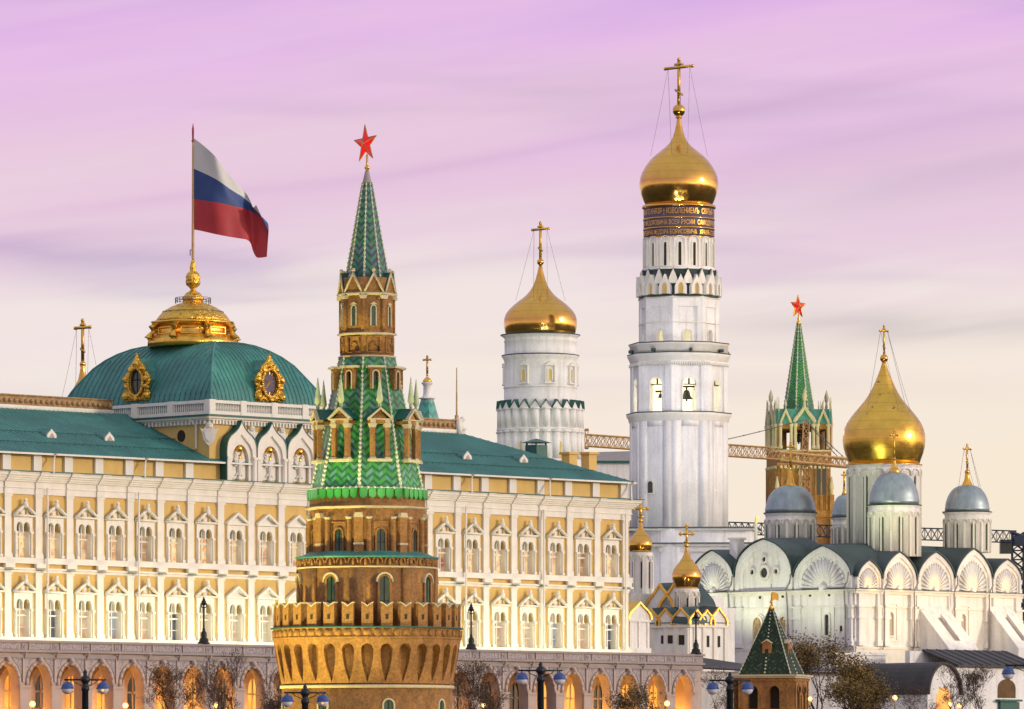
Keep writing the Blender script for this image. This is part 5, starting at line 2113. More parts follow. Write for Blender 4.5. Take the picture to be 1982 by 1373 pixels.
# drum with slit windows
RD = 67.5 * S
b = MB()
b.lathe([(RD, T.z(560)), (RD, T.z(462))], 64)
b.lathe([(RD, T.z(526)), (RD + .25, T.z(525)), (RD + .25, T.z(522)), (RD, T.z(521))], 64, caps=False)
b.build('drum', M['white'], bt)
sw = MB()
ring_arch(sw, 0, T.z(519), T.z(477), 3 * S, .16, -.18, .1, rz=3 * S)
ring_arch(sw, 0, T.z(519), T.z(470), 9.5 * S, .12, -.14, .1, rz=7 * S)
so_ = sw.build('slit_window', M['trim'], bt)
p = MB()
p.prism(arch_poly(0, T.z(519), T.z(477), 3 * S), -.03, .1)
p.build('pane', M['dark'], so_)
ring_of(so_, bt, [R(-25 + 24 * i) + R(25) for i in range(15)], RD)
# lettered bands
b = MB()
b.lathe([(RD + .06, T.z(463)), (RD + .06, T.z(405))], 64)
b.build('band_field', M['mosaic'], bt)
b = MB()
for (pa, pb_, e) in ((464, 461.5, 1.4), (447.5, 443.5, 2.6), (428.5, 424.5, 2.6), (405.5, 399.5, 4.5)):
    b.lathe([(RD, T.z(pa)), (RD + e * S * .7, T.z(pa - .6)), (RD + e * S, T.z((pa + pb_) / 2)), (RD + e * S * .7, T.z(pb_ + .4)), (RD, T.z(pb_))], 64, caps=False)
b.lathe([(RD + 4.5 * S, T.z(402)), (RD + 3 * S, T.z(399)), (61 * S, T.z(397))], 64, caps=False)
b.build('gilded_moulding', M['gold'], bt)


def letter_band(text, py0, py1, start):
    cu = bpy.data.curves.new('inscription', 'FONT')
    cu.body = text
    cu.size = 1.0
    cu.extrude = 0.0
    ob = bpy.data.objects.new('inscription', cu)
    COL.objects.link(ob)
    dg = bpy.context.evaluated_depsgraph_get()
    me = bpy.data.meshes.new_from_object(ob.evaluated_get(dg))
    bpy.data.objects.remove(ob)
    bpy.data.curves.remove(cu)
    xs = [v.co.x for v in me.vertices]
    ys = [v.co.y for v in me.vertices]
    x0, x1, y0, y1 = min(xs), max(xs), min(ys), max(ys)
    rr = RD + .14
    for v in me.vertices:
        a = start + (v.co.x - x0) / (x1 - x0) * 2 * PI * .985
        z = T.z(py1) + (v.co.y - y0) / (y1 - y0) * (T.z(py0) - T.z(py1))
        v.co = (rr * math.sin(a), -rr * math.cos(a), z)
    me.materials.clear()
    me.materials.append(M['gold_rough'])
    o = bpy.data.objects.new('inscription', me)
    COL.objects.link(o)
    o.parent = bt
    return o


letter_band('СВЯТЫЯ ТРОИЦЫ ПОВЕЛЕНИЕМЪ ВЕЛИКАГО ГОСУДАРЯ ЦАРЯ И ВЕЛИКАГО КНЯЗЯ † ИЗВОЛЕНИЕМЪ ', 408, 422.5, R(38))
letter_band('САМОДЕРЖЦА И СЫНА ЕГО БЛАГОВЕРНАГО ВЕЛИКАГО ГОСУДАРЯ БОРИСА ФЕДОРОВИЧА ВСЕЯ РУСИИ ', 430.5, 442, R(30))
letter_band('ХРАМЪ СОВЕРШЕНЪ И ПОЗЛАЩЕНЪ ВО ВТОРОЕ ЛЕТО ГОСУДАРСТВА ИХЪ ЦАРЕВИЧА ФЕДОРА БОРИСОВИЧА ', 449, 460.5, R(34))
# dome, ball, cross
b = MB()
b.lathe(T.prof([(61, 402), (64, 398.5), (68.5, 390), (73.5, 377), (76.2, 364), (76.3, 354), (74.5, 343), (71, 334), (65, 323), (56, 310.5), (46, 301), (36.5, 293.5), (26, 285), (17.5, 276.5), (12, 266), (8.3, 254), (5.6, 242), (3.8, 231), (3, 227)]), 64)
b.build('onion_dome', M['gold'], bt, sharp=1.2)
b = MB()
b.lathe(T.prof([(3.4, 230), (6.5, 229), (6.5, 226.5), (3.4, 225.5), (4, 223)]), 16)
b.ball((0, 0, T.z(214)), 12.2 * S, 24, 16)
b.build('cross_ball', M['gold'], bt)
cross_on(bt, T, 1311, 117, 203, 25.5, .20, dome_r=55 * S, gy=303, matn='gold_rough')

# bells hung in the openings
def bell(loc, s, label):
    t = thing('bell', label, 'bell', loc, 0, 'bells in the openings of the tall bell tower')
    m = MB()
    m.lathe([(1.0 * s, 0), (.93 * s, .12 * s), (.72 * s, .45 * s), (.56 * s, .9 * s), (.50 * s, 1.25 * s), (.36 * s, 1.45 * s), (.12 * s, 1.52 * s)], 24)
    m.lathe([(.12 * s, 1.5 * s), (.16 * s, 1.7 * s), (.1 * s, 1.95 * s)], 8)
    m.build('bell_body', M['bronze'], t)
    m = MB()
    m.tube([(0, 0, .3 * s), (0, 0, -.15 * s)], [.06 * s, .13 * s], 8)
    m.ball((0, 0, -.18 * s), .17 * s, 8, 6)
    m.build('clapper', M['bronze'], t)
    m = MB()
    m.box(-1.9 * s, 1.9 * s, -.14, .14, 1.9 * s, 1.9 * s + .28)
    m.build('hanging_beam', M['iron'], t)
    return t


pB = Vector((T.loc[0] + (R2 * C8 - 2.0) * math.sin(FC[0]), T.loc[1] - (R2 * C8 - 2.0) * math.cos(FC[0]), T.z0 + T.z(777)))
bell(pB, .92, 'big dark bronze bell filling the middle arch of the tallest bell tower').rotation_euler = (0, 0, FC[0])
pB = Vector((T.loc[0] + (R2 * C8 - 1.3) * math.sin(FC[-1]) + .1, T.loc[1] - (R2 * C8 - 1.3) * math.cos(FC[-1]), T.z0 + T.z(774)))
bell(pB, .42, 'small bronze bell in the arch left of the big bell').rotation_euler = (0, 0, FC[-1])

# ------------------------------------------------------------------ lower belfry with one gold dome
T = Tw(1046, 930)
S = T.S
bf = thing('belfry', 'round white belfry behind the palace roof, with single gold dome and green pointed crest', 'belfry', T.loc)
b = MB()
b.lathe(T.prof([(80, 1250), (80, 836)]), 48)
b.build('lower_drum', M['white'], bf)
b = MB()
b.lathe(T.prof([(78, 838), (83, 836), (85, 834), (85, 831.5), (78, 830.5), (78, 792)]), 48)
b.build('pier_ring', M['white'], bf)
NP = 24
pf = MB()
pf.lathe([(8.6 * S, T.z(831)), (8.6 * S, T.z(793))], 10, cx=0, cy=0)
pf.lathe([(8.6 * S, T.z(890)), (8.6 * S, T.z(836))], 10)
pf.box(-9.4 * S, 9.4 * S, -9.2 * S, 4 * S, T.z(796), T.z(793))
pf.box(-9.4 * S, 9.4 * S, -9.4 * S, 4 * S, T.z(840), T.z(836.5))
po = pf.build('half_column', M['white'], bf)
pg_ = MB()
pg_.prism([(-9.6 * S, T.z(793)), (9.6 * S, T.z(793)), (0, T.z(780))], -.6, .2)
pg_.build('pointed_cap', M['white'], po)
pg_ = MB()
q = 10.4 * S
pg_.add([(-q, -.75, T.z(794)), (0, -.75, T.z(777.5)), (q, -.75, T.z(794)), (-q, .9, T.z(794)), (0, 1.3, T.z(775)), (q, .9, T.z(794))], [(0, 1, 4, 3), (1, 2, 5, 4)])
pg_.build('cap_roof', M['teal_dark'], po, smooth=False)
ring_of(po, bf, [2 * PI * (i + .5) / NP for i in range(NP)], 76 * S)
b = MB()
b.lathe(T.prof([(80, 795), (70.5, 776), (70.5, 752)]), 48)
b.lathe(T.prof([(70.5, 753), (72, 752.5), (72, 750.5), (70, 750), (70, 700), (70.5, 699), (73, 694), (74.5, 692), (74.5, 689.5), (69.5, 689), (69.5, 664), (70.5, 663), (70.5, 661), (69.5, 660.5), (69.5, 656), (73, 653), (76.5, 651), (76.5, 649.5), (66, 648)]), 48)
b.build('drum', M['white'], bf)
b = MB()
b.lathe(T.prof([(74.6, 690.2), (75.4, 690), (75.4, 688.4), (70, 687.6)]), 48, caps=False)
b.lathe(T.prof([(76.6, 650.8), (77.4, 650.4), (77.4, 648.8), (66, 648)]), 48, caps=False)
b.build('ledge_flashing', M['slate'], bf)
wb = MB()
w_ = 5 * S
ring_arch(wb, 0, T.z(741), T.z(722), w_ * .65, .2, -.12, .2)
wb.box(-w_ * 2, -w_ * 1.6, -.25, .2, T.z(744), T.z(712))
wb.box(w_ * 1.6, w_ * 2, -.25, .2, T.z(744), T.z(712))
wb.box(-w_ * 2.2, w_ * 2.2, -.35, .2, T.z(747), T.z(744))
wb.prism([(-w_ * 2.3, T.z(712)), (w_ * 2.3, T.z(712)), (0, T.z(704))], -.35, .2)
wo = wb.build('window', M['trim'], bf)
p = MB()
p.prism(arch_poly(0, T.z(741), T.z(722), w_ * .65), -.02, .15)
p.build('pane', M['ochre'], wo)
ring_of(wo, bf, [R(-27.5 + 42.5 * i) for i in range(8)], 70 * S)
wc_ = MB()
wc_.prism(arch_poly(0, T.z(890), T.z(862), 5 * S), -.05, .3)
wn = wc_.build('lower_window', M['ochre'], bf)
ring_of(wn, bf, [R(-26 + 28 * 2.0 * i * .93) for i in range(3)], 81 * S)
b = MB()
b.lathe(T.prof([(65, 651), (66.5, 648.5), (68.5, 643), (70.4, 635), (71, 627), (70.4, 618), (67.5, 609), (62, 601), (53, 592), (42, 583), (33, 576.5), (26, 570), (19, 561.5), (13.5, 552), (9.5, 541), (6.5, 530), (4.5, 521), (3, 514)]), 56)
b.build('onion_dome', M['gold'], bf, sharp=1.2)
b = MB()
b.ball((0, 0, T.z(507.5)), 6.6 * S, 16, 12)
b.build('cross_ball', M['gold'], bf)
cross_on(bf, T, 1044, 433, 502, 15.5, .17, dome_r=48 * S, gy=583, matn='gold_rough')

# ------------------------------------------------------------------ far clock tower with a star (upper storeys seen above the cathedral)
T = Tw(1546, 1150)
S = T.S
sp = thing('far_star_tower', 'distant brick tower with slim green spire and small red star above the grey domes', 'tower', T.loc)
q45 = R(45)
AQ = R(9)                 # the square storeys are turned a little
b = MB()
b.M = Matrix.Rotation(AQ, 4, 'Z')
b.box(-52 * S, 52 * S, -52 * S, 52 * S, -1, T.z(905))
for i in range(9):
    x = -44 * S + 88 * S * i / 8
    b.tube([(x, -53 * S, T.z(990)), (x, -53 * S, T.z(906))], 3.2 * S, 6)
    b.tube([(-53 * S, x, T.z(990)), (-53 * S, x, T.z(906))], 3.2 * S, 6)
b.box(-54.5 * S, 54.5 * S, -54.5 * S, 54.5 * S, T.z(1003), T.z(990))
b.box(-53 * S, 53 * S, -53 * S, 53 * S, T.z(905) - .01, T.z(874))
b.box(-58 * S, -49 * S, -58 * S, -49 * S, -1, T.z(960))
b.box(49 * S, 58 * S, -58 * S, -49 * S, -1, T.z(960))
b.build('brick_body', M['brick'], sp)
b = MB()
b.M = Matrix.Rotation(AQ, 4, 'Z')
for i in range(12):
    x = -46 * S + 92 * S * i / 11
    b.box(x - 2.6 * S, x + 2.6 * S, -56 * S, -53.0 * S, T.z(910), T.z(904))
    b.box(-56 * S, -53.0 * S, x - 2.6 * S, x + 2.6 * S, T.z(910), T.z(904))
b.box(-54.5 * S, 54.5 * S, -54.5 * S, 54.5 * S, T.z(877), T.z(873.5))
for i in range(7):
    x = -42 * S + 84 * S * i / 6
    b.box(x - 3.5 * S, x + 3.5 * S, -54 * S, -53.01 * S, T.z(895), T.z(881))
for x in (-53.5, 53.5):
    b.lathe(T.prof([(3, 1010), (3, 950), (4.5, 948), (4.5, 944), (1, 925)]), 8, cx=x * S, cy=-54 * S)
    b.lathe(T.prof([(4, 1040), (4, 1004), (5, 1003)]), 8, cx=x * S, cy=-56 * S)
b.lathe(T.prof([(3, 990), (3, 925), (5, 922), (5, 918), (1, 905)]), 8, cx=-8 * S, cy=-58 * S)
b.build('white_stone_trim', M['brick_trim'], sp)
dial = MB()
dial.M = Matrix.Rotation(AQ, 4, 'Z')
dial.box(20 * S, 46 * S, -55.5 * S, -53 * S, T.z(960), T.z(906))
dial.build('dark_panel', M['glass'], sp)
# open belfry: arches on columns
b = MB()
b.M = Matrix.Rotation(AQ, 4, 'Z')
hz0, hz1 = T.z(873), T.z(823)
for sx in (-1, 1):
    for sy in (-1, 1):
        b.box(sx * 50 * S - 3 * S, sx * 50 * S + 3 * S, sy * 50 * S - 3 * S, sy * 50 * S + 3 * S, hz0, hz1)
b.box(-52 * S, 52 * S, -52 * S, 52 * S, hz1 - 1.0, hz1)
for rot in range(4):
    b.M = Matrix.Rotation(AQ + rot * PI / 2, 4, 'Z') @ Matrix.Translation((0, -50 * S, 0))
    notch_wall(b, -24 * S, 24 * S, hz0, hz1 - 1.002, 0, 14 * S, T.z(836), -2 * S, 2 * S)
    for sx in (-1, 1):
        notch_wall(b, min(sx * 24, sx * 47) * S, max(sx * 24, sx * 47) * S, hz0, hz1 - 1.002, sx * 35.5 * S, 8 * S, T.z(838), -1.8 * S, 2 * S)
b.build('belfry_arcade', M['brick'], sp)
b = MB()
for rot in range(4):
    b.M = Matrix.Rotation(AQ + rot * PI / 2, 4, 'Z') @ Matrix.Translation((0, -50 * S, 0))
    keepM = b.M.copy()
    for x in (-47, -26, -18, 18, 26, 47):
        c2_ = MB()
        c2_.M = keepM
        c2_.lathe(T.prof([(4.2, 872), (4.2, 866), (3.0, 864), (3.0, 830), (4.4, 827), (4.4, 823)]), 8, cx=x * S, cy=-4 * S)
        c2_.build('column', M['brick_trim'], sp)
    ow = ogee(23 * S, 1.2, 4.6, .25, .12, 10)
    iw = [(x * .74, z * .78 - .05) for x, z in ow]
    for i in range(2, len(ow) - 1):
        b.prism([(iw[i][0], iw[i][1] + hz1 - .9), (ow[i][0], ow[i][1] + hz1 - .9), (ow[i + 1][0], ow[i + 1][1] + hz1 - .9), (iw[i + 1][0], iw[i + 1][1] + hz1 - .9)], -7 * S, -2 * S)
    for sx in (-1, 1):
        ow2 = ogee(12 * S, .9, 4.0, .25, .12, 8)
        iw2 = [(x * .72, z * .76 - .05) for x, z in ow2]
        for i in range(2, len(ow2) - 1):
            b.prism([(iw2[i][0] + sx * 37 * S, iw2[i][1] + hz1 - .9), (ow2[i][0] + sx * 37 * S, ow2[i][1] + hz1 - .9), (ow2[i + 1][0] + sx * 37 * S, ow2[i + 1][1] + hz1 - .9), (iw2[i + 1][0] + sx * 37 * S, iw2[i + 1][1] + hz1 - .9)], -7 * S, -2 * S)
        b.lathe(T.prof([(1.5, 800), (1.2, 790), (2.2, 785), (.4, 776)]), 6, cx=sx * 37 * S, cy=-4 * S)
        b.lathe(T.prof([(1.5, 800), (1.0, 785), (.4, 772)]), 6, cx=sx * 53 * S, cy=0)
    b.lathe(T.prof([(3, 790), (2, 780), (4, 776), (4.5, 768), (.4, 755)]), 8, cx=0, cy=-5 * S)
b.build('keel_hoods', M['brick_trim'], sp)
b = MB()
b.M = Matrix.Rotation(AQ, 4, 'Z')
e_, t_ = 54 * S, 32 * S
b.lathe([(e_ * 1.414, T.z(823.5)), (e_ * 1.414, T.z(821)), (e_ * 1.36, T.z(800)), (t_ * 1.3, T.z(797))], 4, PI / 4)
for rot in range(4):
    b.M = Matrix.Rotation(AQ + rot * PI / 2, 4, 'Z') @ Matrix.Translation((0, -50 * S, 0))
    b.prism([(-54 * S, T.z(822)), (54 * S, T.z(822)), (54 * S, T.z(795)), (-54 * S, T.z(795))], -1.6 * S, 2 * S)
b.build('square_roof', M['teal'], sp, smooth=False)
b = MB()
b.M = Matrix.Rotation(AQ, 4, 'Z')
b.lathe(T.prof([(30, 800), (29.5, 793), (4.5, 628)]), 8, R(22.5))
b.build('spire', M['tile'], sp, smooth=False)
for k in range(8):
    a = AQ + R(22.5 + 45 * k)
    bead_rib((30 * S * math.sin(a), -30 * S * math.cos(a), T.z(797)), (4.6 * S * math.sin(a), -4.6 * S * math.cos(a), T.z(630)), 20, .26).build('spire_rib', M['bead'], sp)
b = MB()
b.lathe(T.prof([(5, 628), (4.5, 624), (2.4, 620), (3, 617), (1.6, 613), (1.4, 604), (0, 602)]), 10)
b.build('star_stem', M['gold_rough'], sp)
st2 = star_mesh(23 * S, 9.5 * S, 5 * S).build('star', M['ruby'], sp, smooth=False)
star_edges(23 * S, 9.5 * S, 5 * S, .10).build('star_rim', M['gold_rough'], st2)
st2.location = (-1.5 * S, 0, T.z(594))
st2.rotation_euler = (0, 0, R(48))
bell((T.loc[0], T.loc[1], T.z0 + T.z(856)), 1.1, 'dark bell in the open top storey of the distant star tower')
d_ = [o for o in COL.objects if o.name.startswith('bell') and o.get('category') == 'bell'][-1]
if 'group' in d_:
    del d_['group']

# ------------------------------------------------------------------ grey-roofed cathedral with gold and lead domes
YA = 800.0
CA = at(1655, HY, YA)
ZA = gz(YA)
SA = YA / F
THA = R(45)
ca = thing('gabled_cathedral', 'white cathedral with row of rounded shell gables, one gold and four grey domes', 'cathedral', (CA.x, CA.y, ZA), THA)
# local: x runs along the right-hand front (away to the right), y runs along the left-hand front (away to the left)
AU_ = Vector((math.cos(THA), math.sin(THA)))
AV_ = Vector((-math.sin(THA), math.cos(THA)))


def za(py, x=0, y=0):
    Y = YA + AU_.y * x + AV_.y * y
    return ZC + (HY - py) * Y / F - ZA


def ux(px):          # along the right-hand front
    k = (px - CX) / F
    return (k * CA.y - CA.x) / (AU_.x - k * AU_.y)


def uy(px):          # along the left-hand front
    k = (px - CX) / F
    return (k * CA.y - CA.x) / (AV_.x - k * AV_.y)


LX, LY = ux(1976), uy(1340)
zcor = za(1140)
zbot = -1.5
b = MB()
b.box(0, LX, 0, LY, zbot, zcor - .1)
b.build('walls', M['white'], ca)


def side(mats_left):
    return None


def front(m, right=True):
    """frame of a front: x along it, y inwards, seen from outside"""
    if right:
        m.M = Matrix.Identity(4)
    else:
        # x must run to the right as seen from outside: from the far left end to the corner
        m.M = Matrix.Translation((0, LY, 0)) @ Matrix.Rotation(R(-90), 4, 'Z')
    return m


def place_front(o, x, right=True):
    if right:
        o.location = (x, 0, 0)
    else:
        o.location = (0, LY - x, 0)
        o.rotation_euler = (0, 0, R(-90))


def gable(hw, h, hs, kind, right, x, roof_back):
    oR = bez((hw, hs), (hw * .96, hs + .42 * (h - hs)), (hw * .40, h * .93), (0, h), 12) if kind == 'shell' else bez((hw, hs), (hw * 1.0, hs + .62 * (h - hs)), (hw * .44, h * .94), (0, h), 12)
    out = [(-hw, 0), (hw, 0)] + oR + [(-x_, z_) for x_, z_ in reversed(oR[:-1])]
    op = resample(out[1:] + [out[0]], 41)
    i1 = [(px_ * .87, pz * .87) for px_, pz in op]
    i2 = [(px_ * .76, pz * .76) for px_, pz in op]
    m = MB()
    band_strip(m, i1, op, -.34, .6)
    band_strip(m, i2, i1, -.16, .6)
    m.prism(i2, .12 if kind == 'shell' else .02, .6)
    g = m.build('rounded_gable', M['white'], ca)
    if kind == 'shell':
        s = MB()
        n = 17
        for k in range(n):
            a = PI * (k + .5) / n
            L = .60 * hw / max(abs(math.cos(a)), .62) if False else 1
            ex, ez = hw * .70 * math.cos(a), h * .66 * math.sin(a) * (.80 + .2 * abs(math.sin(a)))
            s.tube([(0, .0, .15), (ex * .55, -.06, .15 + ez * .55), (ex, -.02, .15 + ez)], [.05, hw * .040, hw * .062], 6)
            s.ball((ex * 1.06, -.02, .15 + ez * 1.06), hw * .062, 6, 4)
        s.ball((0, -.1, .2), hw * .14, 8, 6)
        s.build('shell_fan', M['white'], g)
    elif kind == 'rose':
        s = MB()
        for (x_, z_, q) in ((0, h * .36, hw * .21), (-hw * .42, h * .38, hw * .11), (hw * .42, h * .38, hw * .11), (0, h * .62, hw * .11)):
            inner_, outer_ = arc(x_, z_, q * .62, q * .62, 0, 2 * PI, 20), arc(x_, z_, q, q, 0, 2 * PI, 20)
            band_strip(s, inner_, outer_, -.30, .1)
        s.build('round_frame', M['trim'], g)
        s = MB()
        for (x_, z_, q) in ((0, h * .36, hw * .21), (-hw * .42, h * .38, hw * .11), (hw * .42, h * .38, hw * .11), (0, h * .62, hw * .11)):
            s.prism(arc(x_, z_, q * .61, q * .61, 0, 2 * PI, 18)[:-1], -.02, .05)
        s.build('round_pane', M['glass'], g)
    r_ = MB()
    edge = [(px_ * 1.035, pz * 1.025 + .06) for px_, pz in op]
    for i in range(len(edge) - 1):
        (xa, z1_), (xb, z2_) = edge[i], edge[i + 1]
        if max(z1_, z2_) < hs:
            continue
        r_.add([(xa, -.55, z1_), (xb, -.55, z2_), (xb * .9, roof_back, z2_ + .25), (xa * .9, roof_back, z1_ + .25)], [(0, 1, 2, 3)])
        r_.add([(xa, -.55, z1_), (xb, -.55, z2_), (xb * .97, -.55, z2_ - .16), (xa * .97, -.55, z1_ - .16)], [(3, 2, 1, 0)])
    r_.build('gable_roof', M['slate'], g, sharp=.7)
    place_front(g, x, right)
    g.location.z = zcor + .0
    return g


# right-hand front: (centre px, left px, right px, apex py)
for c_, a, e, ap, kind in ((1684, 1655, 1703, 1085, 'shell'), (1737, 1704, 1771, 1070, 'shell'), (1808, 1772, 1844, 1070, 'shell'), (1879, 1845, 1917, 1064, 'shell'), (1944, 1918, 1974, 1084, 'shell')):
    xa, xe = ux(a) + .08, ux(e) - .08
    xm = (xa + xe) / 2
    hgt = za(ap, xm) - zcor
    gable((xe - xa) / 2, hgt, (za(1113, xm) - zcor) * .85, kind, True, xm, 7.0)
for c_, a, e, ap, kind in ((1379, 1340, 1423, 1067, 'shell'), (1483, 1425, 1537, 1045, 'rose'), (1594, 1539, 1652, 1058, 'shell')):
    xa, xe = LY - uy(a) + .1, LY - uy(e) - .1
    xm = (xa + xe) / 2
    ym = LY - xm
    hgt = za(ap, 0, ym) - zcor
    gable((xe - xa) / 2, hgt, (za(1107, 0, ym) - zcor) * .85, kind, False, xm, 8.0)
# main roof: a low hipped sheet between the gables
b = MB()
rz0, rz1 = zcor + 1.6, za(1056, 12, 12)
b.add([(.5, .5, rz0), (LX - .5, .5, rz0), (LX - .5, LY - .5, rz0), (.5, LY - .5, rz0), (6, 6, rz1), (LX - 6, 6, rz1), (LX - 6, LY - 6, rz1), (6, LY - 6, rz1)],
      [(0, 1, 5, 4), (1, 2, 6, 5), (2, 3, 7, 6), (3, 0, 4, 7), (4, 5, 6, 7)])
b.build('roof', M['slate'], ca, smooth=False)

# cornices, friezes, pilasters
b = MB()
for right in (True, False):
    front(b, right)
    L = LX if right else LY
    b.box(-.3, L + .3, -.55, 0, zcor - .22, zcor)
    b.box(-.2, L + .2, -.3, 0, zcor - .6, zcor - .222)
    b.box(-.1, L + .1, -.15, 0, zcor - 2.4, zcor - 2.15)
    b.box(-.1, L + .1, -.35, 0, za(1256), za(1251))
    b.box(-.1, L + .1, -.28, 0, zbot, za(1256) - .003)
b.free()
b.build('cornice', M['trim'], ca)
b = MB()
for right in (True, False):
    front(b, right)
    L = LX if right else LY
    b.box(-.33, L + .33, -.62, 0, zcor + .002, zcor + .07)
b.free()
b.build('cornice_flashing', M['slate'], ca)
px_r = [1664, 1700, 1712, 1764, 1776, 1838, 1851, 1910, 1924, 1968]
px_l = [1350, 1418, 1432, 1530, 1546, 1646]


def cath_pilaster():
    m = MB()
    m.box(-.55, .55, -.42, .1, za(1250), zcor - 2.5)
    m.box(-.72, .72, -.58, .1, za(1250) - .0, za(1240))
    m.box(-.75, .75, -.55, .1, zcor - 3.9, zcor - 3.6)
    m.box(-.64, .64, -.5, .1, zcor - 3.598, zcor - 2.41)
    m.box(-.85, .85, -.66, .1, zcor - 2.41, zcor - 2.14)
    m.box(-.5, .5, -.34, .0, zcor - 2.13, zcor - .61)
    return m.build('pilaster', M['white'], ca)


pil = cath_pilaster()
first = True
for px in px_r:
    o = pil if first else twin(pil, ca)
    first = False
    place_front(o, ux(px), True)
for px in px_l:
    o = twin(pil, ca)
    place_front(o, LY - uy(px), False)
# sunk panels and windows
def blind(parent, w, py0, py1, pane, tall=True):
    z0_, z1_ = za(py0), za(py1)
    m = MB()
    ring_arch(m, 0, z0_, z1_ - w, w, .22, -.24, .1)
    m.box(-w - .9, -w - .75, -.12, .1, z0_ - .6, z1_ + 1.0)
    m.box(w + .75, w + .9, -.12, .1, z0_ - .6, z1_ + 1.0)
    m.box(-w - .9, w + .9, -.12, .1, z1_ + 1.002, z1_ + 1.15)
    m.box(-w - .9, w + .9, -.14, .1, z0_ - .8, z0_ - .602)
    m.box(-w - .3, w + .3, -.3, .1, z0_ - .2, z0_ - .003)
    o = m.build('window', M['trim'], ca)
    p = MB()
    p.prism(arch_poly(0, z0_, z1_ - w, w), -.03, .05)
    p.build('pane', pane, o)
    return o


wa = blind(ca, .55, 1229, 1183, M['stone_pink'])
place_front(wa, ux(1722), True)
o = twin(wa, ca)
place_front(o, ux(1862), True)
wd = blind(ca, .36, 1229, 1188, M['glass'])
place_front(wd, LY - uy(1602), False)
wx = MB()
wx.box(-.2, .2, -.04, .05, 0, .75)
vo = wx.build('wall_vent', M['dark'], ca)
first = True
for px, py, right in ((1386, 1156, 0), (1421, 1156, 0), (1471, 1155, 0), (1515, 1153, 0), (1568, 1151, 0), (1605, 1150, 0), (1628, 1218, 0), (1669, 1200, 1)):
    o = vo if first else twin(vo, ca)
    first = False
    if right:
        place_front(o, ux(px), True)
        o.location.z = za(py, ux(px)) - .3
    else:
        place_front(o, LY - uy(px), False)
        o.location.z = za(py, 0, uy(px)) - .3
# portal arches on the left front
for px in (1469, 1519):
    m = MB()
    z0_, zs_ = za(1255), za(1208)
    ring_arch(m, 0, z0_, zs_, .78, .35, -.42, .1, rz=1.2)
    ring_arch(m, 0, z0_, zs_, 1.14, .2, -.25, .1, rz=1.56)
    o = m.build('portal_arch', M['trim'], ca)
    p = MB()
    p.prism(arch_poly(0, z0_, zs_, .78, 1.2), -.05, .05)
    p.build('painted_panel', M['mural'], o)
    place_front(o, LY - uy(px), False)
# rain pipes, zigzagging round the cornice
for px, right in ((1710, 1), (1768, 1), (1845, 1), (1913, 1), (1425, 0), (1538, 0), (1650, 0)):
    m = MB()
    m.tube([(0, -.8, zcor + 2.2), (-.1, -.9, zcor + 1.0), (-.75, -.95, zcor + .2), (-.75, -.8, zcor - .4), (-.6, -.75, zcor - 3), (-.6, -.7, za(1248)), (-1.0, -.75, za(1256))], .11, 6)
    o = m.build('rain_pipe', M['stone_grey'], ca)
    place_front(o, ux(px) if right else LY - uy(px), bool(right))
# raking buttresses on the right front
for pa, pe, pb0, pb1 in ((1771, 1826, 1790, 1864), (1906, 1950, 1925, 1990)):
    m = MB()
    x0_, x1_ = ux(pa) + .4, ux(pe) + .6
    zt1, zt0 = za(1172, x0_), za(1256, x0_)
    d = 5.6
    xm = (x0_ + x1_) / 2
    hw2 = (x1_ - x0_) / 2
    zb_ = zt0
    def P(t, w):
        return (xm + w, -d * t - .02, zt1 + (zb_ - zt1) * t)
    # sloping slab with a slot: side strips plus head and foot
    def slab(w0, w1, t0, t1):
        a_, b_, c2, d2 = P(t0, w0), P(t0, w1), P(t1, w1), P(t1, w0)
        lowz = zbot
        v = [a_, b_, c2, d2] + [(q[0], q[1], lowz) for q in (a_, b_, c2, d2)]
        m.add(v, [(3, 2, 1, 0), (4, 5, 6, 7), (0, 1, 5, 4), (1, 2, 6, 5), (2, 3, 7, 6), (3, 0, 4, 7)])
    slab(-hw2, -hw2 * .22, 0, 1)
    slab(hw2 * .22, hw2, 0, 1)
    slab(-hw2 * .22, hw2 * .22, 0, .18)
    slab(-hw2 * .22, hw2 * .22, .82, 1)
    o = m.build('buttress', M['white'], ca, smooth=False)
    m = MB()
    v = [P(.18, -hw2 * .22), P(.18, hw2 * .22), P(.82, hw2 * .22), P(.82, -hw2 * .22)]
    v = [(x, y + .02, z - .55) for x, y, z in v]
    m.add(v, [(3, 2, 1, 0)])
    m.build('slot_window', M['stone_grey'], o)
# chimney at the left end of the roof
m = MB()
xq, yq = 3.0, uy(1404)
m.box(1.6, 3.0, yq - .7, yq + .7, zcor + 2, za(1045, 2, yq))
m.box(1.4, 3.2, yq - .9, yq + .9, za(1045, 2, yq) + .003, za(1041, 2, yq))
m.build('chimney', M['white'], ca)


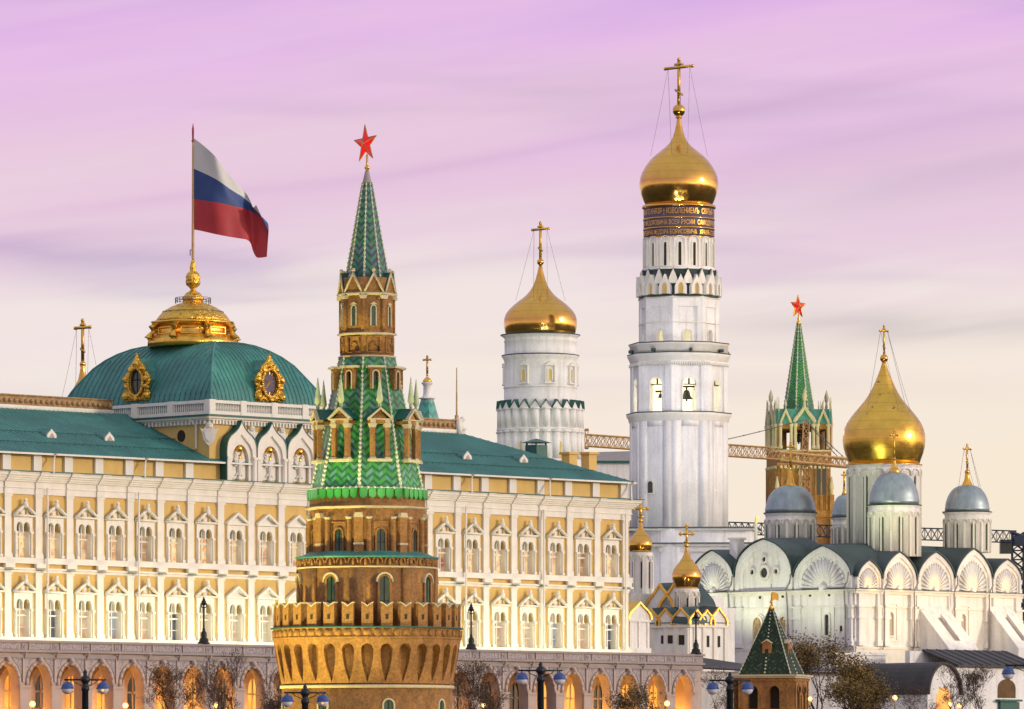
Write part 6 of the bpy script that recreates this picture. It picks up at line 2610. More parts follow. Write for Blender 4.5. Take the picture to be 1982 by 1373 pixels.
def dome_at(px, Ypos, prof, mdome, drum, drum_base, nwin, neck, cross, ball, label_dome, guys, wall='white', winw=4.6, gy=None, arcade=True):
    global T
    T = Tw(px, Ypos, ZA)
    loc = Vector((T.loc[0] - CA.x, T.loc[1] - CA.y))
    cx_, cy_ = loc.dot(AU_), loc.dot(AV_)
    S = T.S
    rd, z_top = drum
    b = MB()
    b.M = Matrix.Translation((cx_, cy_, 0))
    b.lathe(T.prof([(rd, drum_base), (rd, z_top + 16), (rd + 1, z_top + 15), (rd + 1, z_top + 12), (rd - .5, z_top + 11.5), (rd - .5, z_top + 5), (rd + 2.5, z_top + 3), (rd + 3.4, z_top + 1), (rd, z_top)]), 40)
    do = b.build('drum', M[wall], ca)
    b = MB()
    b.M = Matrix.Translation((cx_, cy_, 0))
    b.lathe(T.prof([(rd + 3, z_top + 1.2), (rd + 4.4, z_top + .6), (rd + 4.4, z_top - 1.2), (prof[0][0] - 1, z_top - 2)]), 40, caps=False)
    b.build('drum_rim', M['slate'] if mdome == 'silver' else M['gold_rough'], do)
    if arcade:
        b = MB()
        for i in range(nwin * 2):
            ph = 2 * PI * (i + .5) / (nwin * 2)
            b.face_frame(ph, rd * S, cx_, cy_)
            b.box(-.12, .12, -.22, .1, T.z(drum_base), T.z(z_top + 19))
            ring_arch(b, 0, T.z(z_top + 22), T.z(z_top + 21), rd * S * PI / (nwin * 2) - .14, .12, -.2, .1, n=6)
        b.free()
        b.build('drum_arcading', M['trim'], do)
    b = MB()
    b.prism(arch_poly(0, T.z(drum_base - 4), T.z(z_top + 27), winw * S), -.06, .1)
    wd0 = b.build('drum_window', M['glass_green'], do)
    for i in range(nwin):
        wd_ = wd0 if i == 0 else twin(wd0, do)
        place(wd_, 2 * PI * (i + .25) / nwin, rd * S, 0, cx_, cy_)
    b = MB()
    b.M = Matrix.Translation((cx_, cy_, 0))
    b.lathe(T.prof(prof), 48)
    d = b.build('dome', M[mdome], ca, sharp=1.2)
    if label_dome:
        d['label'] = label_dome
    if neck:
        b = MB()
        b.M = Matrix.Translation((cx_, cy_, 0))
        b.lathe(T.prof(neck), 24)
        b.build('gilded_neck', M['gold_rough'], d)
    b = MB()
    b.M = Matrix.Translation((cx_, cy_, 0))
    b.ball((0, 0, T.z(ball[0])), ball[1] * S, 14, 10)
    b.build('cross_ball', M['gold'], d)
    ytip, ybase, bar = cross
    cross_on(ca, T, px, ytip, ybase, bar, max(.11, 1.5 * S), rot=0.0, dome_r=(guys or 0) * S, gy=gy, cx=cx_, cy=cy_, matn='gold_rough')
    return d


# local depth of each dome from the plan
def dep(a, b_):
    return YA + (AU_.y * a + AV_.y * b_)


def half(r, ytop, ybase, n=10, tip=3.5):
    """helmet-shaped dome profile from the drum up to the neck"""
    out = []
    for i in range(n + 1):
        t = i / n
        out.append((r * math.cos(t * PI / 2) ** 0.72 if t < 1 else tip, ybase - (ybase - ytop) * math.sin(t * PI / 2) ** 1.05))
    out[0] = (r * .985, ybase)
    out.insert(1, (r * 1.0, ybase - (ybase - ytop) * .12))
    return [p for p in out if p[0] >= tip] + [(tip, ytop)]


big = [(68.5, 899), (71, 891), (75.5, 879), (79, 866), (80.2, 853), (79.5, 842), (76.5, 830), (71.5, 819), (64, 808), (55.5, 797.5), (47, 787.5), (39, 778), (32.5, 769), (27, 760), (21.5, 749), (16.5, 738), (11.5, 726), (7.5, 715), (5, 706), (3.5, 700)]
dome_at(1711, dep(17.8, 13), big, 'gold_flaking', (70, 901), 1062, 8, None, (632, 688, 12.5), (694, 8), 'large gold dome with patches of worn gilding', 62, winw=4.5, gy=806)
dome_at(1530, dep(11.4, 22.5), half(49.5, 940, 993), 'silver', (48, 994), 1056, 8, [(12, 944), (8, 936), (4.5, 925), (3, 912), (2.2, 906)], (858, 906, 10), (908, 3.6), None, None)
dome_at(1731, dep(11.4, 4.5), half(48.5, 914, 978), 'silver', (49, 979), 1078, 8, [(14, 917), (9, 909), (4, 900), (2.6, 893), (2, 889)], (834, 888, 10.5), (889, 3.2), None, None)
dome_at(1872, dep(25.5, 5.5), half(43.5, 939, 991), 'silver', (44, 992), 1070, 8, [(14, 943), (10, 938), (5.5, 929), (4.6, 922), (4.2, 916)], (862, 909, 11), (914, 5), None, 36, gy=962)
dome_at(1634, dep(25.5, 24), half(24, 958, 1001), 'silver', (23, 1002), 1056, 8, [(6, 960), (3, 952), (2, 944)], (915, 944, 6), (945, 2.6), None, None, winw=2)

# ------------------------------------------------------------------ little cathedral with gold domes at the palace corner
YN = 722.0
an = thing('small_cathedral', 'pale chapel-ringed church with two small gold onion domes beside the palace end', 'church', (at(1335, HY, YN).x, YN, gz(YN)), R(42))
ZN = gz(YN)
NU = Vector((math.cos(R(42)), math.sin(R(42))))
NV = Vector((-math.sin(R(42)), math.cos(R(42))))
N0 = at(1335, HY, YN)
SN = YN / F


def zn(py, x=0, y=0):
    return ZC + (HY - py) * (YN + NU.y * x + NV.y * y) / F - ZN


def nx_(px):
    k = (px - CX) / F
    return (k * N0.y - N0.x) / (NU.x - k * NU.y)


def ny_(px):
    k = (px - CX) / F
    return (k * N0.y - N0.x) / (NV.x - k * NV.y)


LXn, LYn = nx_(1408), ny_(1212)
ztn = zn(1210)
b = MB()
b.box(0, LXn, 0, LYn, -1, ztn)
b.box(3, LXn + 8, 7, LYn + 6, -1, zn(1175, 5, 8))
b.box(LXn * .1, LXn + 10, 11, LYn + 10, -1, zn(1150, 5, 10))
b.build('walls', M['white'], an)
m = MB()
for x0_, x1_, yq, zq_ in ((0, LXn, 0, ztn),):
    m.box(-.25, LXn + .25, -.3, 0, ztn - .25, ztn)
    m.box(-.3, 0, -.25, LYn + .2, ztn - .25, ztn)
    for x in (nx_(1345), nx_(1362), nx_(1383), nx_(1404)):
        m.box(x - .28, x + .28, -.22, 0, -1, ztn - .26)
    for y in (.4, ny_(1310), ny_(1290), ny_(1262)):
        m.box(-.22, 0, y - .28, y + .28, -1, ztn - .26)
m.build('pilaster', M['trim'], an)
for px in (1369, 1390):
    m = MB()
    m.box(nx_(px) - .3, nx_(px) + .3, -.06, .1, zn(1252), zn(1230))
    m.build('window', M['dark'], an)
for px, wq, zq in ((1320, .5, 1248), (1291, 1.0, 1245)):
    m = MB()
    m.box(-.06, .1, ny_(px) - wq, ny_(px) + wq, zn(zq), zn(1229))
    m.build('window', M['dark'], an)
# rows of small gilt-edged keel gables
def gilt_gable(w, h, x, y, rotz, z, back=2.6):
    g = MB()
    out = ogee(w, .25, h, .45, .2, 9)
    g.prism(out, -.1, .35)
    o = g.build('keel_gable', M['white'], an)
    e = MB()
    op = resample(out[1:] + [out[0]], 23)
    big_ = [(q * 1.16, zz * 1.10 + .05) for q, zz in op]
    band_strip(e, op, big_, -.3, .0)
    e.build('gilt_edge', M['gold_rough'], o)
    r_ = MB()
    for i in range(len(big_) - 1):
        r_.add([(big_[i][0], -.02, big_[i][1]), (big_[i + 1][0], -.02, big_[i + 1][1]), (big_[i + 1][0], back, big_[i + 1][1] + .2), (big_[i][0], back, big_[i][1] + .2)], [(0, 1, 2, 3)])
    r_.build('gable_roof', M['slate'], o, sharp=.7)
    o.location = (x, y, z)
    o.rotation_euler = (0, 0, rotz)
    return o


for px, w_g, h_g in ((1347, 1.2, 1.7), (1366, 1.2, 1.7), (1389, 1.3, 2.0)):
    gilt_gable(w_g, h_g, nx_(px), -.02, 0, ztn)
for px in (1320, 1290, 1262):
    gilt_gable(1.45, 1.9, -.02, ny_(px), R(-90), ztn)
YQn = dep(0, 0)
gilt_gable(2.6, 3.6, 3.0, ny_(1250) - 2, R(-90), zn(1192, 3, 8), 4)
gilt_gable(2.3, 3.2, 3.0, 8.2, R(-90), zn(1186, 3, 8), 4)
m = MB()
m.add([(-.3, -.3, ztn + .3), (LXn + .3, -.3, ztn + .3), (LXn + .3, 7, ztn + .3), (-.3, LYn, ztn + .3), (LXn * .45, 3.5, zn(1180, 3, 4)), (LXn * .5, LYn * .6, zn(1180, 3, 4))], [(0, 1, 4), (1, 2, 5, 4), (2, 3, 5), (3, 0, 4, 5)])
m.build('roof', M['slate'], an, smooth=False)


def small_dome(px, Ypos, prof, drum, base, cross, flower, lab):
    global T
    T = Tw(px, Ypos, ZN)
    loc = Vector((T.loc[0] - N0.x, T.loc[1] - N0.y))
    cx_, cy_ = loc.dot(NU), loc.dot(NV)
    rd, zt = drum
    b = MB()
    b.M = Matrix.Translation((cx_, cy_, 0))
    b.lathe(T.prof([(rd, base), (rd, zt + 8), (rd + 1.2, zt + 7), (rd + 1.2, zt + 3), (rd + 2, zt + 1), (rd, zt)]), 28)
    do = b.build('drum', M['white'], an)
    b = MB()
    b.prism(arch_poly(0, T.z(base - 10), T.z(zt + 20), 1.8 * T.S), -.05, .08)
    wd0 = b.build('drum_window', M['dark'], do)
    for i in range(8):
        wd_ = wd0 if i == 0 else twin(wd0, do)
        place(wd_, 2 * PI * i / 8 + .12, rd * T.S, 0, cx_, cy_)
    b = MB()
    for i in range(8):
        b.face_frame(2 * PI * (i + .5) / 8 + .12, rd * T.S, cx_, cy_)
        ring_arch(b, 0, T.z(zt + 14), T.z(zt + 13), rd * T.S * .32, .1, -.14, .06, n=6)
        b.box(-rd * T.S * .36, -rd * T.S * .32, -.16, .06, T.z(base), T.z(zt + 13))
    b.free()
    b.build('drum_arcading', M['trim'], do)
    b = MB()
    b.M = Matrix.Translation((cx_, cy_, 0))
    b.lathe(T.prof(prof), 40)
    d = b.build('onion_dome', M['gold'], an, sharp=1.2)
    ytip, yb, bar = cross
    cross_on(an, T, px, ytip, yb, bar, .13, rot=R(-42), cx=cx_, cy=cy_, kind='flower')
    return d


small_dome(1329, YN + 5, [(22, 1140), (23.5, 1134), (26.5, 1127), (28.3, 1119), (28, 1111), (25.5, 1103), (20.5, 1095), (14, 1088), (8.5, 1080), (5, 1071), (3.2, 1062), (2.4, 1056)], (22.5, 1140), 1190, (1019, 1058, 8.5), True, None)
small_dome(1240, YN + 16, [(20, 1069), (21.3, 1064), (22.8, 1056), (22.3, 1049), (19.5, 1042), (14.5, 1036), (9, 1030), (5.5, 1023), (3.6, 1015), (2.6, 1008)], (22, 1070), 1150, (969, 1010, 9.5), True, None)

# small side chapel next to the palace corner
sc_ = thing('corner_chapel', 'narrow pale chapel with a gilt-edged gable, tight against the palace corner', 'chapel', (at(1236, HY, 700).x, 700, gz(700)), R(42))
Tq = Tw(1236, 700)
m = MB()
m.box(-1.6, 1.7, -.0, 4, -1, Tq.z(1200))
m.box(-1.75, 1.85, -.2, 4.2, Tq.z(1262) - .3, Tq.z(1255))
m.box(-1.75, 1.85, -.2, 4.2, Tq.z(1204), Tq.z(1200) + .01)
for x in (-1.35, .05, 1.45):
    m.box(x - .16, x + .16, -.14, 0, Tq.z(1255), Tq.z(1204) - .003)
m.build('walls', M['white'], sc_)
m = MB()
out = ogee(1.65, .2, 1.9, .4, .2, 8)
m.prism(out, -.15, .4)
g_ = m.build('keel_gable', M['white'], sc_)
e = MB()
op = resample(out[1:] + [out[0]], 21)
bg_ = [(q * 1.15, z * 1.1 + .04) for q, z in op]
band_strip(e, op, bg_, -.35, .1)
e.build('gilt_edge', M['gold_rough'], g_)
r_ = MB()
for i in range(len(bg_) - 1):
    r_.add([(bg_[i][0], .1, bg_[i][1]), (bg_[i + 1][0], .1, bg_[i + 1][1]), (bg_[i + 1][0], 4, bg_[i + 1][1]), (bg_[i][0], 4, bg_[i][1])], [(0, 1, 2, 3)])
r_.build('gable_roof', M['gold_rough'], g_, sharp=.7)
g_.location = (0, -.02, Tq.z(1200) + .012)

# ------------------------------------------------------------------ palace churches showing over the roof
T = Tw(160, 690)
c1 = thing('roof_church', 'gold cross on a slim gilded neck rising behind the palace roof', 'church', T.loc)
m = MB()
m.lathe(T.prof([(24, 1100), (24, 800), (26, 798), (26, 796)]), 24)
m.build('drum', M['white'], c1)
m = MB()
m.lathe(T.prof([(24, 797), (28, 785), (26, 772), (18, 752), (9, 736), (6, 722), (4.6, 712), (5.5, 708), (3, 706)]), 28)
m.build('onion_dome', M['gold'], c1)
m = MB()
m.ball((0, 0, T.z(705)), 6 * T.S, 12, 10)
m.build('cross_ball', M['gold'], c1)
cross_on(c1, T, 160, 622, 700, 15.5, .16, dome_r=40 * T.S, gy=772)
T = Tw(827, 690)
c2 = thing('tented_church', 'small turquoise tiled tent with a gold cross beyond the palace ridge', 'church', T.loc)
m = MB()
m.lathe(T.prof([(30, 1150), (30, 816), (27, 814)]), 8, R(10))
m.build('drum', M['white'], c2)
m = MB()
m.lathe(T.prof([(24, 815), (12, 772)]), 8, R(10))
m.build('tent_roof', M['tile_far'], c2, smooth=False)
m = MB()
m.lathe(T.prof([(14, 773), (16.5, 772), (16.5, 770.5), (10, 769), (8, 764), (7.5, 748), (9, 745), (11.5, 742.5), (11.5, 741), (8, 740)]), 16)
m.build('neck', M['white'], c2)
m = MB()
m.lathe(T.prof([(9, 741), (8.5, 737), (6, 733.5), (3, 731), (2, 729)]), 16)
m.ball((0, 0, T.z(726)), 2.6 * T.S, 8, 6)
m.build('gilded_cap', M['gold_rough'], c2)
cross_on(c2, T, 827, 691, 726, 7, .1, rot=R(-30))

# pale building behind the palace's right end
T = Tw(1180, 965)
wb_ = thing('pale_building', 'pale flat-fronted building between the belfry and the tall bell tower', 'building', (T.loc[0], T.loc[1], T.z0), R(4))
m = MB()
m.box(-4.5, 6, 0, 12, -1, T.z(897))
m.build('wall', M['white'], wb_)
m = MB()
m.box(-4.8, 6.2, -.4, 12.3, T.z(897) + .003, T.z(892))
m.build('cornice', M['teal_dark'], wb_)
m = MB()
m.add([(-4.8, -.3, T.z(892) + .01), (6.2, -.3, T.z(892) + .01), (6.2, 10, T.z(866)), (-4.8, 10, T.z(870)), (6.2, 12, T.z(880)), (-4.8, 12, T.z(880))], [(0, 1, 2, 3), (3, 2, 4, 5)])
m.build('roof', M['stone_grey'], wb_, smooth=False)
m = MB()
m.tube([(-3.2, -.8, T.z(935)), (-3.2, -.8, T.z(900))], .08, 5)
for k in range(4):
    m.box(-4.2, -2.2, -.85, -.75, T.z(910 + 7 * k), T.z(908.5 + 7 * k))
m.build('aerial', M['iron'], wb_)

# ------------------------------------------------------------------ cranes
def lattice(m, p0, p1, n, up, d, rc, rb, zig=True):
    p0, p1 = Vector(p0), Vector(p1)
    up = Vector(up)
    dv = (p1 - p0).normalized()
    sd = dv.cross(up).normalized() * d
    chords = [Vector((0, 0, 0)), up, sd, up + sd]
    for c_ in chords:
        m.tube([p0 + c_, p1 + c_], rc, 4)
    for i in range(n):
        a, b_ = p0.lerp(p1, i / n), p0.lerp(p1, (i + 1) / n)
        for off in (Vector((0, 0, 0)), sd):
            m.tube([a + off, b_ + off + up], rb, 4)
            m.tube([a + off + up, b_ + off], rb, 4)
            m.tube([a + off, a + off + up], rb, 4)
        m.tube([a, a + sd], rb, 4)
        m.tube([a + up, a + up + sd], rb, 4)
    return m


Yc = 1015.0
c0, c1_ = at(1132, 864, Yc - 10), at(1496, 888, Yc + 10)
cr_ = thing('tower_crane', 'rusty yellow tower crane with long lattice jib behind the white bell tower', 'crane', (at(1560, HY, Yc + 14).x, Yc + 14, gz(Yc)))
off = Vector(cr_.location)
m = MB()
A_, B_ = c0 - off, at(1500, 890, Yc + 8) - off
lattice(m, A_, B_, 30, (0, 0, 22 * Yc / F), 1.3, .12, .065)
lattice(m, A_ + Vector((0, 0, -.3)), A_ + Vector((.6, 0, -.3)), 1, (0, 0, 3), 1.3, .2, .1)
m.build('jib', M['crane_yellow'], cr_)
m = MB()
C_, D_ = at(1500, 892, Yc + 8) - off, at(1640, 905, Yc + 16) - off
lattice(m, C_, D_, 12, (0, 0, 1.4), 1.3, .22, .07)
m.build('counter_jib', M['crane_yellow'], cr_)
m = MB()
E_ = at(1560, 905, Yc + 14) - off
lattice(m, (E_.x - .8, E_.y, 0), (E_.x - .8, E_.y, E_.z), 24, (1.6, 0, 0), 1.6, .14, .07)
m.build('mast', M['crane_yellow'], cr_)
m = MB()
F_ = at(1558, 812, Yc + 12) - off
lattice(m, (F_.x - .6, F_.y, E_.z), (F_.x - .2, F_.y, F_.z), 6, (1.0, 0, 0), .8, .12, .06)
m.build('apex', M['crane_yellow'], cr_)
for q in (at(1320, 868, Yc) - off, D_ + Vector((0, 0, 1.2)), at(1622, 885, Yc + 15) - off):
    guy([F_, q], .07).build('stay_cable', M['cable'], cr_)

Yd = 960.0
c0 = at(1420, 1046, Yd)
cd = thing('dark_crane', 'dark steel crane at the right edge, its low lattice jib behind the cathedral domes', 'crane', (at(1971, HY, Yd).x, Yd, gz(Yd)))
off = Vector(cd.location)
m = MB()
lattice(m, at(1410, 1034, Yd) - off, at(1966, 1051, Yd) - off, 44, (0, 0, 25 * Yd / F * .9), 1.5, .07, .045)
m.build('jib', M['crane_dark'], cd)
m = MB()
lattice(m, (-.9, 0, 0), (-.9, 0, at(1971, 1030, Yd).z - off.z), 22, (1.8, 0, 0), 1.8, .16, .08)
m.build('mast', M['crane_dark'], cd)
m = MB()
p_ = at(1947, 1072, Yd) - off
m.box(p_.x - 1.0, p_.x + .9, -.9, .9, p_.z, p_.z + 2.2)
m.build('cab', M['glass'], cd)
m = MB()
p_ = at(1970, 1052, Yd) - off
m.box(p_.x - .6, p_.x + 4, -1, 1.2, p_.z - .4, p_.z + 1.2)
m.tube([at(1956, 1030, Yd) - off, at(1990, 1042, Yd) - off], .3, 6)
m.build('slewing_deck', M['crane_dark'], cd)

# gilt vane post on the ledge beside the cathedral
T = Tw(1463, 870)
vp = thing('vane_post', 'thin greenish post with a little gilt vane beside the bell tower ledge', 'post', T.loc)
m = MB()
m.tube([(0, 0, -.5), (0, 0, T.z(1012))], .24, 8)
m.build('shaft', M['bead'], vp)
m = MB()
m.tube([(0, 0, T.z(1012)), (0, 0, T.z(1000))], [.2, .08], 6)
m.prism([(0, T.z(1003)), (.6, T.z(1003)), (.45, T.z(1000)), (0, T.z(1000))], -.04, .04)
m.build('gilt_vane', M['gold_rough'], vp)
# ------------------------------------------------------------------ small brick tower with a dark green pyramid roof
T = Tw(1496, 560)
S = T.S
QA = R(-17)
sm = thing('small_brick_tower', 'small square brick tower with dark green pyramid roof and gilt flag vane', 'tower', (T.loc[0], T.loc[1] + 3.4, T.z0), QA)
hb = 60 * S          # half side of the brick lantern
b = MB()
zt0 = T.z(1309)
for rot in range(4):
    b.M = Matrix.Rotation(rot * PI / 2, 4, 'Z') @ Matrix.Translation((0, -hb, 0))
    for cxq in (-hb * .36, hb * .36):
        notch_wall(b, cxq - hb * .36, cxq + hb * .36, T.z(1372), zt0, cxq, 10 * S, T.z(1338), 0, .7)
        ring_arch(b, cxq, T.z(1340), T.z(1338), 10.5 * S, .16, -.12, 0)
    for sx in (-1, 1):
        b.box(sx * hb * .86 - hb * .14, sx * hb * .86 + hb * .14, 0 if sx < 0 else .003, .7, T.z(1372), zt0)
        b.box(sx * hb * .80 - .1, sx * hb * .80 + .1, -.1, 0, T.z(1371), zt0 - .2)
    b.box(-hb, hb, -.12, 0, T.z(1341), T.z(1338)) if False else None
    b.box(-.25, .25, -.14, 0, T.z(1371), T.z(1345))
    b.box(-hb, hb - .003, -.1, .1, T.z(1318), T.z(1314))
b.free()
b.box(-hb, hb, -hb, hb, -1, T.z(1372) - .003)
b.box(-hb + .8, hb - .8, -hb + .8, hb - .8, T.z(1320), zt0 - .05)
b.build('brick_lantern', M['brick'], sm)
b = MB()
b.box(-hb - .35, hb + .35, -hb - .35, hb + .35, zt0 + .0, zt0 + .16)
b.box(-hb - .2, hb + .2, -hb - .2, hb + .2, zt0 - .16, zt0 - .003)
b.build('eaves_band', M['brick_trim'], sm)
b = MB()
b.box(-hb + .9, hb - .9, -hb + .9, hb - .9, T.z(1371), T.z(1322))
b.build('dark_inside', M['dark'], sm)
b = MB()
tz = T.z(1179)
hbt = 52 * S
b.lathe([(hbt * 1.414, zt0 + .165), (4.5 * S * 1.414, tz)], 4, R(45))
b.build('pyramid_roof', M['tile_deep'], sm, smooth=False)
for k in range(4):
    a = R(45 + 90 * k)
    bead_rib((hbt * 1.414 * math.sin(a), -hbt * 1.414 * math.cos(a), zt0 + .2), (6 * S * math.sin(a), -6 * S * math.cos(a), tz), 18, .095).build('roof_rib', M['bead'], sm)
for k in range(4):
    a = R(90 * k)
    p0_, p1_ = Vector((hbt * math.sin(a), -hbt * math.cos(a), zt0 + .2)), Vector((4.6 * S * math.sin(a), -4.6 * S * math.cos(a), tz))
    m = MB()
    for i in range(18):
        t = (i + .5) / 18
        if .26 < t < .56:
            continue
        m.ball(p0_.lerp(p1_, t), .095 * (1 - .3 * t), 6, 4)
    m.build('roof_rib', M['bead'], sm)
dm_ = MB()
zq0, zq1 = T.z(1266), T.z(1244)
dm_.box(-9 * S, 9 * S, -.2, 1.2, zq0, zq1)
dm_.prism([(-9 * S, zq1), (9 * S, zq1), (0, T.z(1239))], -.2, .8)
lu = dm_.build('lucarne', M['brick'], sm)
dm_ = MB()
for sx in (-1, 1):
    q = [(sx * 11.5 * S, zq1 - .02), (0, T.z(1236.5)), (0, T.z(1239.5)), (sx * 9.2 * S, zq1 - .02)]
    dm_.prism(q if sx < 0 else q[::-1], -.32, .6)
dm_.build('stone_trim', M['brick_trim'], lu)
dm_ = MB()
dm_.box(-3 * S, 3 * S, -.23, -.203, zq0 + .05, zq0 + .5)
dm_.build('opening', M['dark'], lu)
ring_of(lu, sm, [R(90 * k) for k in range(4)], hbt * .62 + .0)
b = MB()
b.lathe([(5.5 * S * 1.3, T.z(1180)), (1.6 * S, T.z(1166))], 8)
b.build('roof_cap', M['gold_rough'], sm)
b = MB()
b.ball((0, 0, T.z(1163)), 3.3 * S, 10, 8)
b.tube([(0, 0, T.z(1163)), (0, 0, T.z(1128))], .035, 5)
b.build('vane_rod', M['gold_rough'], sm)
b = MB()
fz = [(0, 1160), (2, 1161), (7, 1159), (13, 1161), (14, 1153), (12.5, 1147), (6, 1144.5), (0, 1144)]
b.prism([(x * S + .03, T.z(z)) for x, z in fz], -.03, .03)
b.build('gilt_vane', M['gold_rough'], sm).rotation_euler = (0, 0, -QA + R(8))

# ------------------------------------------------------------------ white porch range at the right with barrel roof and lean-to
Yp = 700.0
P0 = at(1826, HY, Yp)
po_ = thing('porch_building', 'low white building with dark barrel roof, lean-to and round-headed brown window', 'building', (P0.x, P0.y, gz(Yp)), R(45))
ZP = gz(Yp)
SP = Yp / F


def zpp(py):
    return ZC + (HY - py) * SP - ZP


def xpp(px, y):
    k = (px - CX) / F
    ox, oy = P0.x - .7071 * y, P0.y + .7071 * y
    return (k * oy - ox) / (.7071 - k * .7071)


hwv = 36 * SP / .709        # half width of the barrel end along local x
zsv, ztv = zpp(1345), zpp(1282)
b = MB()
b.M = Matrix.Identity(4)
outer_v = arc(0, zsv, hwv, ztv - zsv, 0, PI, 16)
inner_v = arc(0, zsv, hwv * .93, (ztv - zsv) * .93, 0, PI, 16)
b2 = MB()
band_strip(b2, inner_v, outer_v, -.45, 11.2)
b2.build('barrel_roof', M['dark_roof'], po_)
b.prism([(-hwv * .92, -1), (hwv * .92, -1)] + arc(0, zsv, hwv * .92, (ztv - zsv) * .92, 0, PI, 14), 0, 1.0)
b.box(-hwv * .9, -hwv * .9 + .6, 1.0, 11, -1, zsv)
b.build('gable_wall', M['white'], po_)
b = MB()
b.prism(arch_poly(0, -1, zpp(1352), hwv * .42), -.05, 0.3)
b.build('lit_doorway', M['lit_orange'], po_)
b = MB()
x1q = hwv + 16
b.box(hwv * 1.0, x1q, 1.5, 2.4, -1, zpp(1290))
b.box(-hwv - 3, hwv, 11.6, 12.4, -1, zpp(1266))
b.box(-hwv - 3.2, hwv + .1, 11.4, 12.6, zpp(1266) + .003, zpp(1261))
b.box(hwv * .5, x1q, 6.5, 7.2, -1, zpp(1258))
b.build('wall', M['white'], po_)
b = MB()
zl0, zl1 = zpp(1286), zpp(1254)
xl = xpp(1855, 1.0)
top4 = [(xl, 1.0, zl0), (x1q, 1.0, zl0), (x1q, 6.6, zl1), (xl, 6.6, zl1)]
b.add(top4 + [(x, y, z - .25) for x, y, z in top4], [(0, 1, 2, 3), (7, 6, 5, 4), (0, 4, 5, 1), (1, 5, 6, 2), (2, 6, 7, 3), (3, 7, 4, 0)])
for i in range(9):
    x = xl + (x1q - xl) * (i + .5) / 9
    b.tube([(x, 1.0, zl0 + .03), (x, 6.6, zl1 + .03)], .05, 4)
b.build('lean_to_roof', M['dark_roof'], po_, smooth=False)
b = MB()
xw = xpp(1948, 1.5)
b.M = Matrix.Translation((xw, 1.5, 0))
b.prism(arch_poly(0, zpp(1349), zpp(1330), 19 * SP / .709, zpp(1312) - zpp(1330)), -.06, .2)
b.build('arched_window', M['leaf_brown'], po_)
b = MB()
b.M = Matrix.Translation((xw, 1.5, 0))
b.box(-2.0, 2.0, -.8, 0, zpp(1356), zpp(1352))
b.box(-1.5, 1.9, -.4, 0, zpp(1385), zpp(1357))
b.build('awning', M['teal_dark'], po_)

# low white wall behind the trees, with a dark sheet roof at the terrace end
lw = thing('low_annex', 'low pale annex with a dark sheet roof just right of the terrace end', 'building', (at(1362, HY, 690).x, 690, gz(690)), R(4))
Tq = Tw(1362, 690)
b = MB()
b.box(-.5, 18, 0, 6, -1, Tq.z(1300))
b.build('wall', M['white'], lw)
b = MB()
b.add([(-.8, -.6, Tq.z(1292)), (5.2, -.6, Tq.z(1297)), (5.4, 5, Tq.z(1284)), (-.8, 6, Tq.z(1268)), (18, -.5, Tq.z(1303)), (18, 5, Tq.z(1296))], [(0, 1, 2, 3), (1, 4, 5, 2)])
b.add([(-.8, -.6, Tq.z(1292)), (5.2, -.6, Tq.z(1297)), (18, -.5, Tq.z(1303)), (18, -.5, Tq.z(1306)), (5.2, -.6, Tq.z(1300)), (-.8, -.6, Tq.z(1295))], [(5, 4, 1, 0), (4, 3, 2, 1)])
b.build('sheet_roof', M['dark_roof'], lw, smooth=False)

# ------------------------------------------------------------------ candelabra standing on the terrace parapet
def candelabrum(px, py_top, py_base, label):
    v_ = TV - .05
    u_ = u_of(px, v_)
    X_, Y_ = PA.x + UD.x * u_ + VD.x * v_, PA.y + UD.y * u_ + VD.y * v_
    s_ = Y_ / F
    zb_ = Z0 + zt_(1238.5) + .002
    h = ZC + (HY - py_top) * s_ - zb_
    t = thing('lamp_post', label, 'lamp post', (X_, Y_, zb_), TH, 'lamp posts on the terrace parapet')
    m = MB()
    m.lathe([(.62, 0), (.62, .15), (.5, .2), (.45, .5), (.28, .62), (.32, .8), (.3, 1.1), (.16, 1.3), (.13, 1.4)], 10)
    m.build('foot', M['iron'], t)
    m = MB()
    m.lathe([(.13, 1.4), (.15, 1.5), (.10, 1.6), (.08, h * .76), (.14, h * .77), (.06, h * .80)], 8)
    m.build('shaft', M['iron'], t)
    m = MB()
    m.lathe([(.06, h * .80), (.2, h * .83), (.26, h * .89), (.12, h * .93)], 8)
    for k in range(4):
        a = PI / 2 * k
        m.tube([(0, 0, h * .76), (.34 * math.cos(a), .34 * math.sin(a), h * .78), (.36 * math.cos(a), .36 * math.sin(a), h * .83)], .045, 5)
        m.ball((.36 * math.cos(a), .36 * math.sin(a), h * .845), .09, 6, 5)
    m.lathe([(.16, h * .93), (.1, h * .955), (.03, h)], 8)
    m.build('lantern', M['iron'], t)
    return t


candelabrum(394.5, 1155, 1243, 'black iron lamp post on the parapet left of the round brick tower')
candelabrum(912, 1167, 1255, 'black iron lamp post on the parapet just right of the round brick tower')
candelabrum(1347, 1182, 1266, 'black iron lamp post at the far right end of the terrace parapet')

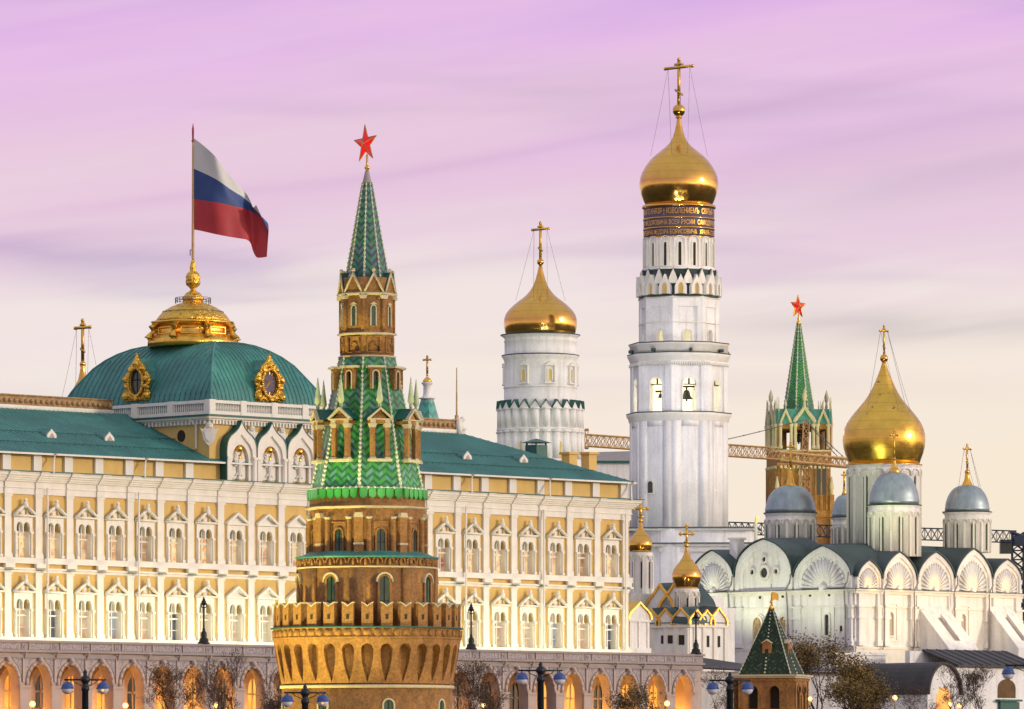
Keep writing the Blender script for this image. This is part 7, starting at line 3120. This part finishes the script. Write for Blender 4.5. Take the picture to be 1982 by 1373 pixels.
# ------------------------------------------------------------------ street lamps near the viewer
def street_lamp(px, pytop, pyarm, half, Y, label, rot=0.0, lit=(0, 0)):
    s_ = Y / F
    p = at(px, HY, Y)
    zb_ = gz(Y)
    t = thing('street_lamp', label, 'street lamp', (p.x, Y, zb_), rot, 'double-armed street lamps')
    def z(py):
        return ZC + (HY - py) * s_ - zb_
    m = MB()
    m.lathe([(.20, -.2), (.2, .5), (.13, .6), (7.2 * s_, z(1500)), (6.2 * s_, z(pyarm + 22)), (8 * s_, z(pyarm + 20)), (8 * s_, z(pyarm + 14)), (5.5 * s_, z(pyarm + 12)), (6 * s_, z(pyarm + 6)), (9 * s_, z(pyarm + 3)), (9 * s_, z(pyarm - 4)), (4 * s_, z(pyarm - 8)), (3.5 * s_, z(pytop + 7)), (4.3 * s_, z(pytop + 5)), (1 * s_, z(pytop))], 12)
    m.build('post', M['iron'], t)
    m = MB()
    m.box(-half * s_, half * s_, -.03, .03, z(pyarm + 1.7), z(pyarm - 1.5))
    for sx in (-1, 1):
        m.tube([(sx * 6 * s_, 0, z(pyarm + 12)), (sx * half * .5 * s_, 0, z(pyarm + 6)), (sx * half * .62 * s_, 0, z(pyarm + 1))], .018, 5)
        m.ball((sx * half * s_, 0, z(pyarm)), .045, 6, 5)
    m.build('cross_arm', M['iron'], t)
    for k, sx in enumerate((-1, 1)):
        cx_ = sx * (half - 4.5) * s_
        zc_ = z(pyarm + 16)
        m = MB()
        rr = 12 * s_
        m.lathe([(rr * 1.08, zc_ - .03), (rr * 1.08, zc_ + .015), (rr, zc_ + .02)] + [(rr * math.cos(a * PI / 16), zc_ + .02 + rr * .95 * math.sin(a * PI / 16)) for a in range(1, 8)] + [(.03, zc_ + .02 + rr), (.03, z(pyarm))], 20, cx=cx_)
        m.build('shade', M['blue_shade'], t)
        m = MB()
        m.lathe([(.002, zc_ - rr * .98)] + [(rr * .96 * math.cos(a * PI / 16), zc_ - .02 - rr * .93 * math.sin(a * PI / 16)) for a in range(7, -1, -1)], 20, cx=cx_, caps=False)
        gl = m.build('glass_globe', M['globe'], t)
        m = MB()
        m.ball((cx_, 0, zc_ - rr * .45), rr * .32, 8, 6)
        if lit[k]:
            m.ball((cx_, -rr * .93, zc_ - rr * .38), rr * .2, 8, 6)
        m.build('bulb', M['lamp_bulb'] if lit[k] else M['globe'], t)
    return t


street_lamp(165, 1296, 1316, 39, 260, 'double-armed street lamp at the far left, before the arcade', lit=(0, 1))
street_lamp(590.5, 1325, 1341, 39, 255, 'double-armed street lamp in front of the round brick tower', lit=(0, 1))
street_lamp(1046.5, 1281, 1298, 41, 258, 'double-armed street lamp right of the round brick tower, before the arcade')
street_lamp(1413, 1301, 1317, 38, 262, 'double-armed street lamp just left of the small brick tower')
street_lamp(1990, 1262, 1288, 43, 250, 'street lamp cut off by the right edge, one blue shade showing')

# ------------------------------------------------------------------ lit globe lamps among the trees
def globe_lamp(px, py, Y, r, label):
    p = at(px, py, Y)
    t = thing('globe_lamp', label, 'lamp', (p.x, p.y, gz(Y)), 0, 'glowing yard lamps')
    zl = p.z - gz(Y)
    m = MB()
    m.tube([(0, 0, -.2), (0, 0, zl - r)], .06, 6)
    m.build('post', M['iron'], t)
    m = MB()
    m.ball((0, 0, zl), r, 14, 10)
    m.build('globe', M['lamp_glow'], t)
    lamp('globe_light', 'POINT', (p.x, p.y - r * 1.6, p.z), 800, (1.0, 0.50, 0.10), size=.15)


for px, py, Y, r, lab in ((63, 1363, 586, .30, 'leftmost glowing globe lamp before the arcade'),
                          (243, 1366, 586, .28, 'glowing globe lamp right of the far left street lamp'),
                          (417, 1366, 596, .28, 'glowing globe lamp behind the bare trees left of the round tower'),
                          (935, 1365, 600, .28, 'glowing globe lamp just right of the round tower'),
                          (1291, 1362, 640, .30, 'glowing globe lamp under the last arches of the arcade'),
                          (1568, 1353, 552, .20, 'small glowing globe lamp at the right corner of the small brick tower'),
                          (1732, 1351, 640, .28, 'glowing globe lamp before the dark barrel roof'),
                          (1838, 1364, 660, .26, 'left of the two close glowing lamps under the barrel-roofed gable'),
                          (1857, 1366, 660, .26, 'right of the two close glowing lamps under the barrel-roofed gable')):
    globe_lamp(px, py, Y, r, lab)

# ------------------------------------------------------------------ trees
def tree(px, Y, py_top, spread, label, seed, leaf=None, leaf_n=0, depth=6, trunk_r=.22, lean=0.0, name='bare_tree', leaf_size=.16, group='trees below the buildings', first=.38, twig_r=.012, bushy=1.0):
    rnd = random.Random(seed)
    p = at(px, HY, Y)
    zb_ = gz(Y)
    H = ZC + (HY - py_top) * Y / F - zb_
    t = thing(name, label, 'tree', (p.x, p.y, zb_), 0, group)
    limbs, twigs = MB(), MB()
    leaves = MB()
    tips = []

    def grow(pos, d, L, r, lev):
        n = 3
        pts, rad = [pos], [r]
        q = pos.copy()
        for i in range(n):
            d = (d + Vector((rnd.uniform(-.16, .16), rnd.uniform(-.16, .16), rnd.uniform(-.02, .12)))).normalized()
            q = q + d * (L / n)
            pts.append(q.copy())
            rad.append(r * (1 - .45 * (i + 1) / n))
        (limbs if lev < 3 else twigs).tube(pts, rad, 6 if lev < 2 else 4 if lev < 3 else 3)
        if lev >= depth:
            tips.append(q)
            return
        k = rnd.choice((2, 3, 3)) if lev > 0 else rnd.choice((4, 5))
        for j in range(k):
            a = rnd.uniform(0, 2 * PI)
            sp_ = rnd.uniform(.35, .75) * spread
            nd_ = (d + Vector((math.cos(a) * sp_, math.sin(a) * sp_, rnd.uniform(-.05, .25)))).normalized()
            start = pts[rnd.choice((2, 3, 3))] if lev > 0 else pts[rnd.choice((1, 2, 3, 3))]
            grow(start, nd_, L * rnd.uniform(.58, .80), max(twig_r, r * rnd.uniform(.42, .58)), lev + 1)

    grow(Vector((0, 0, -.3)), Vector((lean, 0, 1)), H * first, trunk_r, 0)
    # stretch to the wanted height
    top_z = max(v.z for v in limbs.v + twigs.v)
    k = H / top_z
    for mb_ in (limbs, twigs):
        mb_.v = [Vector((v.x * k, v.y * k, v.z * k)) for v in mb_.v]
    tips = [q * k for q in tips]
    limbs.build('trunk', M['bark'], t)
    for i in range(leaf_n):
        c_ = rnd.choice(tips) + Vector((rnd.gauss(0, .35), rnd.gauss(0, .35), rnd.gauss(0, .3))) * bushy
        a, b_ = rnd.uniform(0, 2 * PI), rnd.uniform(-1, 1)
        u_ = Vector((math.cos(a), math.sin(a), b_)).normalized() * leaf_size * rnd.uniform(.6, 1.3)
        w_ = u_.cross(Vector((rnd.uniform(-1, 1), rnd.uniform(-1, 1), rnd.uniform(-1, 1)))).normalized() * leaf_size * .55
        n0 = len(leaves.v)
        leaves.v += [c_ - u_, c_ + w_, c_ + u_, c_ - w_]
        leaves.f.append([n0, n0 + 1, n0 + 2, n0 + 3])
        leaves.mi.append(0)
        leaves.uv.append(None)
    n_t = len(twigs.v)
    mats_ = [M['twig']]
    if leaf_n:
        twigs.v += leaves.v
        twigs.f += [[n_t + i for i in f] for f in leaves.f]
        twigs.mi += [1] * len(leaves.f)
        twigs.uv += [None] * len(leaves.f)
        mats_.append(leaf)
    # built without the cleaning pass: twigs are many
    me = bpy.data.meshes.new('crown')
    me.from_pydata([tuple(v) for v in twigs.v], [], twigs.f)
    for m_ in mats_:
        me.materials.append(m_)
    me.polygons.foreach_set('material_index', twigs.mi)
    o = bpy.data.objects.new('crown', me)
    COL.objects.link(o)
    o.parent = t
    return t


BT = dict(leaf=M['leaf_brown'], leaf_size=.085)
tree(462, 560, 1252, 1.0, 'tall bare tree before the arcade, left of the round brick tower', 3, leaf_n=500, trunk_r=.20, depth=7, **BT)
tree(335, 575, 1280, 1.15, 'dark bushy bare tree before the arcade, near the far left street lamp', 11, leaf_n=2200, trunk_r=.17, depth=7, **BT)
tree(402, 568, 1278, 1.0, 'bare tree between two others, glowing lamp behind it', 5, leaf_n=700, trunk_r=.16, depth=6, **BT)
tree(515, 566, 1288, 1.0, 'bare tree touching the left edge of the round brick tower', 23, leaf_n=700, trunk_r=.15, depth=7, **BT)
tree(893, 560, 1278, .9, 'dark bare tree hugging the right side of the round brick tower', 41, leaf_n=2500, trunk_r=.18, depth=7, **BT)
tree(945, 585, 1316, 1.0, 'low bare tree before the first arches right of the round tower', 8, leaf_n=500, trunk_r=.13, depth=6, **BT)
tree(1200, 600, 1338, 1.1, 'low leafy sapling before the arcade, right of the double lamp', 17, leaf=M['leaf_olive'], leaf_n=600, trunk_r=.10, leaf_size=.13)
tree(1262, 610, 1322, 1.1, 'sapling with sparse dark leaves before the last arches', 29, leaf=M['leaf_olive'], leaf_n=500, trunk_r=.10, leaf_size=.13)
tree(1395, 640, 1286, 1.0, 'bare bush-like tree between the terrace end and the small brick tower', 31, leaf_n=900, trunk_r=.13, depth=7, **BT)
tree(1585, 590, 1238, .58, 'tall autumn tree with olive leaves right of the small brick tower', 47, leaf=M['leaf_olive'], leaf_n=4200, trunk_r=.17, name='autumn_tree', leaf_size=.13, bushy=1.9, first=.30, depth=6)
tree(1632, 600, 1272, .8, 'broad autumn tree with brown leaves beside the tall olive one', 53, leaf=M['leaf_olive'], leaf_n=4300, trunk_r=.16, name='autumn_tree', leaf_size=.13, bushy=2.0, first=.28, depth=6)
tree(1700, 600, 1322, .9, 'low autumn bush below the dark barrel roof', 59, leaf=M['leaf_olive'], leaf_n=3200, trunk_r=.12, name='autumn_tree', leaf_size=.12, bushy=1.8, first=.25)
tree(1660, 585, 1318, .9, 'low brown autumn bush under the broad autumn tree, beside a glowing lamp', 83, leaf=M['leaf_olive'], leaf_n=3200, trunk_r=.12, name='autumn_tree', leaf_size=.12, bushy=1.8, first=.25)
tree(1850, 590, 1268, 1.0, 'tall bare tree before the barrel-roofed gable', 61, leaf_n=300, trunk_r=.17, depth=7, **BT)
tree(1910, 610, 1284, 1.0, 'bare tree before the white wall left of the brown arched window', 67, leaf_n=600, trunk_r=.15, depth=7, **BT)
tree(1780, 600, 1326, 1.1, 'low bare tree below the barrel roof edge', 71, leaf_n=500, trunk_r=.12, depth=6, **BT)
